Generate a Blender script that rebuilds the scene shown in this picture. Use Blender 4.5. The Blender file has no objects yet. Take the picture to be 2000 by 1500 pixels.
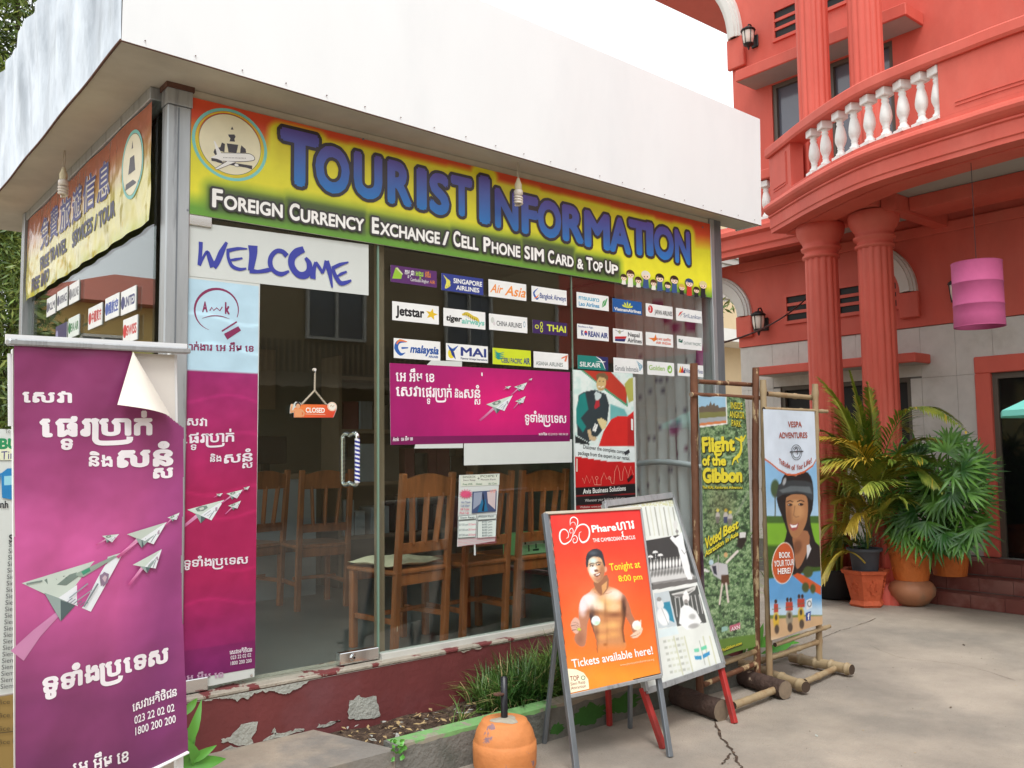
import bpy, math, random
import numpy as np
from mathutils import Vector
random.seed(7); RNG = np.random.default_rng(7)
SC = bpy.context.scene
COL = SC.collection
# ---------------------------------------------------------------- camera, sky, sun, exposure
F = 1722.0; YAW, PITCH, ROLL = [math.radians(a) for a in (39.567, 4.385, -0.72)]
CP = np.array([-1.4199, -4.0847, 1.0732])
_f = np.array([math.sin(YAW)*math.cos(PITCH), math.cos(YAW)*math.cos(PITCH), math.sin(PITCH)])
_r = np.array([math.cos(YAW), -math.sin(YAW), 0.0]); _u = np.cross(_r, _f)
_R = _r*math.cos(ROLL)+_u*math.sin(ROLL); _U = -_r*math.sin(ROLL)+_u*math.cos(ROLL)
cam_d = bpy.data.cameras.new('camera'); cam = bpy.data.objects.new('camera', cam_d); COL.objects.link(cam)
cam_d.sensor_width = 36; cam_d.lens = F/2000*36; cam_d.clip_end = 600; cam_d.clip_start = 0.02
from mathutils import Matrix
cam.matrix_world = Matrix(((_R[0], _U[0], -_f[0], CP[0]), (_R[1], _U[1], -_f[1], CP[1]), (_R[2], _U[2], -_f[2], CP[2]), (0, 0, 0, 1)))
SC.camera = cam
W = bpy.data.worlds.new('World'); SC.world = W; W.use_nodes = True
nt = W.node_tree; nt.nodes.clear()
sky = nt.nodes.new('ShaderNodeTexSky'); sky.sky_type = 'NISHITA'; sky.sun_disc = False
SUN_EL, SUN_AZ = math.radians(58), math.radians(215)      # azimuth clockwise from +Y
sky.sun_elevation = SUN_EL; sky.sun_rotation = SUN_AZ; sky.dust_density = 3.0; sky.air_density = 1.0
hs = nt.nodes.new('ShaderNodeHueSaturation'); hs.inputs['Saturation'].default_value = 0.22
bg = nt.nodes.new('ShaderNodeBackground'); bg.inputs['Strength'].default_value = 0.15
wo = nt.nodes.new('ShaderNodeOutputWorld')
# bright even overcast: pale cloud sheet over the sky texture
tcw = nt.nodes.new('ShaderNodeTexCoord'); nw = nt.nodes.new('ShaderNodeTexNoise'); nw.inputs['Scale'].default_value = 2.2; nw.inputs['Detail'].default_value = 5
rw = nt.nodes.new('ShaderNodeMapRange'); rw.inputs['From Min'].default_value = .3; rw.inputs['From Max'].default_value = .6; rw.inputs['To Min'].default_value = .72; rw.inputs['To Max'].default_value = .96
mw = nt.nodes.new('ShaderNodeMix'); mw.data_type = 'RGBA'; mw.inputs[7].default_value = (7.6, 7.9, 8.1, 1)
nt.links.new(tcw.outputs['Generated'], nw.inputs['Vector']); nt.links.new(nw.outputs['Fac'], rw.inputs['Value']); nt.links.new(rw.outputs[0], mw.inputs[0])
nt.links.new(sky.outputs[0], hs.inputs['Color']); nt.links.new(hs.outputs[0], mw.inputs[6]); nt.links.new(mw.outputs[2], bg.inputs[0]); nt.links.new(bg.outputs[0], wo.inputs[0])
sd = bpy.data.lights.new('sun', 'SUN'); sd.energy = 1.5; sd.angle = math.radians(18); sd.color = (1, .985, .96)
so = bpy.data.objects.new('sun', sd); COL.objects.link(so)
_sv = Vector((math.sin(SUN_AZ)*math.cos(SUN_EL), math.cos(SUN_AZ)*math.cos(SUN_EL), math.sin(SUN_EL)))
so.rotation_euler = _sv.to_track_quat('Z', 'Y').to_euler(); so.location = (-6, -10, 14)
vs = SC.view_settings; vs.view_transform = 'Standard'; vs.look = 'None'; vs.exposure = 0.5; vs.gamma = 1.0; vs.use_curve_mapping = False
SC.render.engine = 'CYCLES'
cy = SC.cycles; cy.use_denoising = True; cy.max_bounces = 10; cy.transparent_max_bounces = 24; cy.diffuse_bounces = 5; cy.glossy_bounces = 5; cy.sample_clamp_indirect = 8
cy.caustics_reflective = False; cy.caustics_refractive = False
G = -0.42
# ---------------------------------------------------------------- photograph pixel -> place
def ray(x, y): return _f+_R*(x-1000)/F-_U*(y-750)/F
def hit(p, P0, N):
    d = ray(*p); N = np.asarray(N, float); return CP+d*(((np.asarray(P0, float)-CP)@N)/(d@N))
def onX(x, y, X): return hit((x, y), (X, 0, 0), (1, 0, 0))
def onY(x, y, Y=0.0): return hit((x, y), (0, Y, 0), (0, 1, 0))
def onZ(x, y, z): return hit((x, y), (0, 0, z), (0, 0, 1))
def proj(P):
    v = np.asarray(P)-CP; d = v@_f
    return 1000+F*(v@_R)/d, 750-F*(v@_U)/d
# ---------------------------------------------------------------- materials
def lin(c):
    c = np.asarray(c, float)/255.0
    return np.where(c <= .04045, c/12.92, ((c+.055)/1.055)**2.4)
def mat(name, c, rough=.7, metal=0.0, var=0.0, scale=6.0, bump=0.0, bscale=40.0, c2=None, c2amt=0.0, c2scale=3.0, stretch=None, spec=None, edge=(.5, .6), trans=0.0):
    m = bpy.data.materials.new(name); m.use_nodes = True; t = m.node_tree; b = t.nodes['Principled BSDF']
    rgb = lin(c); b.inputs['Roughness'].default_value = rough; b.inputs['Metallic'].default_value = metal
    if spec is not None: b.inputs['Specular IOR Level'].default_value = spec
    b.inputs['Base Color'].default_value = (*rgb, 1)
    if trans: b.inputs['Transmission Weight'].default_value = trans
    if var or bump or c2 is not None:
        tc = t.nodes.new('ShaderNodeTexCoord'); mp = t.nodes.new('ShaderNodeMapping'); t.links.new(tc.outputs['Object'], mp.inputs[0])
        if stretch: mp.inputs['Scale'].default_value = stretch
        n1 = t.nodes.new('ShaderNodeTexNoise'); n1.inputs['Scale'].default_value = scale; n1.inputs['Detail'].default_value = 8; n1.inputs['Roughness'].default_value = .65
        t.links.new(mp.outputs[0], n1.inputs['Vector'])
        ramp = t.nodes.new('ShaderNodeMapRange'); ramp.inputs['From Min'].default_value = .3; ramp.inputs['From Max'].default_value = .7
        ramp.inputs['To Min'].default_value = 1-var; ramp.inputs['To Max'].default_value = 1+var
        t.links.new(n1.outputs['Fac'], ramp.inputs['Value'])
        src = None
        mx = t.nodes.new('ShaderNodeMix'); mx.data_type = 'RGBA'
        mx.inputs[6].default_value = (*rgb, 1); mx.inputs[7].default_value = (*(lin(c2) if c2 is not None else rgb), 1); mx.inputs[0].default_value = 0
        if c2 is not None:
            n2 = t.nodes.new('ShaderNodeTexNoise'); n2.inputs['Scale'].default_value = c2scale; n2.inputs['Detail'].default_value = 9; n2.inputs['Roughness'].default_value = .62
            t.links.new(mp.outputs[0], n2.inputs['Vector'])
            r2 = t.nodes.new('ShaderNodeMapRange'); r2.inputs['From Min'].default_value = edge[0]; r2.inputs['From Max'].default_value = edge[1]; r2.inputs['To Max'].default_value = c2amt
            t.links.new(n2.outputs['Fac'], r2.inputs['Value']); t.links.new(r2.outputs[0], mx.inputs[0])
        vm = t.nodes.new('ShaderNodeVectorMath'); vm.operation = 'SCALE'
        t.links.new(mx.outputs[2], vm.inputs[0]); t.links.new(ramp.outputs[0], vm.inputs['Scale']); t.links.new(vm.outputs[0], b.inputs['Base Color'])
        if bump:
            n3 = t.nodes.new('ShaderNodeTexNoise'); n3.inputs['Scale'].default_value = bscale; n3.inputs['Detail'].default_value = 6
            t.links.new(mp.outputs[0], n3.inputs['Vector'])
            bp = t.nodes.new('ShaderNodeBump'); bp.inputs['Strength'].default_value = bump; bp.inputs['Distance'].default_value = .02
            t.links.new(n3.outputs['Fac'], bp.inputs['Height']); t.links.new(bp.outputs[0], b.inputs['Normal'])
    return m
def attr_mat(name, rough=.45, spec=.4, bump=0.0, transl=0.0):
    m = bpy.data.materials.new(name); m.use_nodes = True; t = m.node_tree; b = t.nodes['Principled BSDF']
    a = t.nodes.new('ShaderNodeAttribute'); a.attribute_name = 'Col'; 
    tc = t.nodes.new('ShaderNodeTexCoord'); n = t.nodes.new('ShaderNodeTexNoise'); n.inputs['Scale'].default_value = 9; n.inputs['Detail'].default_value = 7
    t.links.new(tc.outputs['Object'], n.inputs['Vector'])
    r = t.nodes.new('ShaderNodeMapRange'); r.inputs['From Min'].default_value = .3; r.inputs['From Max'].default_value = .7; r.inputs['To Min'].default_value = .93; r.inputs['To Max'].default_value = 1.05
    t.links.new(n.outputs['Fac'], r.inputs['Value'])
    vm = t.nodes.new('ShaderNodeVectorMath'); vm.operation = 'SCALE'; t.links.new(a.outputs['Color'], vm.inputs[0]); t.links.new(r.outputs[0], vm.inputs['Scale'])
    t.links.new(vm.outputs[0], b.inputs['Base Color'])
    b.inputs['Roughness'].default_value = rough; b.inputs['Specular IOR Level'].default_value = spec
    if transl:
        ms = t.nodes.new('ShaderNodeMixShader'); tl = t.nodes.new('ShaderNodeBsdfTranslucent'); t.links.new(vm.outputs[0], tl.inputs[0]); ms.inputs[0].default_value = transl; t.links.new(b.outputs[0], ms.inputs[1]); t.links.new(tl.outputs[0], ms.inputs[2]); t.links.new(ms.outputs[0], t.nodes['Material Output'].inputs[0])
    if bump:
        n3 = t.nodes.new('ShaderNodeTexNoise'); n3.inputs['Scale'].default_value = 5
        t.links.new(tc.outputs['Object'], n3.inputs['Vector']); bp = t.nodes.new('ShaderNodeBump'); bp.inputs['Strength'].default_value = bump; bp.inputs['Distance'].default_value = .05
        t.links.new(n3.outputs['Fac'], bp.inputs['Height']); t.links.new(bp.outputs[0], b.inputs['Normal'])
    return m
def glass_mat(name, tint=(236, 246, 240), ior=1.5, rough=0.0, boost=1.0, warp=0.0):
    m = bpy.data.materials.new(name); m.use_nodes = True; t = m.node_tree; t.nodes.clear()
    o = t.nodes.new('ShaderNodeOutputMaterial'); mx = t.nodes.new('ShaderNodeMixShader'); tr = t.nodes.new('ShaderNodeBsdfTransparent'); gl = t.nodes.new('ShaderNodeBsdfGlossy')
    fr = t.nodes.new('ShaderNodeFresnel'); gm = t.nodes.new('ShaderNodeNewGeometry'); mr = t.nodes.new('ShaderNodeMapRange')
    mr.inputs['To Min'].default_value = ior; mr.inputs['To Max'].default_value = 1/ior; t.links.new(gm.outputs['Backfacing'], mr.inputs['Value']); t.links.new(mr.outputs[0], fr.inputs['IOR'])   # thin pane: same reflectance from both faces
    tr.inputs[0].default_value = (*lin(tint), 1); gl.inputs['Roughness'].default_value = rough; gl.inputs[0].default_value = (1, 1, 1, 1)
    mu = t.nodes.new('ShaderNodeMath'); mu.operation = 'MULTIPLY'; mu.use_clamp = True; mu.inputs[1].default_value = boost
    t.links.new(fr.outputs[0], mu.inputs[0]); t.links.new(mu.outputs[0], mx.inputs[0]); t.links.new(tr.outputs[0], mx.inputs[1]); t.links.new(gl.outputs[0], mx.inputs[2]); t.links.new(mx.outputs[0], o.inputs[0])
    if warp:
        tc = t.nodes.new('ShaderNodeTexCoord'); n3 = t.nodes.new('ShaderNodeTexNoise'); n3.inputs['Scale'].default_value = .8; t.links.new(tc.outputs['Object'], n3.inputs['Vector'])
        bp = t.nodes.new('ShaderNodeBump'); bp.inputs['Strength'].default_value = warp; bp.inputs['Distance'].default_value = .02; t.links.new(n3.outputs['Fac'], bp.inputs['Height']); t.links.new(bp.outputs[0], gl.inputs['Normal'])
    return m
def leaf_mat(name, c, c2, rough=.45, scale=3.0):
    m = mat(name, c, rough, var=.25, scale=scale, c2=c2, c2amt=1, c2scale=scale, edge=(.4, .62)); return m
M = dict(
    concrete=mat('ground concrete', (166, 154, 140), .85, var=.14, scale=2.2, bump=.45, bscale=90, c2=(138, 130, 120), c2amt=.9, c2scale=.75, edge=(.43, .6)),
    slab=mat('slab concrete', (160, 148, 132), .85, var=.15, scale=5, bump=.3, bscale=50, c2=(118, 116, 112), c2amt=.8, c2scale=2.2, edge=(.45, .62)),
    curb=mat('curb concrete', (118, 116, 110), .9, var=.18, scale=4, bump=.5, bscale=45, c2=(88, 92, 84), c2amt=.8, c2scale=2.5),
    curbgreen=mat('green paint', (120, 168, 104), .85, var=.14, scale=18, c2=(150, 144, 128), c2amt=1, c2scale=6.0, edge=(.53, .56)),
    moss=mat('moss paint', (60, 110, 45), .9, var=.2, scale=14),
    maroon=mat('maroon paint', (112, 52, 52), .75, var=.12, scale=5, bump=.15, bscale=30, c2=(120, 78, 84), c2amt=.6, c2scale=1.7, edge=(.5, .75)),
    chip=mat('bare plaster', (170, 172, 164), .9, var=.12, scale=12, bump=.5, bscale=60),
    ledge=mat('ledge', (168, 160, 146), .9, var=.15, scale=10, bump=.5, bscale=50, c2=(112, 52, 52), c2amt=1, c2scale=5, edge=(.56, .58)),
    soil=mat('soil', (72, 56, 44), .95, var=.4, scale=40, bump=1, bscale=70, c2=(120, 100, 80), c2amt=.7, c2scale=30),
    white=mat('white sheet metal', (240, 243, 244), .4, var=.015, scale=2, c2=(210, 216, 220), c2amt=.4, c2scale=.9, stretch=(1.5, 1.5, .6), bump=.08, bscale=1.2, edge=(.5, .85)),
    steel=mat('galvanised sheet', (188, 193, 198), .28, metal=.9, var=.22, scale=3, bump=1.0, bscale=2.4, c2=(140, 146, 152), c2amt=.7, c2scale=2.6, stretch=(1.4, 1.4, .8), edge=(.44, .6)),
    soffit=mat('soffit board', (192, 186, 172), .8, var=.08, scale=3, bump=.1, bscale=8, c2=(122, 112, 98), c2amt=.5, c2scale=1.1, edge=(.48, .8)),
    rust=mat('rusty edge', (92, 62, 50), .9, var=.3, scale=20),
    alu=mat('aluminium post', (176, 180, 182), .45, metal=.6, var=.1, scale=6, c2=(120, 120, 124), c2amt=.8, c2scale=4, stretch=(6, 6, .5), edge=(.55, .7)),
    aludark=mat('grey aluminium', (128, 134, 140), .45, metal=.6, var=.12, scale=8, stretch=(6, 6, .6)),
    chrome=mat('chrome', (215, 215, 215), .12, metal=1),
    tan=mat('tan post', (128, 108, 88), .7, var=.1),
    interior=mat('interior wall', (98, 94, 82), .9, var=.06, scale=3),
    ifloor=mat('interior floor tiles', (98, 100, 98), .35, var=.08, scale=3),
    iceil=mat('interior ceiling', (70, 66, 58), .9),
    desk=mat('white laminate', (150, 158, 164), .5, var=.04),
    wood=mat('chair wood', (156, 90, 48), .38, var=.22, scale=7, bump=.05, bscale=30, c2=(104, 56, 28), c2amt=.8, c2scale=5, stretch=(3, 3, .35), edge=(.4, .65)),
    cushion=mat('cushion cloth', (214, 204, 172), .9, var=.05, bump=.2, bscale=80),
    red=mat('coral paint', (207, 90, 74), .66, var=.10, scale=2.2, bump=.12, bscale=24, c2=(214, 112, 96), c2amt=.6, c2scale=1.6, stretch=(1, 1, .45), edge=(.42, .72)),
    redceil=mat('coral ceiling paint', (206, 98, 88), .7, var=.05),
    stucco=mat('white plaster', (214, 212, 206), .7, var=.05, scale=3, bump=.1, bscale=25),
    baluster=mat('white gloss paint', (232, 230, 226), .35, var=.04, scale=6, c2=(190, 184, 176), c2amt=.5, c2scale=8, edge=(.55, .7)),
    ceil=mat('grey plaster ceiling', (168, 162, 156), .8, var=.05),
    tile=mat('pale wall tile', (202, 198, 192), .42, var=.07, scale=6, c2=(186, 180, 172), c2amt=.6, c2scale=2.4),
    grout=mat('grout', (120, 116, 112), .9),
    step=mat('maroon step tile', (120, 66, 58), .4, var=.12, scale=5, c2=(150, 108, 98), c2amt=.5, c2scale=2.2),
    black=mat('dark interior', (14, 13, 12), .6),  # flat black with the shade of rooms and slots put into it
    dark=mat('black metal', (26, 25, 26), .45),
    frame=mat('window frame', (92, 84, 74), .5, var=.05),
    opal=mat('opal glass', (224, 214, 202), .3),
    pink=mat('pink paper', (176, 78, 122), .8, var=.06, scale=10),
    teal=mat('turquoise canvas', (120, 206, 192), .7, var=.04),
    terra=mat('terracotta orange', (214, 118, 52), .72, var=.1, scale=8, bump=.9, bscale=16, c2=(186, 92, 44), c2amt=.5, c2scale=5),
    terra2=mat('terracotta red', (206, 96, 58), .72, var=.1, scale=8, bump=.9, bscale=18),
    bowl=mat('clay bowl', (176, 118, 84), .6, var=.12, scale=4, c2=(140, 118, 96), c2amt=.7, c2scale=2.4),
    greypot=mat('grey pot', (84, 88, 96), .7, var=.08),
    blackpot=mat('black pot', (40, 40, 42), .7, var=.1),
    drum=mat('orange paint', (212, 134, 76), .7, var=.12, scale=7, bump=.3, bscale=22, c2=(140, 112, 118), c2amt=1, c2scale=7, edge=(.6, .625)),
    cement=mat('cement', (176, 168, 150), .9, var=.12, bump=.5),
    blackpipe=mat('black pipe', (24, 24, 30), .35),
    log=mat('dark log', (72, 54, 46), .85, var=.35, scale=9, bump=.8, bscale=28, c2=(150, 132, 112), c2amt=1, c2scale=8, stretch=(1, 1, 1), edge=(.66, .69)),
    logend=mat('log end', (128, 112, 94), .9, var=.2, scale=20),
    barkpole=mat('peeling bark pole', (104, 66, 44), .7, var=.3, scale=10, bump=.5, bscale=30, c2=(182, 158, 120), c2amt=1, c2scale=12, stretch=(1, 1, .35), edge=(.56, .6)),
    bamboo=mat('bamboo', (164, 144, 112), .5, var=.14, scale=7, bump=.1, bscale=30, c2=(140, 112, 80), c2amt=.7, c2scale=7, stretch=(1, 1, .3)),
    bambooend=mat('bamboo end', (70, 54, 42), .9),
    redmetal=mat('red painted steel', (172, 48, 44), .5, var=.12, scale=14, c2=(110, 46, 40), c2amt=.5, c2scale=8),
    palewood=mat('pale painted steel', (196, 188, 170), .7, var=.1),
    yellowb=mat('yellow render', (222, 190, 122), .8, var=.05, scale=1),
    roofred=mat('red roof', (168, 92, 74), .8, var=.1, scale=2),
    beige=mat('beige render', (206, 184, 148), .85, var=.07, scale=1),
    tanb=mat('tan render', (168, 148, 118), .85, var=.1, scale=1),
    corr=mat('corrugated iron', (128, 112, 92), .6, var=.15, scale=2),
    bark=mat('bark', (88, 72, 56), .9, var=.2, bump=.4),
    vinylw=mat('white vinyl back', (226, 222, 214), .45, var=.04, scale=5, c2=(176, 168, 152), c2amt=.6, c2scale=5, edge=(.6, .75)),
    paper=mat('paper', (208, 214, 210), .7, var=.03),
    carred=mat('car paint', (150, 20, 26), .2), carglass=mat('car glass', (20, 22, 24), .1), tyre=mat('tyre', (18, 18, 18), .8),
    curtain=mat('curtain cloth', (206, 204, 212), .75, var=.05, scale=4),
    boxg=mat('green carton', (120, 190, 120), .6),
    wire=mat('cord', (190, 180, 160), .7),
    leafy=leaf_mat('areca green', (84, 118, 42), (156, 160, 62)), leafyel=leaf_mat('areca yellow', (200, 168, 58), (150, 146, 50)),
    leafd=leaf_mat('lady palm green', (46, 92, 36), (98, 146, 52), .4), leafb=leaf_mat('blue green', (84, 128, 92), (120, 158, 120)),
    leafg=leaf_mat('grass green', (52, 92, 34), (110, 138, 62)), leafl=leaf_mat('broad leaf', (108, 176, 70), (70, 140, 50), .35),
    leaft=leaf_mat('tree leaves', (58, 84, 30), (102, 124, 46), .5, 1.2), leaft2=leaf_mat('tree leaves light', (96, 116, 48), (140, 150, 70), .5, 1.2),
    deadleaf=mat('dry leaf', (176, 152, 108), .8, var=.2),
    glass=glass_mat('window glass', (247, 252, 250), 1.5, boost=1.1, warp=.03), sideglass=glass_mat('side window glass', (245, 251, 249), 1.5, boost=.8, warp=.03),
    vglass=mat('dark window glass', (100, 104, 116), .12, var=.05, scale=2, spec=.8),
    greenedge=mat('glass edge', (120, 150, 134), .15),
)
PRINT = attr_mat('print on vinyl', .42, .45); PRINTP = attr_mat('print on paper', .7, .25); PRINTG = attr_mat('print behind glass', .5, .3, bump=.25); PRINTW = attr_mat('wavy vinyl print', .38, .5, bump=.35)
# ---------------------------------------------------------------- mesh helpers
class MB:
    def __init__(s): s.v = []; s.f = []; s.mi = []; s.mats = []; s.sm = []
    def m(s, mt):
        if mt not in s.mats: s.mats.append(mt)
        return s.mats.index(mt)
    def add(s, vs, fs, mt, smooth=False):
        o = len(s.v); s.v += [tuple(map(float, p)) for p in vs]; i = s.m(mt)
        for q in fs: s.f.append(tuple(o+k for k in q)); s.mi.append(i); s.sm.append(smooth)
        return s
    def box(s, a, b, mt, bev=0.0):
        x0, y0, z0 = [min(p, q) for p, q in zip(a, b)]; x1, y1, z1 = [max(p, q) for p, q in zip(a, b)]
        if bev <= 0:
            return s.add([(x0, y0, z0), (x1, y0, z0), (x1, y1, z0), (x0, y1, z0), (x0, y0, z1), (x1, y0, z1), (x1, y1, z1), (x0, y1, z1)],
                [(0, 3, 2, 1), (4, 5, 6, 7), (0, 1, 5, 4), (1, 2, 6, 5), (2, 3, 7, 6), (3, 0, 4, 7)], mt)
        return s.rbox(np.array([(x0+x1)/2, (y0+y1)/2, (z0+z1)/2]), (1, 0, 0), (0, 1, 0), (0, 0, 1), (x1-x0)/2, (y1-y0)/2, (z1-z0)/2, mt, bev)
    def rbox(s, c, X, Y, Z, hx, hy, hz, mt, bev=0.0):
        X, Y, Z, c = [np.asarray(q, float) for q in (X, Y, Z, c)]
        if bev <= 0:
            vs = [c+X*i*hx+Y*j*hy+Z*k*hz for k in (-1, 1) for i, j in ((-1, -1), (1, -1), (1, 1), (-1, 1))]
            return s.add(vs, [(0, 3, 2, 1), (4, 5, 6, 7), (0, 1, 5, 4), (1, 2, 6, 5), (2, 3, 7, 6), (3, 0, 4, 7)], mt)
        b = min(bev, hx*.9, hy*.9, hz*.9); ring = lambda k, d: [c+X*(i*hx-i*d*(1-q))+Y*(j*hy-j*d*q)+Z*k for i, j, q in ((-1, -1, 1), (-1, -1, 0), (1, -1, 0), (1, -1, 1), (1, 1, 1), (1, 1, 0), (-1, 1, 0), (-1, 1, 1))]
        ring2 = lambda k, e: [c+X*(i*(hx-e)-i*b*(1-q)*(.6 if e else 1))+Y*(j*(hy-e)-j*b*q*(.6 if e else 1))+Z*k for i, j, q in ((-1, -1, 1), (-1, -1, 0), (1, -1, 0), (1, -1, 1), (1, 1, 1), (1, 1, 0), (-1, 1, 0), (-1, 1, 1))]
        vs = ring2(-hz, b)+ring2(-hz+b, 0)+ring2(hz-b, 0)+ring2(hz, b)
        fs = [tuple(range(7, -1, -1)), tuple(range(24, 32))]
        order = [0, 1, 2, 3, 4, 5, 6, 7]
        for l in range(3):
            for k in range(8):
                a, d = l*8+k, l*8+(k+1) % 8
                fs.append((a, d, d+8, a+8))
        return s.add(vs, fs, mt)
    def bar(s, p, q, w, h, mt, up=(0, 0, 1), bev=0.0):
        p, q = np.asarray(p, float), np.asarray(q, float); X = q-p; L = np.linalg.norm(X); X /= L
        Y = np.cross(up, X); Y /= np.linalg.norm(Y); Z = np.cross(X, Y)
        return s.rbox((p+q)/2, X, Y, Z, L/2, w/2, h/2, mt, bev)
    def tube(s, pts, r, mt, n=8, cap=True, smooth=True, mtcap=None):
        pts = [np.asarray(p, float) for p in pts]; rs = r if hasattr(r, '__len__') else [r]*len(pts)
        T = [pts[min(i+1, len(pts)-1)]-pts[max(i-1, 0)] for i in range(len(pts))]
        T = [t/max(np.linalg.norm(t), 1e-9) for t in T]
        a = np.array([0, 0, 1.]) if abs(T[0][2]) < .9 else np.array([1., 0, 0]); A = np.cross(T[0], a); A /= np.linalg.norm(A)
        vs = []
        for p, t, rr in zip(pts, T, rs):
            A = A-t*(A@t); A /= max(np.linalg.norm(A), 1e-9); B = np.cross(t, A)
            vs += [p+(A*math.cos(2*math.pi*k/n)+B*math.sin(2*math.pi*k/n))*rr for k in range(n)]
        fs = [(i*n+k, i*n+(k+1) % n, (i+1)*n+(k+1) % n, (i+1)*n+k) for i in range(len(pts)-1) for k in range(n)]
        s.add(vs, fs, mt, smooth)
        if cap:
            s.add(vs[:n], [tuple(range(n-1, -1, -1))], mtcap or mt); s.add(vs[-n:], [tuple(range(n))], mtcap or mt)
        return s
    def lathe(s, c, prof, mt, n=24, flute=0, fdepth=0.0, smooth=True, capb=True, capt=True, wob=0.0, rot=0.0):
        c = np.asarray(c, float); vs = []
        for r, z in prof:
            for k in range(n):
                a = 2*math.pi*k/n+rot; rr = r
                if flute: rr = r-fdepth*max(0, math.cos(a*flute))**.6*(r > fdepth*2)
                if wob: rr *= 1+wob*math.sin(3*a+z*20)
                vs.append(c+(rr*math.cos(a), rr*math.sin(a), z))
        m_ = len(prof); fs = [(i*n+k, i*n+(k+1) % n, (i+1)*n+(k+1) % n, (i+1)*n+k) for i in range(m_-1) for k in range(n)]
        s.add(vs, fs, mt, smooth)
        if capb: s.add(vs[:n], [tuple(range(n-1, -1, -1))], mt)
        if capt: s.add(vs[-n:], [tuple(range(n))], mt)
        return s
    def prism(s, pts, off, mt):
        n = len(pts); pts = [np.asarray(p, float) for p in pts]; off = np.asarray(off, float)
        s.add(pts+[p+off for p in pts], [tuple(range(n-1, -1, -1)), tuple(range(n, 2*n))]+[(i, (i+1) % n, n+(i+1) % n, n+i) for i in range(n)], mt); return s
    def sheet(s, fn, nu, nv, mt, smooth=True):
        vs = [fn(i/nu, j/nv) for j in range(nv+1) for i in range(nu+1)]
        s.add(vs, [(j*(nu+1)+i, j*(nu+1)+i+1, (j+1)*(nu+1)+i+1, (j+1)*(nu+1)+i) for j in range(nv) for i in range(nu)], mt, smooth); return s
def wloc(o):
    p = np.zeros(3)
    while o is not None: p += np.array(o.location); o = o.parent
    return p
def mk(name, mb, parent=None, loc=None, label=None, local=False):
    me = bpy.data.meshes.new(name); v = np.array(mb.v).reshape(-1, 3)
    if parent is None and loc is None and len(v): loc = ((v[:, 0].min()+v[:, 0].max())/2, (v[:, 1].min()+v[:, 1].max())/2, v[:, 2].min())
    off = np.array(loc if loc is not None else (0, 0, 0), float)+(wloc(parent) if parent is not None and not local else 0)
    if local: off = 0
    me.from_pydata((v-off).tolist(), [], mb.f)
    for m_ in mb.mats: me.materials.append(m_)
    me.polygons.foreach_set('material_index', mb.mi); me.polygons.foreach_set('use_smooth', mb.sm); me.update()
    o = bpy.data.objects.new(name, me); COL.objects.link(o)
    if loc is not None: o.location = loc
    if parent is not None: o.parent = parent
    if label: o['label'] = label
    return o
def tag(o, label=None, cat=None, group=None, kind=None):
    if label: o['label'] = label
    if cat: o['category'] = cat
    if group: o['group'] = group
    if kind: o['kind'] = kind
    return o
def thing(name, loc, label, cat, group=None):
    o = bpy.data.objects.new(name, None); o.empty_display_size = .1; COL.objects.link(o); o.location = [float(q) for q in loc]
    return tag(o, label, cat, group)
def dup(root, loc, rotz=None, label=None):
    def cp(o, par):
        c = o.copy(); COL.objects.link(c)
        if par is not None: c.parent = par
        for ch in [q for q in bpy.data.objects if q.parent == o]: cp(ch, c)
        return c
    r = cp(root, root.parent); r.location = [float(q) for q in loc]
    if rotz is not None: r.rotation_euler = (0, 0, rotz)
    if label: r['label'] = label
    return r
# ---------------------------------------------------------------- lettering
_tc = {}
def glyphs(s, bold=0.0):
    k = (s, round(bold, 4))
    if k not in _tc:
        c = bpy.data.curves.new('t', 'FONT'); c.body = s; c.resolution_u = 4
        o = bpy.data.objects.new('t', c); me = o.to_mesh()
        v = np.array([p.co[:2] for p in me.vertices]).reshape(-1, 2); f = [tuple(p.vertices) for p in me.polygons]
        v = np.c_[v, np.zeros(len(v))]
        if bold > 0:
            n = len(v); V = [v]; FF = list(f)
            for j in range(7):
                a = 2*math.pi*j/7+.2; V.append(v+[bold*math.cos(a), bold*math.sin(a), j+1]); FF += [tuple(i+n*(j+1) for i in q) for q in f]
            v = np.concatenate(V); f = FF
        o.to_mesh_clear(); bpy.data.objects.remove(o); bpy.data.curves.remove(c); _tc[k] = (v, f)
    return _tc[k]
def strokepoly(pts, ws):
    pts = np.asarray(pts, float); n = len(pts); ws = np.asarray(ws if hasattr(ws, '__len__') else [ws]*n, float)
    T = np.gradient(pts, axis=0); T /= np.maximum(np.linalg.norm(T, axis=1), 1e-9)[:, None]; N = np.stack([-T[:, 1], T[:, 0]], 1)
    L = pts+N*ws[:, None]/2; R = pts-N*ws[:, None]/2; v = np.concatenate([L, R]); f = [(i, i+1, n+i+1, n+i) for i in range(n-1)]
    return v, f
def smoothpts(pts, k=4):
    pts = np.asarray(pts, float); out = []
    P = np.concatenate([[2*pts[0]-pts[1]], pts, [2*pts[-1]-pts[-2]]])
    for i in range(1, len(P)-2):
        for j in range(k):
            t = j/k; a, b, c, d = P[i-1:i+3]
            out.append(.5*((2*b)+(-a+c)*t+(2*a-5*b+4*c-d)*t*t+(-a+3*b-3*c+d)*t**3))
    out.append(pts[-1]); return np.array(out)
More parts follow.
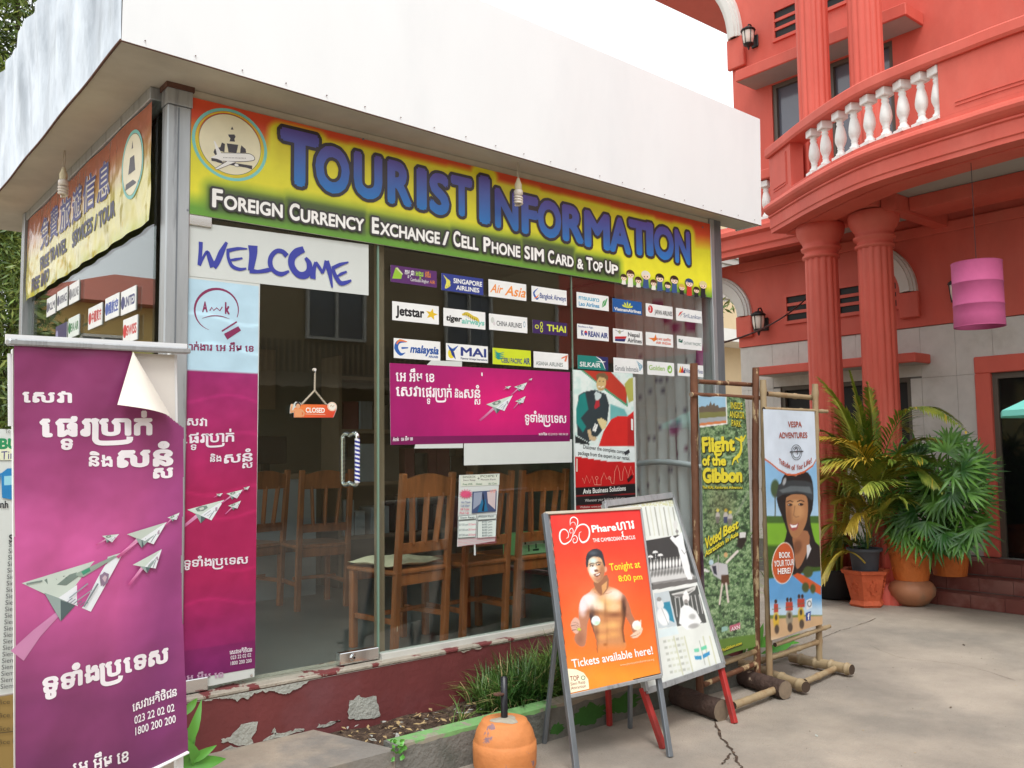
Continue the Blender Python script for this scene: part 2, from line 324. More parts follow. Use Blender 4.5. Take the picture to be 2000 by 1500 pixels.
def khmer(tokens, bold=0.0):
    V, Fc = [], []; x = 0.0; ro = None; last = (0, .5); n = 0
    def put(v, f):
        nonlocal n
        V.append(v); Fc.extend([tuple(k+n for k in q) for q in f]); n += len(v)
    for t in tokens:
        if t == ' ': x += .25
        elif t == 'RO': ro = True; x += .14
        elif t[0] == '/':
            v, f = glyphs(t[1:], bold); v = v.copy(); v -= [v[:, 0].min(), v[:, 1].min(), 0]; w = last[1]-last[0]
            v *= [.62, .62, 1]; v += [last[0]+(w-v[:, 0].max())/2, -.1-v[:, 1].max(), 0]; put(v, f)
        else:
            v, f = glyphs(t, bold); v = v.copy(); x0 = v[:, 0].min(); v[:, 0] += x-x0; x1 = v[:, 0].max(); last = (x, x1)
            put(v, f)
            if ro:
                w_ = .09+bold*2
                p = smoothpts([(x-.02, .5), (x-.14, .56), (x-.1, .4), (x-.1, .0), (x-.08, -.2), (x+.1, -.3), (x1-.12, -.27), (x1-.04, -.08)])
                sv, sf = strokepoly(p, w_); put(np.c_[sv, np.full(len(sv), 9.0)], sf); ro = None
            x = x1+.07
    return np.concatenate(V), Fc
KH = dict(
    seva=['\u17c1', '\u179f', '\u179c\u17b6'], transfer=['\u17c1', '\u1795', '/\u1791', '\u179a', 'RO', '\u1794\u17b6', '\u1780\u17cb'],
    ning=['\u1793\u17b7', '\u1784'], sanson=['\u179f', '\u1793\u17c6', '/\u179f'],
    all=['\u1791\u17bc', '\u1791\u17b6\u17c6', '\u1784', 'RO', '\u1794', '\u17c1', '\u1791', '\u179f'],
    cust=['\u17c1', '\u179f', '\u179c\u17b6', '\u17a2', '\u178f\u17b7', '\u1790\u17b7', '\u1787', '\u1793'],
    amk=['\u17c1', '\u17a2', ' ', '\u17a2\u17b9', '\u1798', ' ', '\u17c1', '\u1781'],
    agency=['\u1797', '/\u1793', '\u17b6', '\u1780\u17cb', '\u1784\u17b6', '\u179a', ' ', '\u17c1', '\u17a2', ' ', '\u17a2\u17b9', '\u1798', ' ', '\u17c1', '\u1781'],
    kampuchea=['\u1780', '\u1798', '/\u1796', '\u17bb', '\u1787\u17b6'], angkor=['\u17a2', '\u1784', '/\u1782', '\u179a'], air=['\u17a2\u17ca\u17c2', '\u179a'],
    phare=['\u17a0', '/\u179c', '\u17b6', '\u179a'])
class Sheet:
    """a flat printed sheet in the place: origin bottom-left, U to the right, V up"""
    def __init__(s, P0, U, V, disp=None):
        s.P0, s.U, s.V = [np.asarray(q, float) for q in (P0, U, V)]; s.U = s.U/np.linalg.norm(s.U); s.V = s.V-s.U*(s.U@s.V); s.V /= np.linalg.norm(s.V)
        s.N = np.cross(s.U, s.V); s.disp = disp
    def uv(s, x, y): p = hit((x, y), s.P0, s.N)-s.P0; return np.array([p@s.U, p@s.V])
    def at(s, u, v, n=0.0):
        if s.disp is not None: n = n+s.disp(u, v)
        return s.P0+s.U*u+s.V*v+s.N*n
class Print:
    def __init__(s, sheet, crop=(0, 0, 1.0), n0=.0012): s.s = sheet; s.c = crop; s.n = n0; s.v = []; s.f = []; s.col = []
    def k(s, x, y): return s.s.uv(s.c[0]+x/s.c[2], s.c[1]+y/s.c[2])
    def raw(s, uv, f, col):
        o = len(s.v); uv = np.asarray(uv, float); c = lin(col)
        for p in uv: s.v.append((p[0], p[1], s.n+(p[2]*.000015 if len(p) > 2 else 0)))
        s.col += ([tuple(c)]*len(uv) if np.ndim(c) == 1 else [tuple(q) for q in c])
        s.f += [tuple(o+i for i in q) for q in f]; s.n += .00012
        return s
    def poly(s, pts, col, px=True):
        uv = [s.k(*p) for p in pts] if px else pts; return s.raw(uv, [tuple(range(len(uv)))], col)
    def rect(s, x0, y0, x1, y1, col, col2=None):   # uv metres
        c = col if col2 is None else np.array([col, col, col2, col2]); return s.raw([(x0, y0), (x1, y0), (x1, y1), (x0, y1)], [(0, 1, 2, 3)], c)
    def stroke(s, pts, w, col, px=True, sm=0):
        uv = np.array([s.k(*p) for p in pts]) if px else np.asarray(pts, float)
        ws = np.asarray(w if hasattr(w, '__len__') else [w]*len(uv), float)
        if px:
            sc = np.linalg.norm(s.k(pts[0][0]+10, pts[0][1])-s.k(*pts[0]))/10; ws = ws*sc
        if sm:
            t = np.linspace(0, 1, len(ws)); uv = smoothpts(uv, sm); ws = np.interp(np.linspace(0, 1, len(uv)), t, ws)
        v, f = strokepoly(uv, ws); return s.raw(v, f, col)
    def ell(s, cx, cy, rx, ry, col, px=False, n=22, rot=0, hole=0.0):
        if px:
            c = s.k(cx, cy); rx = np.linalg.norm(s.k(cx+rx, cy)-c); ry = np.linalg.norm(s.k(cx, cy+ry)-c); cx, cy = c
        a = np.linspace(0, 2*np.pi, n, endpoint=False); ca, sa = math.cos(rot), math.sin(rot)
        P = lambda q: [(cx+ca*rx*q*math.cos(t)-sa*ry*q*math.sin(t), cy+sa*rx*q*math.cos(t)+ca*ry*q*math.sin(t)) for t in a]
        if hole: return s.raw(P(1)+P(hole), [(i, (i+1) % n, n+(i+1) % n, n+i) for i in range(n)], col)
        return s.raw(P(1), [tuple(range(n))], col)
    def put(s, vf, bl, br, h, col, col2=None, slant=0.0, halo=None, hw=0.0, txt=None, bold=0, vfit=None):
        """fit glyph mesh between bottom-left and bottom-right (uv) with height h"""
        v, f = vf; bl, br = np.asarray(bl, float), np.asarray(br, float); U = br-bl; L = np.linalg.norm(U); U /= L; V = np.array([0, 1.0])
        x0, x1 = v[:, 0].min(), v[:, 0].max(); y0, y1 = (0.0, v[:, 1].max()) if vfit is None else vfit
        q = np.empty((len(v), 2)); q[:, 0] = (v[:, 0]-x0)/(x1-x0)*L; q[:, 1] = (v[:, 1]-y0)/(y1-y0)*h
        uv = np.c_[bl+np.outer(q[:, 0]+slant*q[:, 1], U)+np.outer(q[:, 1], V), v[:, 2]]
        if col2 is not None:
            t = np.clip(q[:, 1]/h, 0, 1)[:, None]; c = np.asarray(col)*(1-t)+np.asarray(col2)*t; return s.raw(uv, f, c)
        return s.raw(uv, f, col)
    def text(s, t, x0, y0, x1, y1, hpx, col, bold=0.0, px=True, **k):
        """baseline from (x0,y0) to (x1,y1); cap height hpx"""
        if px: bl, br = s.k(x0, y0), s.k(x1, y1); h = abs(s.k(x0, y0-hpx)[1]-bl[1])
        else: bl, br, h = (x0, y0), (x1, y1), hpx
        v, f = glyphs(t, bold); cap = glyphs('H', bold)[0][:, 1].max() if not any(ch in t for ch in 'bdfhkl') else v[:, 1].max()
        return s.put((v, f), bl, br, h, col, vfit=(0, cap), **k)
    def kh(s, key, x0, y0, x1, y1, hpx, col, bold=.02, px=True, **k):
        if px: bl, br = s.k(x0, y0), s.k(x1, y1); h = abs(s.k(x0, y0-hpx)[1]-bl[1])
        else: bl, br, h = (x0, y0), (x1, y1), hpx
        return s.put(khmer(KH[key], bold), bl, br, h, col, vfit=(0, .62), **k)
    def build(s, name, parent, mt=None, label=None):
        if not s.v: return
        w = wloc(parent); vs = [s.s.at(*p)-w for p in s.v]
        me = bpy.data.meshes.new(name); me.from_pydata([tuple(p) for p in vs], [], s.f)
        a = me.color_attributes.new('Col', 'FLOAT_COLOR', 'POINT'); a.data.foreach_set('color', np.concatenate([np.array(s.col), np.ones((len(s.col), 1))], 1).astype(np.float32).ravel())
        me.materials.append(mt or PRINT); o = bpy.data.objects.new(name, me); COL.objects.link(o); o.parent = parent
        if label: o['label'] = label
        return o
def vnoise(x, y, sc, seed=0, octs=4):
    out = 0; amp = 1; tot = 0; r = np.random.default_rng(seed)
    for k in range(octs):
        g = r.random((64, 64)); X = x*sc; Y = y*sc; i = np.floor(X).astype(int); j = np.floor(Y).astype(int); fx = X-i; fy = Y-j
        fx = fx*fx*(3-2*fx); fy = fy*fy*(3-2*fy); a = g[i % 64, j % 64]; b = g[(i+1) % 64, j % 64]; c = g[i % 64, (j+1) % 64]; d = g[(i+1) % 64, (j+1) % 64]
        out = out+amp*((a*(1-fx)+b*fx)*(1-fy)+(c*(1-fx)+d*fx)*fy); tot += amp; amp *= .55; sc *= 2.07
    return out/tot
class Picture:
    """printed picture: fine grid of the sheet whose points carry the ink colour; traced in photograph (crop) coordinates"""
    def __init__(s, sheet, uv0, uv1, nx, ny, crop=(0, 0, 1.0), base=(255, 255, 255), n=.0006):
        s.s = sheet; s.nx, s.ny = nx, ny; s.n = n
        s.Uu, s.Vv = np.meshgrid(np.linspace(uv0[0], uv1[0], nx+1), np.linspace(uv0[1], uv1[1], ny+1))
        P = sheet.P0+s.Uu[..., None]*sheet.U+s.Vv[..., None]*sheet.V-CP; d = P@_f
        s.X = (1000+F*(P@_R)/d-crop[0])*crop[2]; s.Y = (750-F*(P@_U)/d-crop[1])*crop[2]
        s.tu = (s.Uu-uv0[0])/(uv1[0]-uv0[0]); s.tv = (s.Vv-uv0[1])/(uv1[1]-uv0[1])
        s.A = np.ones((ny+1, nx+1, 3))*np.array(base, float)
    def mix(s, a, col): a = np.clip(a, 0, 1)[..., None]; s.A = s.A*(1-a)+np.asarray(col, float)*a; return s
    def mul(s, a, k): s.A = s.A*(1+(k-1)*np.clip(a, 0, 1)[..., None]); return s
    def E(s, cx, cy, rx, ry, rot=0, soft=2.0):
        x, y = s.X-cx, s.Y-cy; c, n = math.cos(rot), math.sin(rot); u, v = x*c+y*n, -x*n+y*c
        d = (np.sqrt((u/rx)**2+(v/ry)**2)-1)*min(rx, ry); return np.clip(.5-d/soft, 0, 1)
    def P(s, pts, soft=2.0, sm=0):
        if sm:
            q = np.array(pts+pts[:3], float); q = smoothpts(q, sm); pts = q[sm:-2*sm].tolist()
        ins = np.zeros(s.X.shape, bool); D = np.full(s.X.shape, 1e9); n = len(pts)
        for i in range(n):
            (x0, y0), (x1, y1) = pts[i], pts[(i+1) % n]
            if y0 != y1: ins ^= ((y0 > s.Y) != (y1 > s.Y)) & (s.X < (x1-x0)*(s.Y-y0)/(y1-y0)+x0)
            dx, dy = x1-x0, y1-y0; t = np.clip(((s.X-x0)*dx+(s.Y-y0)*dy)/(dx*dx+dy*dy+1e-9), 0, 1); D = np.minimum(D, np.hypot(s.X-x0-t*dx, s.Y-y0-t*dy))
        return np.clip(.5+np.where(ins, D, -D)/soft, 0, 1)
    def L(s, pts, w, soft=2.0):
        D = np.full(s.X.shape, 1e9)
        for (x0, y0), (x1, y1) in zip(pts[:-1], pts[1:]):
            dx, dy = x1-x0, y1-y0; t = np.clip(((s.X-x0)*dx+(s.Y-y0)*dy)/(dx*dx+dy*dy+1e-9), 0, 1); D = np.minimum(D, np.hypot(s.X-x0-t*dx, s.Y-y0-t*dy))
        return np.clip(.5-(D-w/2)/soft, 0, 1)
    def N(s, sc, seed=0, octs=4): return vnoise(s.X, s.Y, sc, seed, octs)
    def build(s, name, parent, mt=None, keep=None):
        w = wloc(parent); nx, ny = s.nx, s.ny
        n = s.n
        if s.s.disp is not None: n = n+s.s.disp(s.Uu, s.Vv)
        P = s.s.P0+s.Uu[..., None]*s.s.U+s.Vv[..., None]*s.s.V+(np.asarray(n)*np.ones_like(s.Uu))[..., None]*s.s.N-w
        I = np.arange((nx+1)*(ny+1)).reshape(ny+1, nx+1); f = np.stack([I[:-1, :-1], I[:-1, 1:], I[1:, 1:], I[1:, :-1]], -1).reshape(-1, 4)
        if keep is not None:
            kk = keep[:-1, :-1].reshape(-1); f = f[kk]
        me = bpy.data.meshes.new(name); me.vertices.add(P.size//3); me.vertices.foreach_set('co', P.astype(np.float32).ravel())
        me.loops.add(f.size); me.loops.foreach_set('vertex_index', f.astype(np.int32).ravel()); me.polygons.add(len(f))
        me.polygons.foreach_set('loop_start', np.arange(0, f.size, 4, dtype=np.int32)); me.polygons.foreach_set('use_smooth', np.ones(len(f), bool)); me.update(calc_edges=True)
        c = lin(np.clip(s.A, 0, 255)).reshape(-1, 3); a = me.color_attributes.new('Col', 'FLOAT_COLOR', 'POINT'); a.data.foreach_set('color', np.concatenate([c, np.ones((len(c), 1))], 1).astype(np.float32).ravel())
        me.materials.append(mt or PRINT); o = bpy.data.objects.new(name, me); COL.objects.link(o); o.parent = parent; return o
# ---------------------------------------------------------------- ground
mb = MB(); mb.sheet(lambda i, j: (-90+200*i, -90+200*j, G), 4, 4, M['concrete'], False); tag(mk('ground', mb, loc=(0, 0, G)), 'pale pinkish concrete courtyard floor with cracks and stains', kind='structure')
def crack(pts, w, name='crack'):
    mb = MB(); r = random.Random(5); q = smoothpts([p[:2] for p in pts], 8); q += np.array([[r.uniform(-.006, .006), r.uniform(-.006, .006)] for _ in q])
    ws = [w*r.uniform(.3, 1.2) for _ in q]; v, f = strokepoly(q, ws); mb.add([(a, b, G+.004) for a, b in v], f, M['soil']); o = mk(name, mb); o['kind'] = 'structure'; o['label'] = 'dark crack running through the concrete floor'; return o
crack([onZ(*p, G) for p in ((1396, 1408), (1408, 1440), (1432, 1468), (1440, 1488), (1452, 1506))], .014)
crack([onZ(*p, G) for p in ((1428, 1473), (1416, 1486), (1412, 1494))], .012)
crack([onZ(*p, G) for p in ((1606, 1247), (1640, 1232), (1665, 1226), (1712, 1208))], .006)
crack([onZ(*p, G) for p in ((1700, 1262), (1760, 1285), (1880, 1300), (1985, 1330))], .003)
# ---------------------------------------------------------------- far things: beige building in the gap, trees, street side behind
def windows_on(par, axis, at, rects, dep=.12):
    for (a0, a1, z0, z1) in rects:
        mb = MB(); fr = .07
        if axis == 'x':
            for q in ((a0, z0, a1, z0+fr), (a0, z1-fr, a1, z1), (a0, z0+fr, a0+fr, z1-fr), (a1-fr, z0+fr, a1, z1-fr), ((a0+a1)/2-.03, z0+fr, (a0+a1)/2+.03, z1-fr)): mb.box((q[0], at-dep, q[1]), (q[2], at+.03, q[3]), M['stucco'])
            w = mk('window', mb, par); mk('pane', MB().box((a0+.02, at-dep*.3, z0+.02), (a1-.02, at-dep*.2, z1-.02), M['vglass']), w)
        else:
            for q in ((a0, z0, a1, z0+fr), (a0, z1-fr, a1, z1), (a0, z0+fr, a0+fr, z1-fr), (a1-fr, z0+fr, a1, z1-fr), ((a0+a1)/2-.03, z0+fr, (a0+a1)/2+.03, z1-fr)): mb.box((at-.03, q[0], q[1]), (at+dep, q[2], q[3]), M['stucco'])
            w = mk('window', mb, par); mk('pane', MB().box((at+dep*.2, a0+.02, z0+.02), (at+dep*.3, a1-.02, z1-.02), M['vglass']), w)
t = thing('beige_building', (22, 14, G), 'beige rendered building with pale balcony slab, seen in the gap beside the coral villa', 'building')
mk('wall', MB().box((14, 12, G), (32, 18, 9.5), M['beige']), t)
mk('balcony_slab', MB().box((17, 11.0, 4.1), (26, 11.999, 4.45), M['stucco']), t)
mk('balcony_wall', MB().box((17, 11.0, 4.451), (26, 11.12, 5.2), M['beige']), t)
mk('louvre_screen', MB().box((19.6, 11.8, 5.4), (21.6, 11.99, 7.4), M['stucco']), t)
for k in range(9): mk('louvre', MB().box((19.6, 11.70, 5.5+k*.21), (21.6, 11.79, 5.6+k*.21), M['ceil']), t)
windows_on(t, 'x', 12, [(18.0, 19.0, 1.4, 3.2), (22.3, 23.4, 1.4, 3.2)])
t = thing('yellow_house', (-6, 22, G), 'yellow house with red tiled roof mirrored in the side window', 'house')
mk('wall', MB().box((-13, 20, G), (-3.4, 28, 5.0), M['yellowb']), t)
mk('roof', MB().add([(-13.6, 19.4, 5.0), (-2.8, 19.4, 5.0), (-2.8, 28.6, 5.0), (-13.6, 28.6, 5.0), (-10, 24, 6.6), (-6.4, 24, 6.6)], [(0, 1, 5, 4), (1, 2, 5), (2, 3, 4, 5), (3, 0, 4), (3, 2, 1, 0)], M['roofred']), t)
windows_on(t, 'x', 20, [(x, x+1.1, 2.4, 4.2) for x in (-12.2, -10.0, -7.8, -5.6)]+[(x, x+1.1, -.1, 1.5) for x in (-12.2, -10.0, -7.8, -5.6)])
t = thing('side_building', (-14, 6, G), 'cream street building with red roof reflected in the side glass', 'building')
mk('wall', MB().box((-22, 4, G), (-14, 16, 5.6), M['yellowb']), t)
mk('roof', MB().add([(-22.4, 3.5, 5.6), (-13.5, 3.5, 5.6), (-13.5, 16.5, 5.6), (-22.4, 16.5, 5.6), (-18, 7, 7.2), (-18, 13, 7.2)], [(0, 1, 4), (1, 2, 5, 4), (2, 3, 5), (3, 0, 4, 5), (3, 2, 1, 0)], M['roofred']), t)
windows_on(t, 'y', -14.0, [(y, y+1.2, 2.6, 4.4) for y in (5, 7.4, 9.8, 12.2)], dep=-.12)
t = thing('street_building', (4, -15, G), 'tan shop building across the street behind the viewer', 'building')
mk('wall', MB().box((-14, -22, G), (22, -15, 6.4), M['tanb']), t)
mk('awning', MB().sheet(lambda i, j: (-14+36*i, -15+2.0*j, 3.0-.5*j+.03*math.sin(i*900)), 240, 2, M['corr']), t)
windows_on(t, 'x', -15, [(x, x+1.6, 3.8, 5.4) for x in (-12, -8, -4, 0, 4, 8, 12, 16)], dep=-.12)
mk('cladding', MB().sheet(lambda i, j: (-13.9+35.8*i, -14.985+.03*math.sin(i*1500), 2.7+(1.05 if j > .5 else 0)*1.0), 1400, 1, M['corr'], False), t)
for x in (-12, -6, 0, 6, 12): mk('shutter', MB().box((x, -15.06, G), (x+4.5, -15.01, 2.2), M['corr']), t)
def foliage(name, par, blobs, n, size, m1, m2, seed=0):
    r = np.random.default_rng(seed); mb = MB(); vs = []; fs = []; mi = []
    for (cx, cy_, cz, R_, ff) in blobs:
        k = int(n*ff)
        cl = r.normal(size=(max(3, k//26), 3)); cl /= np.linalg.norm(cl, axis=1)[:, None]; cl *= (r.random((len(cl), 1))**.4)*R_
        for i in range(k):
            c = cl[r.integers(len(cl))]+r.normal(size=3)*R_*.16+(cx, cy_, cz)
            a = r.normal(size=3); a /= np.linalg.norm(a); b = np.cross(a, r.normal(size=3)); b /= np.linalg.norm(b)
            L = size*r.uniform(.6, 1.4); w = L*.22; o = len(vs)
            vs += [c-a*L, c+b*w, c+a*L, c-b*w]; fs.append((o, o+1, o+2, o+3)); mi.append(0 if r.random() < .62 else 1)
    mb.v = [tuple(p) for p in vs]; mb.f = fs; mb.mats = [m1, m2]; mb.mi = mi; mb.sm = [False]*len(fs)
    return mk(name, mb, par)
def tree(x, y, h, blobs, n, size, label, seed, group=None):
    t = thing('tree', (x, y, G), label, 'tree', group); mb = MB()
    mb.tube([(x, y, G), (x+.1, y-.05, G+h*.25), (x-.05, y+.1, G+h*.5), (x, y, G+h*.78)], [.2, .15, .12, .05], M['bark'], 9)
    for (cx, cy_, cz, R_, ff) in blobs: mb.tube([(x, y, G+h*.38), ((x+cx)/2, (y+cy_)/2, (G+h*.38+cz)/2+.2), (cx, cy_, cz)], [.07, .045, .02], M['bark'], 6)
    mk('trunk', mb, t); foliage('crown', t, blobs, n, size, M['leaft'], M['leaft2'], seed); return t
tree(1.5, 12.5, 11, [(1.3, 12.2, 10.6, 1.7, 1), (.2, 12.6, 8.6, 1.6, 1), (1.6, 12.4, 8.0, 1.5, 1), (.8, 12.2, 6.2, 1.4, 1), (2.4, 12.6, 9.8, 1.5, 1), (.2, 12.3, 11.6, 1.5, 1), (1.5, 12.2, 5.0, 1.2, .8)], 7000, .075, 'tall leafy tree rising behind the white roof at the left', 3)
tree(.9, 10.2, 4.6, [(.7, 10.0, 3.3, 1.0, 1), (1.2, 10.4, 4.2, 1.0, 1), (.3, 10.3, 4.6, .9, .8), (1.2, 10.0, 2.2, .9, .9), (.6, 9.8, 1.2, .9, .8)], 6000, .06, 'bushy small tree beside the far left post of the kiosk', 4)
tree(11.5, 6.6, 5.5, [(11.5, 6.5, 2.6, .8, 1), (12.0, 6.9, 3.7, .8, 1), (11.2, 6.2, 1.5, .7, .6)], 420, .10, 'sparse young tree in front of the beige building', 5)
tree(-1.3, 9, 4.4, [(-1.4, 9, 2.2, .7, 1), (-1.0, 9.4, 2.9, .7, 1), (-1.6, 9.2, 1.4, .6, .8)], 900, .10, 'tree standing before the yellow house, mirrored in the side window', 6)
mb = MB(); mb.box((12.4, 6.9, G), (12.5, 13, 1.7), M['ceil']); tag(mk('boundary_wall', mb), 'low grey boundary wall past the villa corner', 'wall')
# ---------------------------------------------------------------- coral villa
V = thing('villa', (9, 0, G), 'two storey coral red villa with curved balcony and white balusters', 'villa')
XW = 7.9
def split_rect(r, holes):
    out = [r]
    for (a0, a1, b0, b1) in holes:
        nx = []
        for (p0, p1, q0, q1) in out:
            if a1 <= p0 or a0 >= p1 or b1 <= q0 or b0 >= q1: nx.append((p0, p1, q0, q1)); continue
            if q0 < b0: nx.append((p0, p1, q0, b0))
            if b1 < q1: nx.append((p0, p1, b1, q1))
            c0, c1 = max(q0, b0), min(q1, b1)
            if p0 < a0: nx.append((p0, a0, c0, c1))
            if a1 < p1: nx.append((a1, p1, c0, c1))
        out = nx
    return [q for q in out if q[1]-q[0] > .02 and q[3]-q[2] > .02]
DOOR = (-2.1, -.22, -.03, 1.97); WINL = (.47, 2.08, .85, 1.82)
mb = MB()
for (a0, a1, b0, b1) in split_rect((-6, 2.64, G, 2.345), [(-2.0, -.34, -.03, 1.80), WINL]): mb.box((XW+.012, a0, b0), (XW+.3, a1, b1), M['grout'])
mb.box((8.6, -5.9, G+.01), (8.7, 2.5, 6.9), M['black'])  # black sheet behind the openings stands in for unlit rooms
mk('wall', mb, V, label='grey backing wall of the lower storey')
rr = random.Random(3); z = -.03; row = 0
while z < 2.33:
    z1 = min(z+.61, 2.345); y = -3.3+(.0 if row % 2 == 0 else .0)
    while y < 2.64:
        y1 = min(y+.365, 2.64)
        for (a0, a1, b0, b1) in split_rect((y+.0015, y1-.0015, z+.0015, z1-.0015), [DOOR, WINL]):
            d = rr.uniform(-.0015, .0015); mk('wall_tile', MB().box((XW+d, a0, b0), (XW+.011, a1, b1), M['tile']), V)
        y = y1
    z = z1; row += 1
# red upper part of ground storey + upper storey (with the arched gap at its far end)
mb = MB()
def wallpoly(pts, x0, x1, mt): mb.prism([(x0, a, b) for a, b in pts], (x1-x0, 0, 0), mt)
mb.box((XW-.02, -6, 2.35), (XW+.3, 2.64, 3.42), M['red'])
arc = [(2.65+.42-.42*math.cos(a), 2.73+.5*math.sin(a)) for a in np.linspace(0, math.pi, 14)]
wallpoly([(2.641, 3.42), (2.641, 2.73)]+arc[1:]+[(4.5, 2.73), (4.5, 3.42)], XW-.02, XW+.28, M['red'])
VENTS = []
for (a0, a1, b0, b1) in split_rect((-6, 2.62, 3.43, 9.2), [(1.36, 2.05, 4.2, 5.58), (.5, 1.28, 4.2, 5.58)]): mb.box((XW, a0, b0), (XW+.3, a1, b1), M['red'])
arc = [(2.641+1.2-1.2*math.cos(a), 6.38+1.2*math.sin(a)) for a in np.linspace(0, math.pi, 14)]
wallpoly([(2.621, 9.2), (2.621, 6.38)]+arc[1:8]+[(4.0, 7.58), (4.0, 9.2)], XW, XW+.28, M['red'])
mk('wall', mb, V, label='coral red wall')
# eave slab over the far side
mk('eave', MB().box((7.93, 2.66, 7.53), (13, 4.0, 7.7), M['redceil']), V)
def quarter(cy_, cz, ri, ro, rz, y_dir, x0, x1, name='arch_bracket', a1=90):
    o = None
    for j, (q0, q1, dx) in enumerate(((0, 1, 0), (.12, .88, .025), (.3, .7, .045))):
        a = np.radians(np.linspace(0, a1, 15)); P = lambda f: [(cy_+y_dir*(ri+(ro-ri)*f)*math.cos(t), cz+(rz+(ro-ri)*f)*math.sin(t)) for t in a]
        A, B = P(q0), P(q1); mb = MB(); n = len(a); vs = []
        for x in (x0-dx, x1): vs += [(x, p, q) for p, q in A]+[(x, p, q) for p, q in B]
        fs = [(i, i+1, n+i+1, n+i) for i in range(n-1)]+[(i, n+i, 3*n+i, 2*n+i)[::-1] for i in (0, n-1)]+[(i, 2*n+i, 2*n+i+1, i+1) for i in range(n-1)]+[(n+i, n+i+1, 3*n+i+1, 3*n+i) for i in range(n-1)]
        mb.add(vs, fs, M['stucco']); k = mk(name if j == 0 else 'moulding', mb, V if j == 0 else o)
        if j == 0: o = k
quarter(3.07, 2.735, .44, .64, .38, -1, XW-.06, XW-.021); quarter(.93, 2.73, .42, .6, .42, -1, XW-.07, XW-.021); quarter(3.84, 6.36, 1.2, 1.4, 1.2, -1, XW-.06, XW-.001)
for (y0, y1, z0, z1, x) in ((2.41, 2.64, 2.47, 2.733, XW-.02), (.31, .53, 2.45, 2.728, XW-.02), (2.40, 2.66, 5.96, 6.358, XW)):
    mk('arch_block', MB().box((x-.06, y0, z0), (x, y1, z1), M['red'], .01), V)
mk('cornice', MB().box((XW-.045, -6, 3.30), (XW-.02, 2.6, 3.42), M['red'], .01), V)
def vent(y0, y1, z0, z1, x, n=3):
    v = mk('vent', MB().box((x-.03, y0, z0), (x, y1, z0+.04), M['red']).box((x-.03, y0, z1-.04), (x, y1, z1), M['red']).box((x-.03, y0, z0+.04), (x, y0+.04, z1-.04), M['red']).box((x-.03, y1-.04, z0+.04), (x, y1, z1-.04), M['red']), V)
    mk('shade_plate', MB().box((x-.006, y0+.04, z0+.04), (x-.002, y1-.04, z1-.04), M['black']), v)  # black plate, the shade inside the vent slots put into its colour
    h = (z1-z0-.08)/n
    for k in range(n-1): mk('slat', MB().box((x-.024, y0+.04, z0+.04+h*(k+1)-.018), (x-.0061, y1-.04, z0+.04+h*(k+1)+.018), M['red']), v)
vent(1.45, 1.96, 2.56, 2.93, XW-.02); vent(.88, 1.27, 2.56, 2.93, XW-.02); vent(.52, .86, 2.56, 2.9, XW-.02); vent(-1.75, -.98, 2.5, 2.95, XW-.02)
vent(1.42, 2.0, 6.1, 6.52, XW); vent(.72, 1.32, 6.2, 6.62, XW)
def ledge(x0, y0, y1, z0, z1, nm): mk(nm, MB().box((x0, y0, z0), (XW-.003, y1, z1), M['red'], .01).box((x0+.02, y0+.02, z0-.004), (XW-.003, y1-.02, z0-.001), M['ceil']), V)
ledge(7.55, .24, 2.2, 1.945, 2.045, 'canopy'); ledge(7.5, .14, 2.3, 5.6, 5.74, 'canopy')
def vwindow(y0, y1, z0, z1, x, npane, deep=.12):
    mb = MB(); f = .05; X0, X1 = x+.02, x+.02+deep
    mb.box((X0, y0, z0), (X1, y1, z0+f), M['frame']).box((X0, y0, z1-f), (X1, y1, z1), M['frame'])
    for k in range(npane+1):
        yy = y0+(y1-y0-f)*k/npane; mb.box((X0+.002, yy, z0+f), (X1-.002, yy+f, z1-f), M['frame'])
    w = mk('window', mb, V)
    for k in range(npane):
        a = y0+(y1-y0-f)*k/npane+f; b = y0+(y1-y0-f)*(k+1)/npane; mk('pane', MB().box((X0+.05, a, z0+f), (X0+.06, b, z1-f), M['vglass'] if z0 > 3 else M['black']), w)  # lower panes flat black, the unlit room put into their colour
vwindow(1.36, 2.05, 4.2, 5.58, XW, 1); vwindow(.5, 1.28, 4.2, 5.58, XW, 1); vwindow(.47, 2.08, .85, 1.82, XW, 3)
# door
d = mk('door_frame', MB().box((XW-.03, -2.12, 1.80), (XW+.1, -.2, 1.97), M['red'], .008).box((XW-.03, -.35, -.03), (XW+.1, -.2, 1.80), M['red'], .008).box((XW-.03, -2.12, -.03), (XW+.1, -1.99, 1.80), M['red'], .008), V)
mk('inner_frame', MB().box((XW+.02, -1.99, 1.74), (XW+.08, -.35, 1.80), M['frame']).box((XW+.02, -.40, -.03), (XW+.08, -.35, 1.74), M['frame']), d)
mk('pane', MB().box((XW+.045, -1.985, -.03), (XW+.055, -.405, 1.735), mat('dark doorway glass', (16, 18, 18), .08, spec=.7)), d)  # near-black pane carries the dark of the room inside
# steps with tiles
for (x0, x1, z1) in ((7.06, 7.9, -.295), (7.26, 7.9, -.165), (7.46, 7.9, -.033)):
    s = mk('step', MB().box((x0+.01, -3.4, G if z1 < -.25 else z1-.13), (x1, .35, z1-.008), M['grout']), V)
    y = -3.4
    while y < .34:
        y1 = min(y+.30, .35); mk('tile', MB().box((x0, y+.002, z1-.008), (min(x0+.36, XW-.02), y1-.002, z1), M['step']).box((x0, y+.002, z1-.122), (x0+.009, y1-.002, z1-.0085), M['step']), s); y = y1
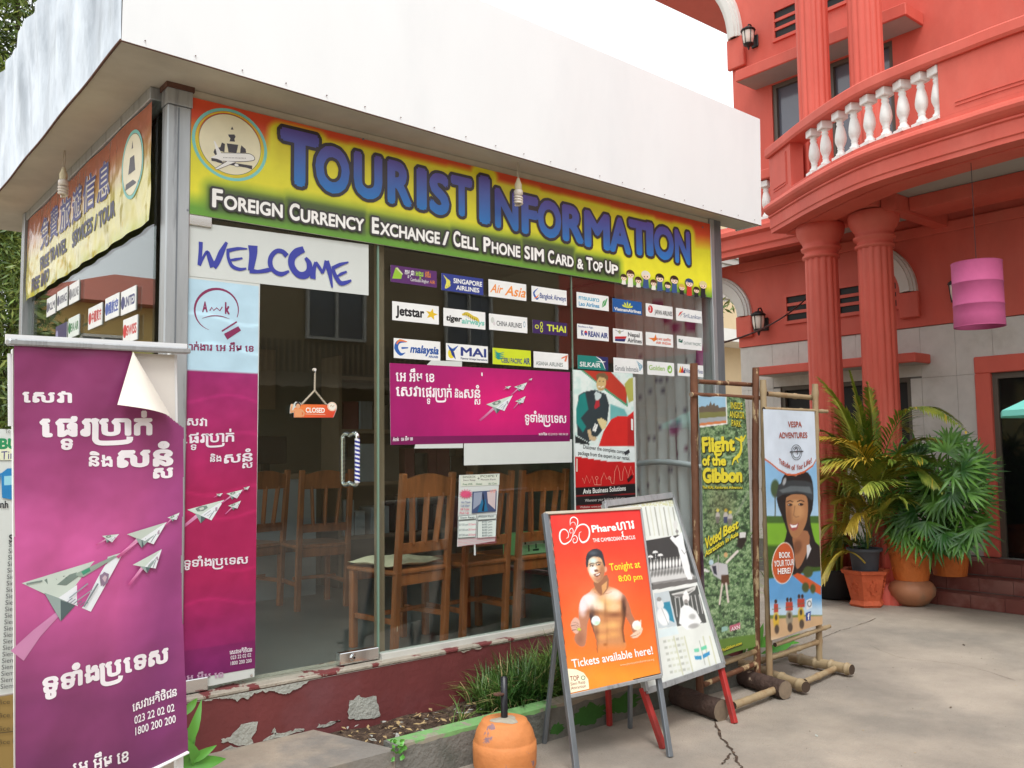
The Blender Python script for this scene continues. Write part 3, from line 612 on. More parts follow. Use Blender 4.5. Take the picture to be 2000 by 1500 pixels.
# columns
CAP = [(.175, 0), (.175, .005), (.20, .01), (.20, .035), (.178, .04), (.178, .075), (.21, .09), (.215, .11), (.185, .125), (.20, .16), (.235, .21), (.255, .25), (.262, .30), (.25, .33)]
for yy in (.87, .28):
    c = mk('column', MB().lathe((6.9, yy, G), [(.23, 0), (.23, .12), (.2, .16), (.175, .2)]+[(.176-.012*k/6, .2+k*(3.26)/6) for k in range(7)], M['red'], 96, flute=14, fdepth=.014, capt=False), V)
    mk('capital', MB().lathe((6.9, yy, 3.035), [(r_*.94, z_*1.1) for r_, z_ in CAP], M['red'], 32), c)
    c = mk('column', MB().lathe((6.9, yy, 3.72), [(.165, k*.9) for k in range(7)], M['red'], 96, flute=14, fdepth=.014), V)
# balcony: profile swept along the curved plan
BL = [(6.77, 1.375), (6.6, 1.1), (6.32, .64), (6.07, .16), (5.92, -.23), (5.84, -.68), (5.80, -1.1), (5.77, -1.53), (5.78, -2.6), (6.0, -4.2)]
BQ = smoothpts(BL, 8); BT = np.gradient(BQ, axis=0); BT /= np.linalg.norm(BT, axis=1)[:, None]; BN = np.stack([BT[:, 1], -BT[:, 0]], 1)   # outward (-X side)
if BN[20][0] > 0: BN = -BN
Bs = np.concatenate([[0], np.cumsum(np.linalg.norm(np.diff(BQ, axis=0), axis=1))])
def bpt(s, n=0.0, z=0.0):
    x = np.interp(s, Bs, BQ[:, 0]); y = np.interp(s, Bs, BQ[:, 1]); nx = np.interp(s, Bs, BN[:, 0]); ny = np.interp(s, Bs, BN[:, 1]); return (x+nx*n, y+ny*n, z)
def bs_at(px, py):
    d = ray(px, py); best = None
    for s in np.linspace(0, Bs[-1], 900):
        p = bpt(s); e = abs((p[0]-CP[0])*d[1]-(p[1]-CP[1])*d[0])
        if best is None or e < best[0]: best = (e, s)
    return best[1]
def sweep(prof, s0, s1, mt, n=40):
    mb = MB(); ss = np.linspace(s0, s1, n); k = len(prof); vs = [bpt(s, a, b) for s in ss for a, b in prof]
    fs = [(i*k+j, i*k+(j+1) % k, (i+1)*k+(j+1) % k, (i+1)*k+j) for i in range(n-1) for j in range(k)]
    mb.add(vs, fs, mt); mb.add(vs[:k], [tuple(range(k-1, -1, -1))], mt); mb.add(vs[-k:], [tuple(range(k))], mt); return mb
fas = [(0, 3.40), (0, 3.44), (.012, 3.45), (.012, 3.56), (.03, 3.57), (.03, 3.585), (.02, 3.59), (.05, 3.61), (.075, 3.635), (.085, 3.66), (.075, 3.69), (.05, 3.71), (.02, 3.715), (.0, 3.73), (0, 3.765), (-.16, 3.765), (-.16, 3.40)]
bal = mk('balcony', sweep(fas, 0, Bs[-1], M['red'], 90), V)
sA, sB = bs_at(1400+485/3.333, 1190/3.333), bs_at(1400+1455/3.333, 760/3.333)
mk('top_rail', sweep([(.03, 4.225), (.045, 4.25), (.045, 4.325), (.03, 4.34), (-.17, 4.34), (-.17, 4.225)], 0, Bs[-1], M['red'], 90), bal)
mk('parapet_panel', sweep([(.0, 3.766), (.0, 4.224), (-.14, 4.224), (-.14, 3.766)], .012, sA, M['red'], 16), bal)
mk('parapet_panel', sweep([(.0, 3.766), (.0, 4.224), (-.14, 4.224), (-.14, 3.766)], sB, Bs[-1], M['red'], 50), bal)
def bead(s0, s1, z0, z1):
    for (a, b, c, d_) in ((s0, s1, z0, z0+.012), (s0, s1, z0-.03, z0-.022), (s1, s1+.012, z0, z1), (s1+.02, s1+.028, z0-.03, z1)):
        mk('moulding', sweep([(.008, c), (.008, d_), (-.002, d_), (-.002, c)], a, b, M['red'], 24 if b-a > .1 else 3), bal)
bead(.1, sA-.12, 3.85, 4.17); 
for c_, d_ in ((3.85, 3.86), (3.82, 3.828)): mk('moulding', sweep([(.008, c_), (.008, d_), (-.002, d_), (-.002, c_)], sB+.13, Bs[-1], M['red'], 50), bal)
# balusters
BP = [(.060, 0), (.060, .035), (.046, .04), (.05, .055), (.034, .07), (.03, .095), (.036, .105), (.03, .115), (.042, .14), (.054, .17), (.058, .2), (.054, .24), (.042, .29), (.03, .325), (.036, .335), (.036, .345), (.028, .352), (.034, .365), (.044, .375)]
bm_ = MB(); bm_.lathe((0, 0, 0), [(r_*.92, z_*1.02) for r_, z_ in BP], M['baluster'], 24, wob=.05, capt=False); bm_.box((-.056, -.056, .384), (.056, .056, .46), M['baluster'], .006); bm_.box((-.062, -.062, -.001), (.062, .062, .03), M['baluster'])
b0 = mk('baluster', bm_, bal, local=True)
first = True
for (a, b) in [(590, 1140), (665, 1090), (760, 1040), (850, 1005), (950, 960), (1060, 915), (1170, 870), (1290, 820), (1400, 782)]:
    s = bs_at(1400+a/3.333, b/3.333)+.025; p = np.array(bpt(s, -.065, 3.765))-wloc(bal)
    if first: o = b0; first = False
    else: o = b0.copy(); COL.objects.link(o)
    o.location = p; o.rotation_euler = (0, 0, random.uniform(-.1, .1)+math.atan2(*reversed(np.gradient(BQ, axis=0)[min(len(BQ)-1, int(s/Bs[-1]*len(BQ)))])))
# recessed straight gallery edge towards the kiosk
g = mk('gallery_edge', MB().prism([(7.36, 1.3, 3.4), (7.36, 1.3, 3.46), (7.34, 1.3, 3.48), (7.34, 1.3, 3.6), (7.29, 1.3, 3.63), (7.29, 1.3, 3.68), (7.34, 1.3, 3.72), (7.36, 1.3, 3.76), (7.5, 1.3, 3.76), (7.5, 1.3, 3.4)], (0, 5.2, 0), M['red']), V)
mk('hand_rail', MB().box((7.33, 1.45, 4.225), (7.5, 6.5, 4.34), M['red'], .01), g)
for k in range(9):
    o = b0.copy(); COL.objects.link(o); o.parent = g; o.location = np.array((7.42, 1.62+k*.24, 3.76))-wloc(g); o.rotation_euler = (0, 0, 0)
# balcony underside: plaster ceiling with coral beams
ins = [(float(a), float(b)) for a, b in [bpt(s, -.161)[:2] for s in np.linspace(0, Bs[-1], 30)]]
mk('porch_ceiling', MB().prism([(a, b, 3.52) for a, b in ins]+[(7.88, -4.3, 3.52), (7.88, 6.4, 3.52), (7.51, 6.4, 3.52), (7.51, 1.5, 3.52)], (0, 0, .1), M['ceil']), V)
mk('beam', sweep([(-.165, 3.39), (-.165, 3.515), (-.42, 3.515), (-.42, 3.39)], 0, Bs[-1], M['red'], 60), V)
mk('beam', MB().box((6.75, -.02, 3.36), (7.87, .12, 3.516), M['red']).box((6.6, .13, 3.41), (7.25, 1.05, 3.517), M['red']), V)
mk('beam', MB().box((7.02, -4.2, 3.385), (7.45, -.03, 3.514), M['red']), V)
lp = onZ(1860, 398, 3.5)
l = mk('ceiling_lamp', MB().lathe((lp[0], lp[1], 3.44), [(.02, 0), (.055, .01), (.075, .04), (.08, .079)], M['opal'], 20), V)
mk('ring', MB().lathe((lp[0], lp[1], 3.475), [(.1, 0), (.1, .04)], M['frame'], 20), l)
def wall_lantern(y, z, x, sc=1.0):
    c = (x-.13*sc, y, z); g = mk('wall_lantern', MB().lathe((c[0], y, z), [(q*sc, w*sc) for q, w in ((.03, .13), (.075, .10), (.082, .085), (.07, .085), (.07, .075))], M['dark'], 14).lathe((c[0], y, z), [(q*sc, w*sc) for q, w in ((.006, -.13), (.012, -.11), (.02, -.09), (.055, -.075), (.058, -.062))], M['dark'], 14)
        .tube([(x, y, z-.02*sc), (x-.03*sc, y, z+.1*sc), (x-.08*sc, y, z+.17*sc), (x-.12*sc, y, z+.16*sc), (x-.13*sc, y, z+.12*sc)], .009*sc, M['dark'], 6).rbox((x-.012, y, z), (1, 0, 0), (0, 1, 0), (0, 0, 1), .012, .045*sc, .07*sc, M['dark'], .01), V)
    for k in range(6):
        a = k*math.pi/3; mk('rib', MB().tube([(c[0]+.052*sc*math.cos(a), y+.052*sc*math.sin(a), z-.07*sc), (c[0]+.068*sc*math.cos(a), y+.068*sc*math.sin(a), z+.08*sc)], .005*sc, M['dark'], 5), g)
    mk('lamp_glass', MB().lathe(c, [(q*sc, w*sc) for q, w in ((.02, -.085), (.048, -.06), (.06, .0), (.064, .08))], M['opal'], 16), g)
wall_lantern(2.24, 2.6, XW-.02, 1.15); wall_lantern(2.26, 6.22, XW, 1.15); wall_lantern(-.14, 2.62, XW-.02, 1.15)
# cable from kiosk to villa wall
p0, p1 = np.array([3.98, .05, 1.86]), np.array(onX(1575, 583, 7.85)); mb = MB()
mb.tube([p0+(p1-p0)*k/14+np.array([0, 0, -.9*(k/14)*(1-k/14)*.35]) for k in range(15)], .008, M['dark'], 6); tag(mk('cable', mb), 'thin black cable sagging from the kiosk post to the coral wall', 'cable')
# pink paper lantern, turquoise parasol
lc = np.array([6.0, -1.045]); t = thing('paper_lantern', (lc[0], lc[1], 2.03), 'pink cylindrical paper lantern hanging under the balcony', 'lantern')
mb = MB(); mb.lathe((lc[0], lc[1], 0), [(.186, 2.03), (.19, 2.04), (.187, 2.12), (.187, 2.2), (.191, 2.205), (.187, 2.21), (.187, 2.38), (.191, 2.385), (.187, 2.39), (.187, 2.545), (.19, 2.555)], M['pink'], 40, capb=False, capt=False); mk('shade', mb, t)
mk('hoop', MB().tube([(lc[0]+.188*math.cos(a), lc[1]+.188*math.sin(a), 2.032) for a in np.linspace(0, 2*math.pi, 33)], .004, M['pink'], 5, cap=False), t)
mk('crossbar', MB().tube([(lc[0]-.187, lc[1], 2.545), (lc[0]+.187, lc[1], 2.545)], .003, M['dark'], 5).tube([(lc[0], lc[1], 2.545), (lc[0], lc[1], 3.385)], .0025, M['dark'], 5), t)
pc = np.array([6.4, -1.73]); t = thing('parasol', (pc[0], pc[1], G), 'turquoise garden parasol whose tip shows in front of the dark doorway', 'parasol')
rim = [(pc[0]+.72*math.cos(a), pc[1]+.72*math.sin(a)) for a in np.linspace(0, 2*math.pi, 9)[:-1]]
mk('canopy', MB().add([(pc[0], pc[1], 1.68)]+[(a, b, 1.345) for a, b in rim]+[(a, b, 1.30) for a, b in rim], [(0, 1+k, 1+(k+1) % 8) for k in range(8)]+[(1+k, 9+k, 9+(k+1) % 8, 1+(k+1) % 8) for k in range(8)], M['teal']), t)
mk('pole', MB().tube([(pc[0], pc[1], G), (pc[0], pc[1], 1.70)], .015, M['alu'], 10), t)
mk('base', MB().lathe((pc[0], pc[1], G), [(.2, 0), (.2, .03), (.16, .06), (.03, .07)], M['cement'], 20), t)
# ---------------------------------------------------------------- kiosk
K = thing('kiosk', (2, 1.7, G), 'glass fronted booth with white sheet metal roof and maroon plinth', 'kiosk')
ZT = 2.80; YB = 2.88
mk('plinth', MB().box((-.19, -.07, G), (4.06, .10, -.02), M['maroon']).box((-.19, .101, G), (-.06, YB, -.02), M['maroon']).box((3.9, .101, G), (4.06, YB, -.02), M['maroon']), K)
def rough_strip(y, z0, z1, x0, x1, n, name, mt, amp=.5, seed=1, dn=.003):
    q = np.linspace(x0, x1, n+1); h = vnoise(q*1.0+seed, q*0+seed*.37, 4.0, seed, 6); h = np.clip((h-.47)*4.5, .03, 1)
    top = [(x, y-dn, z1) for x in q]; bot = [(x, y-dn, z1-(z1-z0)*k) for x, k in zip(q, h)]
    return mk(name, MB().add(bot+top, [(k, k+1, n+1+k+1, n+1+k) for k in range(n)], mt), K)
mk('ledge', MB().box((-.195, -.076, -.0195), (4.065, .12, 0.0), M['ledge'], .005), K)
def chip(pts, name='paint_chip', y=-.074):
    q = []; r = random.Random(len(pts)); P = [onY(380+a/4.762, 1340+b/4.762, y) for a, b in pts]
    for i in range(len(P)):
        a, b = P[i], P[(i+1) % len(P)]
        for k in range(3): c = a+(b-a)*k/3; q.append((c[0]+r.uniform(-.005, .005), y, c[2]+r.uniform(-.005, .005)))
    mk(name, MB().prism(q, (0, .002, 0), M['chip']), K)
chip([(250, 525), (255, 495), (310, 485), (370, 430), (440, 350), (590, 335), (570, 420), (530, 480), (540, 540), (400, 555), (330, 520)])
chip([(1430, 300), (1430, 240), (1450, 140), (1530, 88), (1600, 105), (1690, 95), (1700, 180), (1730, 250), (1715, 290), (1600, 305), (1500, 310)])
chip([(640, 520), (660, 480), (760, 440), (900, 420), (960, 398), (1020, 400), (1010, 420), (830, 470)]); chip([(1140, 380), (1165, 345), (1190, 365), (1300, 325), (1370, 312), (1300, 345), (1200, 385)])
chip([(720, 430), (740, 395), (762, 400), (750, 450)]); chip([(200, 625), (330, 560), (420, 570), (300, 605)])
rough_strip(-.0735, -.075, -.0195, -.1, 1.4, 300, 'paint_chip', M['chip'], .9, 4); rough_strip(-.0735, -.05, -.0195, 1.4, 4.0, 400, 'paint_chip', M['ledge'], .9, 6)
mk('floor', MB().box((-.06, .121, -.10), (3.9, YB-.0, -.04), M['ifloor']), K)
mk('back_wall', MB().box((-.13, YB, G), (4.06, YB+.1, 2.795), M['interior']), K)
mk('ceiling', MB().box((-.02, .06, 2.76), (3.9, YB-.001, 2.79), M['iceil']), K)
# roof
FL = (-.40, -.33, 2.80); FR = onY(1487, 440, -.17); fr = (float(FR[0]), -.17, float(FR[2]))
def fascia_front(i, j):
    x = FL[0]+(fr[0]-FL[0])*i; y = FL[1]+(fr[1]-FL[1])*i; z0 = FL[2]+(fr[2]-FL[2])*i-.012*math.sin(math.pi*i); z1 = 3.62
    n = .0015*math.sin(x*5+2*j)+.001*math.sin(x*11); return (x, y-.02*j+n*(.3+.7*j*(1-j)*4), z0+(z1-z0)*j)
mb = MB(); mb.sheet(fascia_front, 120, 10, M['white']); roof = mk('roof', mb, K)
r7 = np.random.default_rng(11); wv = r7.random((9, 9))
def fascia_left(i, j):
    y = FL[1]+(3.45-FL[1])*i; n = .012*math.sin(y*5.3+j*3)+.009*math.sin(y*13+j*2)+.006*math.sin(y*27-j*5)
    return (FL[0]-.01*j+n*(.25+j), y, FL[2]+(3.62-FL[2])*j-.004*math.sin(y*7)*(1-j))
mk('fascia', MB().sheet(fascia_left, 120, 12, M['steel']), roof)
mk('fascia', MB().box((fr[0]-.004, fr[1]+.003, fr[2]), (fr[0], .067, 3.61), M['white']), roof)
mk('soffit', MB().prism([(-.395, -.325, 2.8), (4.325, -.165, 2.8), (4.325, .067, 2.8), (4.07, .067, 2.8), (4.07, 3.44, 2.8), (-.395, 3.44, 2.8)], (0, 0, .012), M['soffit']), roof)
mk('roof_deck', MB().prism([(-.38, -.31, 3.45), (4.31, -.15, 3.45), (4.31, .06, 3.45), (4.06, .06, 3.45), (4.06, 3.43, 3.45), (-.38, 3.43, 3.45)], (0, 0, .02), M['ceil']), roof)
e_ = MB(); e_.tube([(FL[0]-.002, y, fascia_left((y-FL[1])/(3.45-FL[1]), 0)[2]-.003) for y in np.linspace(-.33, 3.44, 50)], .006, M['rust'], 5); e_.tube([np.array(fascia_front(i, 0))-(0, -.002, .003) for i in np.linspace(0, 1, 40)], .0035, M['rust'], 5); mk('rusty_edge', e_, roof)
for i in np.linspace(.02, .98, 22): p = np.array(fascia_front(i, .03)); mk('rivet', MB().lathe((0, 0, 0), [(.004, 0), (.002, .003)], M['rust'], 6), roof, local=True).location = p-wloc(roof)-(0, .004, 0)
for z in (2.9,): pass
# frame
mk('post', MB().box((-.11, -.03, 0.0), (0.0, .05, 2.70), M['alu'], .006).box((-.062, -.034, .002), (-.057, -.031, 2.69), M['aludark']), K, label='fluted aluminium corner post')
mk('post_cap', MB().box((-.113, -.033, 2.70), (.003, .053, 2.775), M['alu']).box((-.12, -.04, 2.775), (.01, .06, 2.80), M['rust']), K)
mk('post', MB().box((3.88, -.03, 0), (3.925, .08, 2.80), M['alu'], .004).box((3.926, -.02, 0), (4.02, .08, 2.80), M['aludark'], .004), K, label='grey aluminium end post')
mk('post', MB().box((-.17, 2.80, 0), (-.10, 2.88, 2.80), M['alu'], .005), K, label='far post of the side window')
mk('header', MB().box((.0, -.012, 2.757), (3.88, .06, 2.799), M['palewood'], .003), K)
mk('header', MB().box((-.16, .07, 2.74), (-.07, 2.80, 2.799), M['alu'], .003), K)
mk('bottom_rail', MB().box((1.03, -.03, .0), (3.88, .03, .028), mat('white rail', (205, 205, 198), .6, var=.06)), K)
mk('post', MB().box((1.045, .035, 0), (1.085, .075, 2.76), M['tan']), K, label='thin tan inner post')
d = mk('glass_door', MB().box((.005, -.005, .012), (1.018, .005, 2.195), M['glass']), K)
mk('hinge_patch', MB().box((onY(354, 430, -.02)[0], -.018, 2.148), (onY(415, 430, -.02)[0], .018, 2.21), M['chrome'], .003), d)
mk('hinge_patch', MB().box((onY(347, 1345, -.02)[0], -.018, .006), (onY(407, 1345, -.02)[0], .018, .065), M['chrome'], .003), d)
lk = mk('lock', MB().box((onY(664, 1290, -.02)[0], -.02, .006), (1.018, .02, .066), M['chrome'], .003), d)
lx = onY(690, 1285, -.022)[0]; mb = MB(); mb.tube([(lx, -.0205, .037), (lx, -.032, .037)], [.02, .015], M['chrome'], 16).tube([(lx, -.032, .037), (lx, -.034, .037)], .006, M['dark'], 10); mk('keyhole', mb, lk)
hx = .857
def dcurve(y0, y1, z0, z1): return [(hx, -.006 if y1 < 0 else .006, z0+.02), (hx, y1*.6, z0+.012), (hx, y1*.93, z0+.02), (hx, y1, z0+.05), (hx, y1, z1-.05), (hx, y1*.93, z1-.02), (hx, y1*.6, z1-.012), (hx, -.006 if y1 < 0 else .006, z1-.02)]
h = mk('handle', MB().tube(smoothpts(dcurve(0, -.075, .9, 1.19), 5), .0115, M['chrome'], 12), d)
mk('handle', MB().tube(smoothpts(dcurve(0, .075, .9, 1.19), 5), .0115, M['chrome'], 12), d, label='inner chrome half of the handle')
# striped tape on the outer bar: helical quads
mb = MB(); n = 16; zs = np.linspace(.925, 1.15, 92); white_ = mat('white tape', (226, 228, 232), .5); blue_ = mat('blue tape', (36, 44, 142), .4)
for i in range(len(zs)-1):
    for k in range(n):
        a0, a1 = 2*math.pi*k/n, 2*math.pi*(k+1)/n; ph = (zs[i]/.0215+k/n) % 1
        mb.add([(hx+.0135*math.cos(a), -.075+.0135*math.sin(a), z) for a, z in ((a0, zs[i]), (a1, zs[i]), (a1, zs[i+1]), (a0, zs[i+1]))], [(0, 1, 2, 3)], blue_ if ph < .52 else white_, True)
mk('tape', mb, h)
mk('glass_pane', MB().box((1.03, -.005, .028), (2.458, .005, 2.75), M['glass']), K)
mk('glass_pane', MB().box((2.464, -.005, .028), (3.88, .005, 2.75), M['glass']), K)
mk('glass_pane', MB().box((.005, -.005, 2.205), (1.02, .005, 2.75), M['glass']), K, label='transom pane above the door')
mk('pane_edge', MB().box((1.019, -.0052, .03), (1.029, .0052, 2.195), M['greenedge']).box((2.4585, -.0052, .03), (2.4635, .0052, 2.2), M['greenedge']), K)
mk('glass_pane', MB().box((-.13, .07, .0), (-.12, 2.80, 2.74), M['sideglass']), K, label='side window pane mirroring the yellow house')
# right-hand side wall (window behind the curtain)
mk('wall', MB().box((3.94, .09, 0), (4.02, 1.6, .5), M['interior']).box((3.94, 1.6, 0), (4.02, YB-.01, 2.79), M['interior']).box((3.94, .09, 2.5), (4.02, 1.6, 2.79), M['interior']).box((3.94, .93, 1.62), (4.02, 1.6, 2.5), M['interior']), K, label='solid part of the right side wall')
mk('glass_pane', MB().box((3.975, .09, .5), (3.985, 1.6, 2.5), M['glass']), K, label='side pane behind the curtain')
sf = mk('side_window_frame', MB().box((3.93, 1.02, .5), (3.96, 1.06, 1.6), M['desk']).box((3.93, 1.55, .5), (3.96, 1.6, 1.6), M['desk']).box((3.93, 1.06, 1.56), (3.96, 1.55, 1.6), M['desk']).box((3.93, 1.06, .9), (3.96, 1.55, .94), M['desk']).box((3.93, 1.06, .5), (3.96, 1.55, .53), M['desk']), K)
mk('middle_bar', MB().box((3.925, 1.30, .53), (3.965, 1.345, 1.56), M['dark']), sf)
# slab before the door and planter
mk_ = MB(); mk_.prism([(-.9, -.59, G), (.76, -.59, G), (.76, -.55, G), (.62, -.072, G), (-.9, -.072, G)], (0, 0, .16), M['slab']); tag(mk('doorstep', mk_, loc=(0, -.3, G)), 'worn concrete slab in front of the glass door', kind='structure')
PT = thing('planter', (2.4, -.35, G), 'long low concrete planter with flaking green paint along the booth front', 'planter')
mk('kerb', MB().box((.765, -.585, G), (3.3, -.48, -.245), M['curb']).box((3.2, -.479, G), (3.3, -.072, -.245), M['curb']), PT)
mb = MB(); r = random.Random(2)
def rim_strip(x0, x1, mt, z=-.2445, rag=.02):
    P = []; n = 30
    for k in range(n+1): P.append((x0+(x1-x0)*k/n, -.585))
    Q = [(x, -.48) for x, _ in P]; vs = [(x, y, z) for x, y in P+Q]+[(x, -.5853, z-.012-(r.random()*rag)) for x, _ in P]
    return MB().add(vs, [(k, k+1, n+1+k+1, n+1+k) for k in range(n)]+[(2*n+2+k, 2*n+2+k+1, k+1, k) for k in range(n)], mt)
mk('green_rim', rim_strip(.78, 1.75, M['curbgreen'], rag=.012), PT); mk('bare_rim', rim_strip(1.75, 3.29, M['slab'], rag=.015), PT)
def patch(cx, cz, rx, rz, mt, y=-.5865, seed=0):
    r = random.Random(seed); pts = [(cx+rx*math.cos(a)*(1+r.uniform(-.35, .2)), y, cz+rz*math.sin(a)*(1+r.uniform(-.35, .2))) for a in np.linspace(0, 2*math.pi, 34)[:-1]]
    return mk('moss_patch', MB().prism(pts, (0, .0012, 0), mt), PT)
patch(1.98, -.34, .14, .055, M['moss'], seed=1); patch(2.25, -.33, .13, .05, M['moss'], seed=2); patch(1.75, -.37, .05, .03, M['moss'], seed=4)
mb = MB(); mb.sheet(lambda i, j: (.64+2.56*i, -.485+.41*j, -.30+.02*math.sin(i*40)*math.sin(j*9)), 60, 10, M['soil']); mk('soil', mb, PT)
mb = MB(); r = random.Random(9)
for k in range(240):
    x, y = r.uniform(.72, 2.0), r.uniform(-.47, -.1); a = r.uniform(0, 6.3); s = r.uniform(.008, .028); w = s*r.uniform(.3, .5); z = -.285+r.random()*.012; c, n_ = math.cos(a), math.sin(a)
    mb.add([(x-s*c, y-s*n_, z), (x+w*n_, y-w*c, z+.006), (x+s*c, y+s*n_, z+r.uniform(0, .012)), (x-w*n_, y+w*c, z+.003)], [(0, 1, 2, 3)], r.choice([M['deadleaf'], M['deadleaf'], M['chip'], M['soil']]))
tag(mk('leaf_litter', mb, PT), kind='stuff')
# ---------------------------------------------------------------- printed signs on the kiosk front
C2 = (350, 180, 3.571); C3 = (850, 280, 3.1246); C8 = (340, 440, 4.1675)
def front_sheet(y): return Sheet((0, y, 0), (1, 0, 0), (0, 0, 1))
# --- big banner
S = front_sheet(-.024); B0 = onY(360, 418, -.024)
t = thing('shop_banner', (1.94, -.024, 2.2), 'long yellow and red tourist information banner above the door and windows', 'banner', 'printed banners round the top of the booth')
mk('backing', MB().box((-.0, -.0225, 2.198), (3.885, -.0125, 2.757), M['vinylw']), t)
pc_ = Picture(S, (0.0, 2.198), (3.885, 2.757), 330, 48)
tv = pc_.tv; tu = pc_.tu
def halo(boxes, soft):
    D = np.full(pc_.X.shape, 1e9)
    for (x0, y0, x1, y1) in boxes:
        a = S.uv(x0, y0); b = S.uv(x1, y1); u0, u1 = a[0], b[0]; v1, v0 = a[1], b[1]
        dx = np.maximum(np.maximum(u0-pc_.Uu, pc_.Uu-u1), 0); dy = np.maximum(np.maximum(v0-pc_.Vv, pc_.Vv-v1), 0); D = np.minimum(D, np.hypot(dx, dy))
    return np.clip(1-D/soft, 0, 1)
TI = [('T', 546, 262, 622, 372, 110), ('O', 615, 288, 682, 385, 94), ('U', 690, 302, 746, 395, 90), ('R', 756, 318, 804, 406, 86), ('I', 813, 331, 833, 412, 82), ('S', 838, 337, 877, 424, 82), ('T', 880, 344, 922, 427, 78),
      ('I', 935, 342, 957, 440, 94), ('N', 966, 372, 1012, 453, 78), ('F', 1018, 377, 1051, 462, 76), ('O', 1050, 388, 1096, 470, 74), ('R', 1098, 398, 1140, 478, 72), ('M', 1141, 408, 1191, 491, 72), ('A', 1190, 421, 1232, 499, 70), ('T', 1228, 429, 1268, 503, 68), ('I', 1262, 436, 1276, 502, 66), ('O', 1277, 443, 1316, 512, 66), ('N', 1318, 450, 1348, 519, 66)]
h1 = halo([(a, b, c, d) for _, a, b, c, d, _2 in TI], .085)
pc_.A[:] = (244, 238, 58)
top = np.clip((tv-.62-.08*vnoise(pc_.Uu, pc_.Vv, 3, 2)+.03)/.22, 0, 1); top = top*(1-np.clip(h1*2.6-.2, 0, 1))
pc_.mix(top, (228, 82, 48))
pc_.mix(np.clip((h1-.25)*1.2, 0, 1)*np.clip((tv-.5)*3, 0, 1)*.6, (214, 190, 30))
pc_.mix(np.clip((.2-tv-.06*tu)/.14, 0, 1), (104, 160, 58))
h2 = halo([(413, 369, 551, 428), (564, 392, 710, 453), (725, 424, 875, 479), (884, 450, 1015, 503), (1023, 470, 1119, 524), (1126, 500, 1207, 540)], .07)
pc_.mix(h2*.85, (98, 146, 50)); pc_.mix(np.clip(h2*2-1.1, 0, 1)*.8, (66, 74, 60))
pc_.mul(pc_.N(.012, 3), .97); pc_.build('picture', t, PRINT)
p = Print(S, C2, .0016)
p.ell(357, 367, 250, 250, (132, 214, 208), px=True, n=48, hole=.92); p.ell(357, 366, 226, 226, (236, 208, 60), px=True, n=48, hole=.955)
p.ell(357, 366, 208, 210, (96, 96, 84), px=True, n=48); p.ell(357, 366, 205, 207, (244, 238, 204), px=True, n=48)
dk = (70, 66, 72)
for pts in ([(368, 240), (378, 262), (358, 262)], [(340, 296), (384, 296), (392, 312), (384, 326), (388, 346), (350, 344), (356, 322), (346, 312)], [(330, 358), (410, 368), (404, 400), (398, 424), (342, 420), (338, 392)],
            [(296, 352), (318, 362), (314, 420), (286, 412), (272, 388), (286, 384)], [(432, 372), (446, 384), (462, 398), (466, 424), (424, 424), (426, 396)], [(246, 396), (268, 404), (270, 432), (250, 440), (238, 420)],
            [(250, 486), (380, 494), (508, 514), (506, 540), (468, 528), (300, 500)], [(222, 456), (300, 470), (296, 492), (224, 480)]): p.poly(pts, dk)
p.poly([(238, 338), (250, 346), (290, 424), (460, 428), (500, 436), (520, 452), (524, 470), (504, 480), (420, 486), (300, 482), (262, 466), (214, 458), (262, 436)], (250, 250, 246)); p.stroke([(290, 424), (460, 428), (500, 436), (520, 452), (524, 470), (504, 480), (420, 486), (300, 482)], 4, dk, sm=3)
p.poly([(330, 482), (392, 488), (262, 540), (244, 534)], (248, 248, 244)); p.stroke([(330, 484), (246, 534), (264, 542), (394, 490)], 3, dk); p.ell(398, 510, 18, 12, (250, 250, 246), px=True); p.ell(398, 510, 18, 12, dk, px=True, hole=.8)
for k in range(16): p.ell(308+k*10, 458+k*.3, 2.6, 3, dk, px=True, n=6)
p.build('emblem', t)
p = Print(S, (0, 0, 1), .0030)
# halo built from fat strokes: draw glyph several times shifted
seq = [0]
def fat(words, rad, col, n):
    p.n = n
    for k in range(14):
        seq[0] = k*6; a = 2*math.pi*k/14; words((rad*math.cos(a), rad*math.sin(a)), col)
def ti(off, col, col2=None):
    for ch, a, b, c, d, h in TI:
        bl = p.k(a, d-(c-a)*.155); br = p.k(c, d); v, f = glyphs(ch, .05); w = br[0]-bl[0]; hh = p.k(a, d-(c-a)*.155-h)[1]-bl[1]
        x0, x1, y0, y1 = v[:, 0].min(), v[:, 0].max(), v[:, 1].min(), v[:, 1].max(); jt = 0.0
        q = np.stack([(v[:, 0]-x0)/(x1-x0)*w+bl[0]+off[0], (v[:, 1]-y0)/(y1-y0)*hh+br[1]+off[1], v[:, 2]+seq[0]], 1)
        if col2 is not None:
            tt = np.clip((v[:, 1]-y0)/(y1-y0), 0, 1)[:, None]; p.raw(q, f, np.asarray(col)*(1-tt)+np.asarray(col2)*tt)
        else: p.raw(q, f, col)
        p.n -= .00012
    p.n += .00003
fat(ti, .018, (62, 56, 60), .0022); seq[0] = 0; p.n = .0042; ti((0, 0), (44, 128, 204), (100, 84, 168))
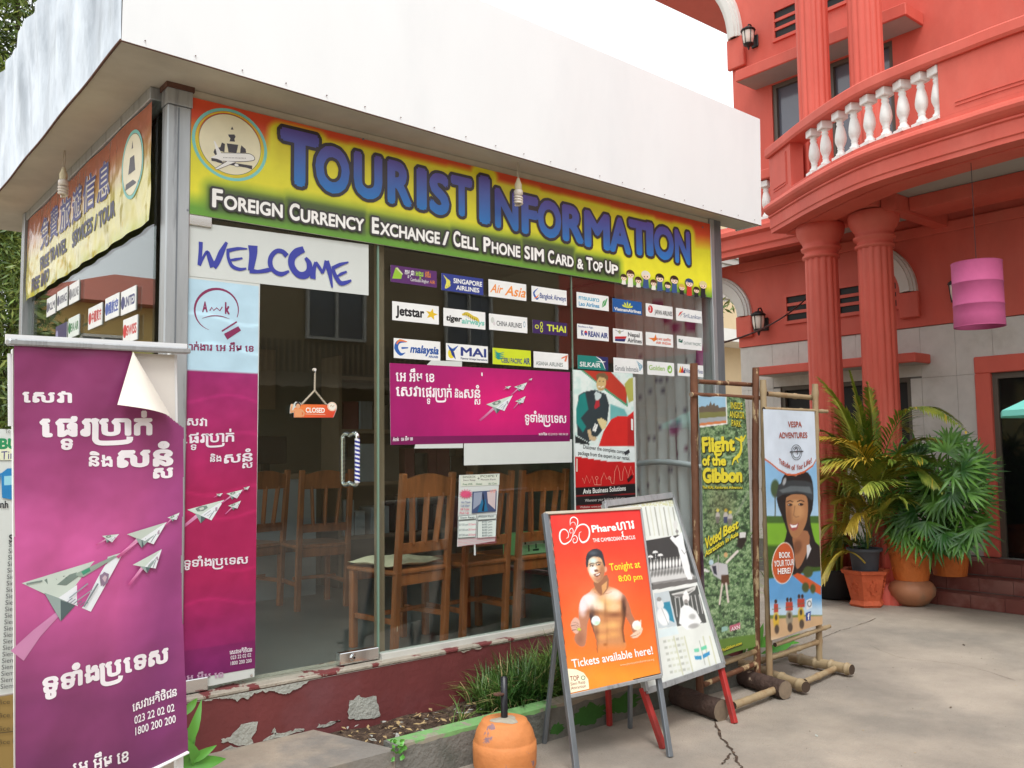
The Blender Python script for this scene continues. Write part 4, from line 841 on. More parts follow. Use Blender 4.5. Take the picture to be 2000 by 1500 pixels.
WD = [('F', 413, 405, 434, 408, 37), ('OREIGN', 436, 409, 551, 427, 28), ('C', 564, 430, 584, 433, 34), ('URRENCY', 586, 434, 710, 453, 26), ('E', 725, 456, 739, 458, 32), ('XCHANGE', 741, 459, 858, 478, 25), ('/', 863, 479, 876, 480, 27),
      ('C', 884, 481, 898, 484, 31), ('ELL', 900, 484, 933, 490, 24), ('P', 943, 492, 957, 494, 29), ('HONE', 959, 495, 1015, 504, 23), ('S', 1023, 506, 1034, 508, 26), ('IM', 1036, 508, 1061, 512, 25), ('C', 1069, 514, 1081, 516, 26), ('ARD', 1083, 516, 1119, 523, 21), ('&', 1126, 525, 1138, 527, 20), ('T', 1144, 527, 1156, 529, 25), ('OP', 1157, 529, 1176, 532, 19), ('U', 1181, 533, 1192, 535, 24), ('P', 1193, 535, 1206, 538, 19)]
def wd(off, col):
    for s_, a, b, c, d, h in WD:
        bl = p.k(a, b); br = p.k(c, d); v, f = glyphs(s_, .035); hh = p.k(a, b-h)[1]-bl[1]
        U = br-bl; L = np.linalg.norm(U); U = U/L; q0 = (v[:, :2]-[v[:, 0].min(), v[:, 1].min()])/[np.ptp(v[:, 0]), np.ptp(v[:, 1])]*[L, hh]
        p.raw(np.c_[bl+np.outer(q0[:, 0], U)+np.outer(q0[:, 1], [0, 1])+off, v[:, 2]+seq[0]], f, col); p.n -= .00012
    p.n += .00003
fat(wd, .011, (62, 60, 58), .0052); seq[0] = 0; p.n = .0072; wd((0, 0), (248, 248, 244))
p.build('lettering', t)
p = Print(S, C3, .0016)
for (x, y, r_, hc, kid) in ((1150, 818, 19, (60, 40, 30), 1), (1190, 798, 24, (80, 50, 34), 0), (1238, 836, 20, (70, 40, 28), 1), (1283, 806, 26, (232, 228, 212), 0), (1330, 852, 19, (86, 52, 34), 1), (1367, 822, 25, (40, 34, 32), 0), (1415, 866, 19, (52, 38, 30), 1), (1455, 834, 24, (58, 40, 30), 0), (1500, 880, 18, (214, 180, 90), 1), (1545, 852, 24, (44, 74, 120), 0), (1588, 896, 18, (60, 40, 28), 1), (1628, 866, 22, (222, 210, 150), 0)):
    yb = y+78 if not kid else y+42
    p.poly([(x-r_*.7, yb), (x-r_*.55, y+r_*.8), (x+r_*.55, y+r_*.8), (x+r_*.7, yb+2)], [(40, 40, 46), (206, 60, 50), (238, 236, 224), (60, 90, 140)][int(x) % 4])
    p.ell(x, y-2, r_*1.05, r_*1.02, hc, px=True, n=18); p.ell(x, y+r_*.28, r_*.86, r_*.7, (250, 222, 196), px=True, n=18); p.poly([(x-r_*.8, y-2), (x-r_*.3, y-r_*.45), (x+r_*.6, y-r_*.4), (x+r_*.82, y+2), (x+r_*.3, y-1)], hc)
    for s_ in (-1, 1): p.ell(x+s_*r_*.36, y+r_*.32, r_*.12, r_*.17, (40, 30, 28), px=True, n=8)
    p.stroke([(x-r_*.14, y+r_*.68), (x+r_*.14, y+r_*.68)], 2, (190, 80, 70))
p.build('cartoon_people', t)
for (a, b) in ((368, 196), (366, 411), (709, 272), (1378, 577), (1372, 444)): q = onY(a, b, -.026); mk('screw', MB().tube([q, q-(0, .004, 0)], .006, M['aludark'], 8), t)
# --- chinese banner behind the side glass
SL = Sheet((-.150, 2.78, 0), (0, -1, 0), (0, 0, 1), disp=lambda u, v: .005*np.sin((u+v*.9)*22)*np.clip((2.55-v)*2.2, 0, 1)+.004*np.sin(u*9))
SL.N = np.array([-1.0, 0, 0])
t = thing('side_banner', (-.15, 1.4, 2.16), 'rippled glossy yellow banner with blue Chinese characters along the side of the booth', 'banner', 'printed banners round the top of the booth')
pc_ = Picture(SL, (0, 2.165), (2.70, 2.735), 200, 40)
pc_.A[:] = (216, 204, 104); pc_.mix(np.clip((pc_.tv-.45)/.4, 0, 1), (176, 96, 70)); pc_.mix(np.clip((.12-pc_.tv)/.1, 0, 1), (190, 190, 60)); pc_.mul(np.clip((pc_.N(.02, 4)-.45)*3, 0, 1), .93)
pc_.build('picture', t, attr_mat('glossy rippled vinyl', .2, .7, bump=.5))
p = Print(SL, (0, 0, 1), .003)
for i, ch in enumerate('免費旅遊信息'):
    u0 = .42+i*.275; u1 = u0+.24
    for bo, col, dn in ((.06, (236, 228, 214), 0), (.015, (58, 62, 130), .0008)):
        v, f = glyphs(ch, bo); p.n = .003+dn; p.put((v, f), (u0, 2.44), (u1, 2.44), .215, col, vfit=(v[:, 1].min(), v[:, 1].max()))
p.n = .003
for s_, a, b, z in (('FREE TRAVEL', .42, 1.15, 2.31), ('SERVICES / TOUR', 1.25, 2.15, 2.31), ('FREE INFO', .2, .7, 2.2)): p.text(s_, a, z, b, z, .085, (66, 66, 92), .05, px=False)
p.ell(2.43, 2.50, .16, .17, (126, 200, 190), n=36, hole=.9); p.ell(2.43, 2.50, .14, .15, (240, 232, 200), n=36)
for pts in ([(2.43, 2.62), (2.44, 2.58), (2.42, 2.58)], [(2.38, 2.46), (2.40, 2.54), (2.46, 2.54), (2.48, 2.46)], [(2.34, 2.42), (2.52, 2.42), (2.53, 2.39), (2.33, 2.39)]): p.poly(pts, (74, 70, 76), px=False)
p.build('lettering', t)
# --- welcome sign
S = front_sheet(-.008)
def panel(name, quad, y, label, cat, mt, th=.002, group=None):
    P = [onY(a, b, y) for a, b in quad]; c = sum(P)/4; t = thing(name, (c[0], y, min(q[2] for q in P)), label, cat, group)
    mk('sheet', MB().prism([(q[0], y+th*.4, q[2]) for q in P], (0, th*.5, 0), mt), t); return t
t = panel('welcome_sign', [(352, 537), (720, 577), (720, 478), (352, 430)], -.010, 'white welcome sign with brush lettering at the top of the door', 'sign', M['paper'])
p = Print(front_sheet(-.010), C8, .001); bl = (58, 66, 160)
def br(pts, w, sm=4): p.stroke(pts, [q*1.3+2 for q in w], bl, sm=sm)
br([(217, 135), (215, 200), (205, 325)], [24, 22, 22]); br([(203, 326), (240, 255), (270, 215), (288, 262), (318, 340)], [20, 14, 16, 30, 40]); br([(318, 338), (350, 300), (385, 220), (428, 138)], [40, 34, 34, 16])
br([(595, 192), (520, 190), (430, 208)], [6, 18, 22]); br([(438, 200), (440, 260), (470, 330), (530, 358), (588, 352)], [18, 18, 22, 20, 10]); br([(455, 285), (500, 278), (556, 268)], [12, 16, 10])
br([(640, 165), (642, 240), (622, 370)], [58, 46, 32]); br([(614, 368), (680, 378), (760, 366), (800, 355)], [32, 20, 26, 12])
br([(918, 250), (880, 214), (830, 212), (788, 258), (782, 320), (812, 372), (870, 398), (935, 374)], [30, 26, 24, 26, 28, 24, 26, 12])
br([(1055, 195), (1000, 218), (960, 262), (955, 320), (980, 372), (1020, 405), (1068, 405), (1098, 370), (1098, 310), (1068, 265)], [34, 44, 40, 38, 36, 38, 42, 36, 32, 18], 4); br([(940, 238), (952, 250)], [12, 12], 1)
br([(1128, 436), (1134, 370), (1152, 300)], [34, 26, 16]); br([(1152, 300), (1185, 350), (1208, 392)], [16, 18, 14]); br([(1206, 390), (1225, 340), (1240, 290)], [14, 18, 24]); br([(1240, 290), (1262, 370), (1286, 508)], [28, 30, 8])
br([(1418, 300), (1350, 320), (1284, 352)], [6, 18, 20]); br([(1290, 350), (1310, 410), (1352, 470), (1400, 466), (1440, 448)], [16, 24, 26, 20, 10]); br([(1320, 420), (1360, 396), (1404, 378)], [8, 16, 10])
p.build('lettering', t)
# --- money transfer poster on the door (pale top, magenta below)
t = panel('door_poster', [(352, 1352), (497, 1322), (508, 554), (352, 537)], -.0085, 'tall pale blue and magenta poster with a magnifier emblem taped to the glass door', 'poster', M['paper'])
Sd = front_sheet(-.0085)
u0 = onY(352, 900, -.0085)[0]; u1 = onY(502, 900, -.0085)[0]; zt = onY(400, 543, -.0085)[2]; zb = .066; zm = onY(420, 727, -.0085)[2]
pc_ = Picture(Sd, (u0, zb), (u1, zt-.01), 46, 190, base=(184, 216, 232)); g = pc_.Vv < zm
mg = np.clip((pc_.Vv-zm+.6)*1.3, 0, 1)[..., None]*np.array([140, 42, 104])+(1-np.clip((pc_.Vv-zm+.6)*1.3, 0, 1))[..., None]*np.array([166, 34, 86])
lowv = np.clip((.5-pc_.Vv)*2.4, 0, 1)[..., None]; mg = mg*(1-lowv)+np.array([126, 36, 98])*lowv
pc_.A = np.where(g[..., None], mg, pc_.A); pc_.mix((pc_.Vv < .2)*.25, (80, 30, 80)); pc_.mul(np.clip((pc_.N(.015, 8)-.5)*3, 0, 1)*g, 1.12)
r = np.random.default_rng(4)
for k in range(9):
    zz = .3+k*.2+r.random()*.1; pc_.mul(np.exp(-((pc_.Vv-zz-.02*np.sin(pc_.Uu*14+k))/.008)**2), 1.12)
pc_.build('picture', t, PRINTG)
p = Print(Sd, C8, .001); mcol = (134, 44, 88)
a = np.linspace(math.radians(-20), math.radians(250), 30); p.stroke([(345+178*math.cos(q), 690-172*math.sin(q)+0*q) for q in a], np.interp(np.linspace(0, 1, 30), [0, .3, .5, .85, 1], [6, 16, 22, 10, 2]), mcol)
p.text('A', 228, 704, 272, 704, 84, mcol, .04); p.stroke([(290, 696), (306, 668), (322, 694), (346, 672), (372, 696), (392, 664)], 9, mcol); p.text('k', 412, 716, 452, 722, 92, mcol, .04)
p.stroke([(226, 758), (300, 738), (380, 740), (450, 762)], [2, 8, 8, 2], mcol, sm=3); p.stroke([(388, 862), (510, 785)], 12, mcol); p.poly([(404, 884), (522, 822), (544, 856), (432, 930)], mcol)
p.kh('agency', 62, 1014, 646, 1028, 50, mcol, .02)
p.c = (0, 0, 1); wh = (232, 224, 232)
p.kh('seva', 355, 830, 404, 832, 14, wh); p.kh('transfer', 355, 866, 457, 862, 18, wh); p.kh('ning', 410, 902, 432, 901, 11, wh); p.kh('sanson', 437, 905, 493, 900, 17, wh); p.kh('all', 358, 1108, 484, 1100, 14, wh); p.kh('cust', 448, 1278, 492, 1272, 7, wh)
p.text('023 22 02 02', 450, 1288, 490, 1282, 7, wh, .01); p.text('1800 200 200', 450, 1299, 491, 1293, 7, wh, .01); p.kh('amk', 356, 1330, 436, 1322, 10, (196, 160, 190))
def planes(p, T, sc, col=(222, 232, 226)):
    """banknote paper planes: T maps local (0..100,0..60) to crop coordinates"""
    for (ox, oy, s, a) in T:
        R_ = lambda x, y: (ox+sc*s*(x*math.cos(a)-y*math.sin(a)), oy+sc*s*(x*math.sin(a)+y*math.cos(a)))
        if sc*s < 1: p.poly([R_(34, 34), R_(30, 50), R_(-22, 92), R_(-30, 88), R_(-2, 66)], np.array([(226, 186, 210), (220, 150, 190), (196, 80, 140), (196, 80, 140), (214, 130, 176)]))
        p.poly([R_(0, 30), R_(100, 0), R_(36, 44), R_(22, 40)], (206, 220, 210)); p.poly([R_(22, 39), R_(36, 44), R_(100, 0), R_(38, 66)], (150, 168, 164)); p.poly([R_(36, 44), R_(100, 0), R_(67, 57)], (230, 236, 240))
        p.poly([R_(38, 46), R_(52, 51), R_(38, 66)], (84, 100, 102)); p.poly([R_(22, 27), R_(34, 20), R_(52, 17), R_(56, 23), R_(44, 32), R_(28, 34)], (122, 140, 132)); p.poly([R_(32, 25), R_(44, 21), R_(46, 27), R_(36, 31)], (196, 206, 196)); p.poly([R_(76, 22), R_(82, 20), R_(82, 30), R_(77, 33)], (170, 150, 168))
        if sc*s > 1:
            p.poly([R_(50, 22), R_(78, 9), R_(90, 4), R_(94, 4), R_(80, 12), R_(60, 24)], (150, 168, 156)); p.poly([R_(58, 19), R_(66, 15), R_(67, 18), R_(60, 22)], (70, 150, 120)); p.poly([R_(4, 30), R_(20, 27), R_(20, 28.5), R_(5, 31.5)], (130, 146, 140))
            for q_ in range(9):
                e0 = q_*.7; p.poly([R_(39+5*math.cos(e0), 26+3*math.sin(e0)), R_(39+6*math.cos(e0+.5), 26+4*math.sin(e0+.5)), R_(39+4*math.cos(e0+.3), 26+2.4*math.sin(e0+.3))], (96, 116, 108))
            for q_ in range(6): p.stroke([R_(44+q_*3, 48+q_*.8), R_(49+q_*3, 44+q_*.8)], s*sc*.7, (120, 126, 140))
            p.poly([R_(76, 24), R_(80, 19), R_(85, 21), R_(84, 29), R_(79, 33)], (146, 126, 150)); p.poly([R_(78, 25), R_(81, 22), R_(83, 24), R_(81, 29)], (206, 186, 196))
        p.stroke([R_(46, 44), R_(64, 30)], s*sc*1.2, (150, 160, 166)); p.stroke([R_(54, 46), R_(68, 36)], s*sc*1.0, (160, 168, 172)); p.stroke([R_(60, 52), R_(74, 30)], s*sc*1.6, (130, 140, 146))
p.n = .0016; planes(p, [(366, 974, .716, .03), (442, 954.5, .317, .05), (444, 980, .26, -.09), (422, 961, .125, .18), (474, 949, .128, .03)], 1.0); p.build('lettering', t)
q = onY(491, 1319, -.012); mk('screw', MB().tube([q, q-(0, .003, 0)], .006, M['chrome'], 10), t)
# --- magenta banner in the window + white papers
t = panel('window_banner', [(763, 869), (1113, 862), (1113, 727), (761, 709)], -.0065, 'wide magenta banner with white script and banknote paper planes across the window', 'banner', M['paper'])
Sw = front_sheet(-.0065); q = [onY(*k, -.0065) for k in ((763, 869), (1113, 862), (1113, 727), (761, 709))]
p = Print(Sw, (0, 0, 1), .0004); C = [(112, 20, 78), (112, 20, 78), (150, 24, 90), (150, 24, 90)]
N_ = 24; uv0 = [Sw.uv(763+350*k/N_, 869-7*k/N_) for k in range(N_+1)]; uv1 = [Sw.uv(761+352*k/N_, 709+18*k/N_) for k in range(N_+1)]
rows = [0, .1, .101, .16, .3, .6, 1]; vs = []; cs = []
for rw in rows:
    for k in range(N_+1):
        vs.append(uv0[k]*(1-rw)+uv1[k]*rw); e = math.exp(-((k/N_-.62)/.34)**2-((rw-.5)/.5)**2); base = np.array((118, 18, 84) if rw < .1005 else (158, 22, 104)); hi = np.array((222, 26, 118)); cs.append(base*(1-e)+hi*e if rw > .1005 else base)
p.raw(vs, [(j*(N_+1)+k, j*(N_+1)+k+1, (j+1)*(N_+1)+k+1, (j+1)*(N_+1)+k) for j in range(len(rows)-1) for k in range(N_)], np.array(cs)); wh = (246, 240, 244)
p.kh('amk', 773, 744, 848, 746, 17, wh); p.kh('seva', 773, 773, 822, 774, 18, wh); p.kh('transfer', 824, 775, 882, 776, 18, wh); p.kh('ning', 888, 776, 904, 777, 12, wh); p.kh('sanson', 906, 777, 938, 777, 17, wh); p.kh('all', 1025, 824, 1106, 826, 15, wh)
p.text('Amk', 767, 862, 779, 861, 8, wh, .02); p.kh('amk', 783, 861, 806, 860, 6, wh); p.kh('cust', 1052, 850, 1068, 850, 4, wh); p.text('023 22 02 02 / 1800 200 200', 1070, 850, 1109, 850, 4, wh); p.ell(941, 731, 1.5, 4, wh, px=True, n=8)
planes(p, [(948.5, 774, .525, -.035), (1003, 748, .26, -.04), (1004, 777.5, .22, -.18), (985.5, 752, .116, .16), (1031, 739, .073, -.03)], 1.0); p.build('lettering', t)
for k, (quad, lb) in enumerate((([(906, 909), (1117, 903), (1117, 858), (906, 862)], 'large blank white paper taped to the window below the magenta banner'), ([(809, 876), (904, 875), (904, 860), (812, 864)], 'small strip of white paper peeking out under the magenta banner'), ([(832, 714), (902, 716), (902, 706), (842, 704)], 'thin white paper edge above the magenta banner'))):
    P = [onY(a, b, -.0055) for a, b in quad]; tag(mk('paper_sheet', MB().prism([(c[0], -.0068, c[2]) for c in P], (0, .0008, 0), M['paper'])), lb, 'paper')
# --- rental poster (man handing keys)
C2b = (1100, 680, 4.687)
t = panel('rental_poster', [(1123, 1046), (1245, 1040), (1241, 737), (1119, 722)], -.0085, 'red poster with a man in a suit holding car keys, stuck to the right window', 'poster', M['paper'])
Sp = front_sheet(-.0085); u0, zt = Sp.uv(1120, 722); u1, zb = Sp.uv(1243, 1042)
pc_ = Picture(Sp, (u0, zb), (u1, zt), 84, 150, C2b, (226, 238, 232)); A_ = pc_
A_.mix(np.clip((A_.N(.02, 3)-.4)*3, 0, 1)*.5, (170, 214, 206)); A_.mix(A_.P([(160, 200), (330, 210), (580, 380), (590, 540), (400, 400)]), (70, 150, 110)); A_.mix(A_.P([(185, 200), (430, 210), (580, 370), (580, 510), (390, 370), (300, 300)]), (186, 60, 44))
A_.mix(A_.P([(560, 330), (600, 280), (660, 260), (660, 470), (600, 500)], 8), (176, 176, 90)); A_.mix(A_.P([(430, 510), (560, 560), (600, 640), (430, 720)], 10), (110, 180, 178))
A_.mix(A_.P([(140, 430), (190, 400), (290, 380), (390, 420), (420, 520), (400, 690), (320, 800), (230, 860), (130, 800), (120, 640)], 4), (52, 62, 66)); A_.mix(A_.P([(150, 430), (200, 405), (230, 560), (160, 640), (210, 720), (180, 770), (120, 690), (118, 560)], 8), (36, 130, 124))
A_.mix(A_.P([(285, 420), (300, 395), (350, 420), (345, 450), (300, 500)], 3), (200, 216, 214)); A_.mix(A_.P([(300, 480), (330, 470), (335, 530), (290, 560), (285, 530)], 3), (176, 48, 56)); A_.mix(A_.E(348, 320, 44, 72, .15, 4), (206, 176, 120)); A_.mix(A_.P([(300, 250), (330, 225), (380, 225), (412, 260), (408, 300), (370, 268), (330, 262), (308, 300)], 4), (120, 96, 66))
A_.mix(A_.L([(322, 350), (350, 362), (372, 348)], 8, 3), (240, 236, 220)); A_.mix(A_.E(335, 300, 6, 4, 0, 3), (60, 50, 40)); A_.mix(A_.E(368, 302, 6, 4, 0, 3), (60, 50, 40)); A_.mix(A_.E(352, 375, 24, 10, 0, 10)*.5, (150, 110, 70))
A_.mix(A_.P([(310, 650), (350, 640), (400, 670), (390, 730), (360, 750), (330, 700)], 3), (222, 204, 150)); A_.mix(A_.P([(220, 750), (250, 740), (260, 800), (310, 820), (290, 850), (240, 840)], 3), (206, 180, 140)); A_.mix(A_.P([(265, 750), (290, 690), (318, 705), (295, 768)], 2), (240, 242, 238))
A_.mix(A_.P([(110, 800), (240, 870), (240, 900), (110, 880)], 3), (40, 46, 46)); A_.mix(A_.P([(325, 895), (370, 760), (440, 650), (500, 622), (590, 620), (640, 580), (680, 575), (680, 900)], 3), (212, 44, 40)); A_.mix(A_.P([(590, 640), (680, 600), (680, 900), (590, 900)], 10)*.5, (150, 30, 34))
A_.mix(A_.P([(100, 985), (300, 1020), (700, 1050), (700, 1600), (100, 1600)], 2), (198, 30, 32)); A_.mix(A_.P([(100, 868), (300, 895), (700, 908), (700, 1048), (400, 1035), (100, 988)], 2), (228, 238, 236)); A_.mix(A_.P([(100, 1275), (700, 1240), (700, 1490), (100, 1490)], 2), (34, 30, 32)); A_.mix(A_.P([(100, 1350), (700, 1325), (700, 1333), (100, 1360)], 2), (150, 36, 38)); A_.mix(A_.P([(100, 1440), (700, 1420), (700, 1600), (100, 1600)], 2), (150, 28, 30))
A_.build('picture', t, PRINTP); p = Print(Sp, C2b, .0012)
p.text('Discover the complete company', 182, 918, 600, 972, 36, (34, 36, 38), .012); p.text('package from the expert in car rental.', 136, 974, 610, 1026, 36, (34, 36, 38), .012); p.text('Avis Business Solutions', 180, 1334, 572, 1302, 46, (240, 240, 236), .02); p.text('Whenever your business takes you', 198, 1408, 560, 1382, 26, (214, 210, 206)); p.text('Website: www.avis', 152, 1466, 350, 1456, 20, (220, 200, 196)); p.text('AVIS', 276, 752, 300, 716, 16, (60, 60, 66))
ln = (236, 160, 140)
p.stroke([(176, 1190), (190, 1240), (212, 1166), (240, 1236), (262, 1170), (285, 1250), (345, 1252), (345, 1206), (372, 1140), (396, 1200), (420, 1170), (440, 1236), (462, 1240), (470, 1130), (492, 1070), (512, 1130), (520, 1210), (540, 1210), (545, 1130), (560, 1080), (580, 1130), (590, 1190), (618, 1080), (640, 1160)], 4, ln); p.ell(305, 1188, 14, 16, ln, px=True, hole=.75); p.ell(424, 1190, 12, 14, ln, px=True, hole=.75); p.stroke([(305, 1200), (305, 1250)], 4, ln)
p.stroke([(560, 968), (604, 940)], 22, (60, 62, 66)); p.stroke([(588, 1216), (634, 1166)], 22, (70, 20, 24)); p.rect(0, 0, .0001, .0001, ln); p.poly([(618, 646), (636, 650), (638, 752), (620, 748)], (232, 232, 228)); p.poly([(118, 1010), (128, 1012), (128, 1130), (116, 1130)], (226, 210, 196))
p.build('lettering', t)
# --- airline stickers
ST = front_sheet(-.0065); STK = []
def sticker(x0, y0, x1, y1, base, label, draw):
    a = ST.uv(x0, y0); b = ST.uv(x1, y1); w, h = b[0]-a[0], a[1]-b[1]; u, v = a[0], b[1]
    t = thing('sticker', (u+w/2, -.0065, v), label, 'sticker', 'travel stickers in rows on the glass')
    j = random.uniform(-.006, .006)
    p = Print(ST, (0, 0, 1), .0003); p.rect(u, v, u+w, v+h, base)
    mk('backing', MB().box((u, -.0066, v), (u+w, -.0056, v+h), M['paper']), t)
    def X(fx, fy): return (u+w*fx, v+h*fy)
    def tx(s, fx0, fx1, fy, fh, col, bold=.02, slant=0, rise=0): p.text(s, *X(fx0, fy), *X(fx1, fy+rise), h*fh, col, bold, px=False, slant=slant)
    def pl(pts, col): p.poly([X(*q) for q in pts], col, px=False)
    def sk(pts, wd, col, sm=3): p.stroke([X(*q) for q in pts], (np.asarray(wd)*h), col, px=False, sm=sm)
    def el(fx, fy, rx, ry, col, **k): p.ell(*X(fx, fy), rx*h, ry*h, col, **k)
    draw(tx, pl, sk, el, X, p, h); p.build('lettering', t, PRINT)
W_ = (238, 240, 238); NB = (28, 52, 128)
def d1(tx, pl, sk, el, X, p, h): pl([(.03, .2), (.1, .85), (.24, .5), (.22, .25)], (150, 196, 52)); pl([(.1, .85), (.14, .9), (.26, .55), (.24, .5)], (210, 220, 160)); p.kh('kampuchea', *X(.3, .56), *X(.5, .56), h*.26, W_, px=False); p.kh('angkor', *X(.53, .56), *X(.7, .56), h*.26, (160, 210, 60), px=False); p.kh('air', *X(.74, .56), *X(.86, .56), h*.26, (232, 140, 50), px=False); tx('Cambodia Angkor', .42, .82, .2, .2, W_, 0); tx('AIR', .84, .96, .2, .2, (232, 140, 50), 0)
sticker(763, 517, 853, 562, (88, 40, 104), 'purple sticker with green pyramid and tiny white script, start of the top row', d1)
def d2(tx, pl, sk, el, X, p, h):
    for k in range(3): sk([(.05+.04*k, .9-.1*k), (.13+.03*k, .55), (.09+.04*k, .15+.05*k), (.2+.01*k, .3+.05*k)], [.02, .1, .08, .02], (226, 222, 90))
    tx('SINGAPORE', .28, .97, .52, .28, W_, .03); tx('AIRLINES', .34, .9, .14, .26, W_, .03)
sticker(862, 533, 944, 577, (44, 60, 140), 'dark blue sticker with a yellow bird crest and two lines of white capitals', d2)
sticker(954, 545, 1028, 588, W_, 'white sticker with large orange handwriting in the top row', lambda tx, pl, sk, el, X, p, h: (tx('Air', .04, .34, .26, .5, (240, 150, 72), .02, .35), tx('Asia', .42, .97, .2, .58, (240, 150, 72), .02, .35)))
sticker(1038, 558, 1107, 597, W_, 'white sticker with a blue and orange swirl and blue brush script', lambda tx, pl, sk, el, X, p, h: (sk([(.18, .9), (.06, .55), (.14, .2), (.2, .3)], [.02, .14, .16, .04], (44, 96, 176)), sk([(.06, .2), (.14, .3), (.2, .5)], [.02, .1, .02], (232, 120, 50)), tx('Bangkok Airways', .22, .97, .28, .34, (44, 70, 140), .02, .1)))
sticker(1126, 570, 1189, 608, W_, 'white sticker with green leaf over sky blue two line lettering', lambda tx, pl, sk, el, X, p, h: (tx('การบนลาว', .06, .7, .54, .26, (60, 168, 200), .03), tx('Lao Airlines', .06, .7, .14, .26, (50, 150, 196), .03), sk([(.78, .2), (.86, .5), (.96, .85)], [.04, .34, .04], (70, 160, 90)), sk([(.78, .2), (.92, .8)], [.03, .03], (236, 240, 236), 1)))
sticker(1196, 582, 1254, 616, (28, 92, 160), 'mid blue sticker with a yellow lotus above white lettering', lambda tx, pl, sk, el, X, p, h: ([sk([(.5, .42), (.5+.14*math.sin(a), .42+.26*math.cos(a)*1.2), (.5+.2*math.sin(a), .42+.48*math.cos(a))], [.02, .16, .01], (214, 222, 70)) for a in (-1.2, -.6, 0, .6, 1.2)], tx('VietnamAirlines', .05, .96, .12, .24, W_, .03)))
sticker(1261, 592, 1314, 624, W_, 'white sticker with red crane disc beside narrow black capitals', lambda tx, pl, sk, el, X, p, h: (el(.17, .58, .28, .3, (206, 38, 44), n=20), sk([(.14, .4), (.18, .6), (.14, .78)], [.1, .06, .08], W_), tx('JAPAN AIRLINES', .32, .98, .26, .34, (30, 30, 34), .02)))
sticker(1320, 601, 1371, 632, W_, 'white sticker with small red tail mark and grey blue lettering, end of top row', lambda tx, pl, sk, el, X, p, h: (sk([(.08, .35), (.16, .6), (.26, .8)], [.03, .16, .02], (206, 60, 50)), sk([(.14, .3), (.24, .6)], [.02, .08], (130, 136, 146)), tx('SriLankan', .28, .97, .32, .34, (110, 126, 156), .01)))
def star(pl, cx, cy, rx, ry, col): pl([(cx+(rx if k % 2 == 0 else rx*.42)*math.sin(k*math.pi/5+.2), cy+(ry if k % 2 == 0 else ry*.42)*math.cos(k*math.pi/5+.2)) for k in range(10)], col)
sticker(766, 588, 857, 634, W_, 'white sticker with heavy black lettering and a yellow star', lambda tx, pl, sk, el, X, p, h: (tx('Jetstar', .07, .68, .3, .5, (24, 24, 26), .04), star(pl, .84, .52, .14, .33, (226, 190, 40))))
def dt(tx, pl, sk, el, X, p, h):
    sk([(.44, .72), (.55, .8), (.7, .62), (.8, .56), (.86, .3)], [.1, .22, .22, .2, .05], (214, 190, 60))
    for k in range(7): sk([(.5+.045*k, .86-.05*k), (.51+.045*k, .62-.05*k)], [.035, .02], (50, 44, 30), 1)
    tx('tiger', .05, .42, .32, .32, (26, 28, 28), .035, .15); tx('airways', .42, .97, .24, .3, (130, 206, 190), .03, .15)
sticker(866, 601, 948, 644, W_, 'white sticker with a leaping striped cat over black and mint lettering', dt)
sticker(955, 612, 1030, 651, W_, 'white sticker with grey blossom and narrow grey capitals in the middle row', lambda tx, pl, sk, el, X, p, h: (el(.09, .6, .14, .2, (206, 212, 206), n=10), el(.13, .4, .1, .12, (220, 214, 216), n=10), tx('CHINA AIRLINES', .19, .85, .3, .3, (60, 62, 68), .015), el(.92, .55, .1, .2, (170, 190, 200), n=12, hole=.6)))
sticker(1040, 624, 1108, 657, (58, 36, 92), 'deep purple sticker with yellow orchid outline and yellow capitals', lambda tx, pl, sk, el, X, p, h: (el(.12, .5, .2, .16, (214, 226, 60), n=16, hole=.6), el(.25, .7, .14, .2, (214, 226, 60), n=14, hole=.6), el(.25, .3, .14, .2, (214, 226, 60), n=14, hole=.6), tx('THAI', .4, .96, .28, .48, (214, 226, 70), .03)))
sticker(1127, 632, 1189, 667, W_, 'white sticker with bold navy capitals and a red and blue round mark', lambda tx, pl, sk, el, X, p, h: (tx('Excellence in Flight', .04, .5, .78, .12, (90, 110, 160)), tx('K', .12, .2, .24, .36, NB, .05), el(.265, .42, .15, .17, (206, 50, 60), n=14), el(.265, .36, .12, .1, (50, 90, 170), n=12), tx('REAN AIR', .34, .97, .22, .36, NB, .04)))
sticker(1197, 641, 1255, 674, W_, 'white sticker with winged crest over a red and navy slash, black lettering', lambda tx, pl, sk, el, X, p, h: (el(.22, .78, .14, .14, (190, 190, 150), n=12), sk([(.08, .9), (.22, .78), (.36, .9)], [.04, .05, .04], (120, 130, 140)), pl([(.06, .42), (.46, .52), (.42, .34), (.06, .26)], (196, 44, 50)), pl([(.06, .25), (.42, .33), (.38, .12), (.06, .1)], (40, 50, 110)), tx('Nepal', .5, .9, .54, .3, (30, 32, 40), .02), tx('Airlines', .48, .97, .12, .3, (30, 32, 40), .02)))
sticker(1261, 648, 1315, 679, W_, 'white sticker with an orange swept wing beside small orange lettering', lambda tx, pl, sk, el, X, p, h: (pl([(.08, .55), (.3, .6), (.36, .9), (.4, .5), (.28, .3), (.22, .45)], (226, 120, 40)), tx('AIR INDIA', .36, .92, .18, .18, (216, 84, 40), .03), tx('एअर इडिया', .36, .92, .46, .18, (216, 84, 40), .02)))
sticker(1322, 655, 1371, 685, W_, 'white sticker with small green brush mark and green capitals at the right end', lambda tx, pl, sk, el, X, p, h: (pl([(.06, .75), (.24, .72), (.2, .45), (.06, .5)], (30, 100, 84)), sk([(.08, .55), (.16, .7), (.22, .66)], [.02, .06, .02], W_), tx('CATHAY PACIFIC', .26, .96, .36, .22, (90, 120, 116), .01)))
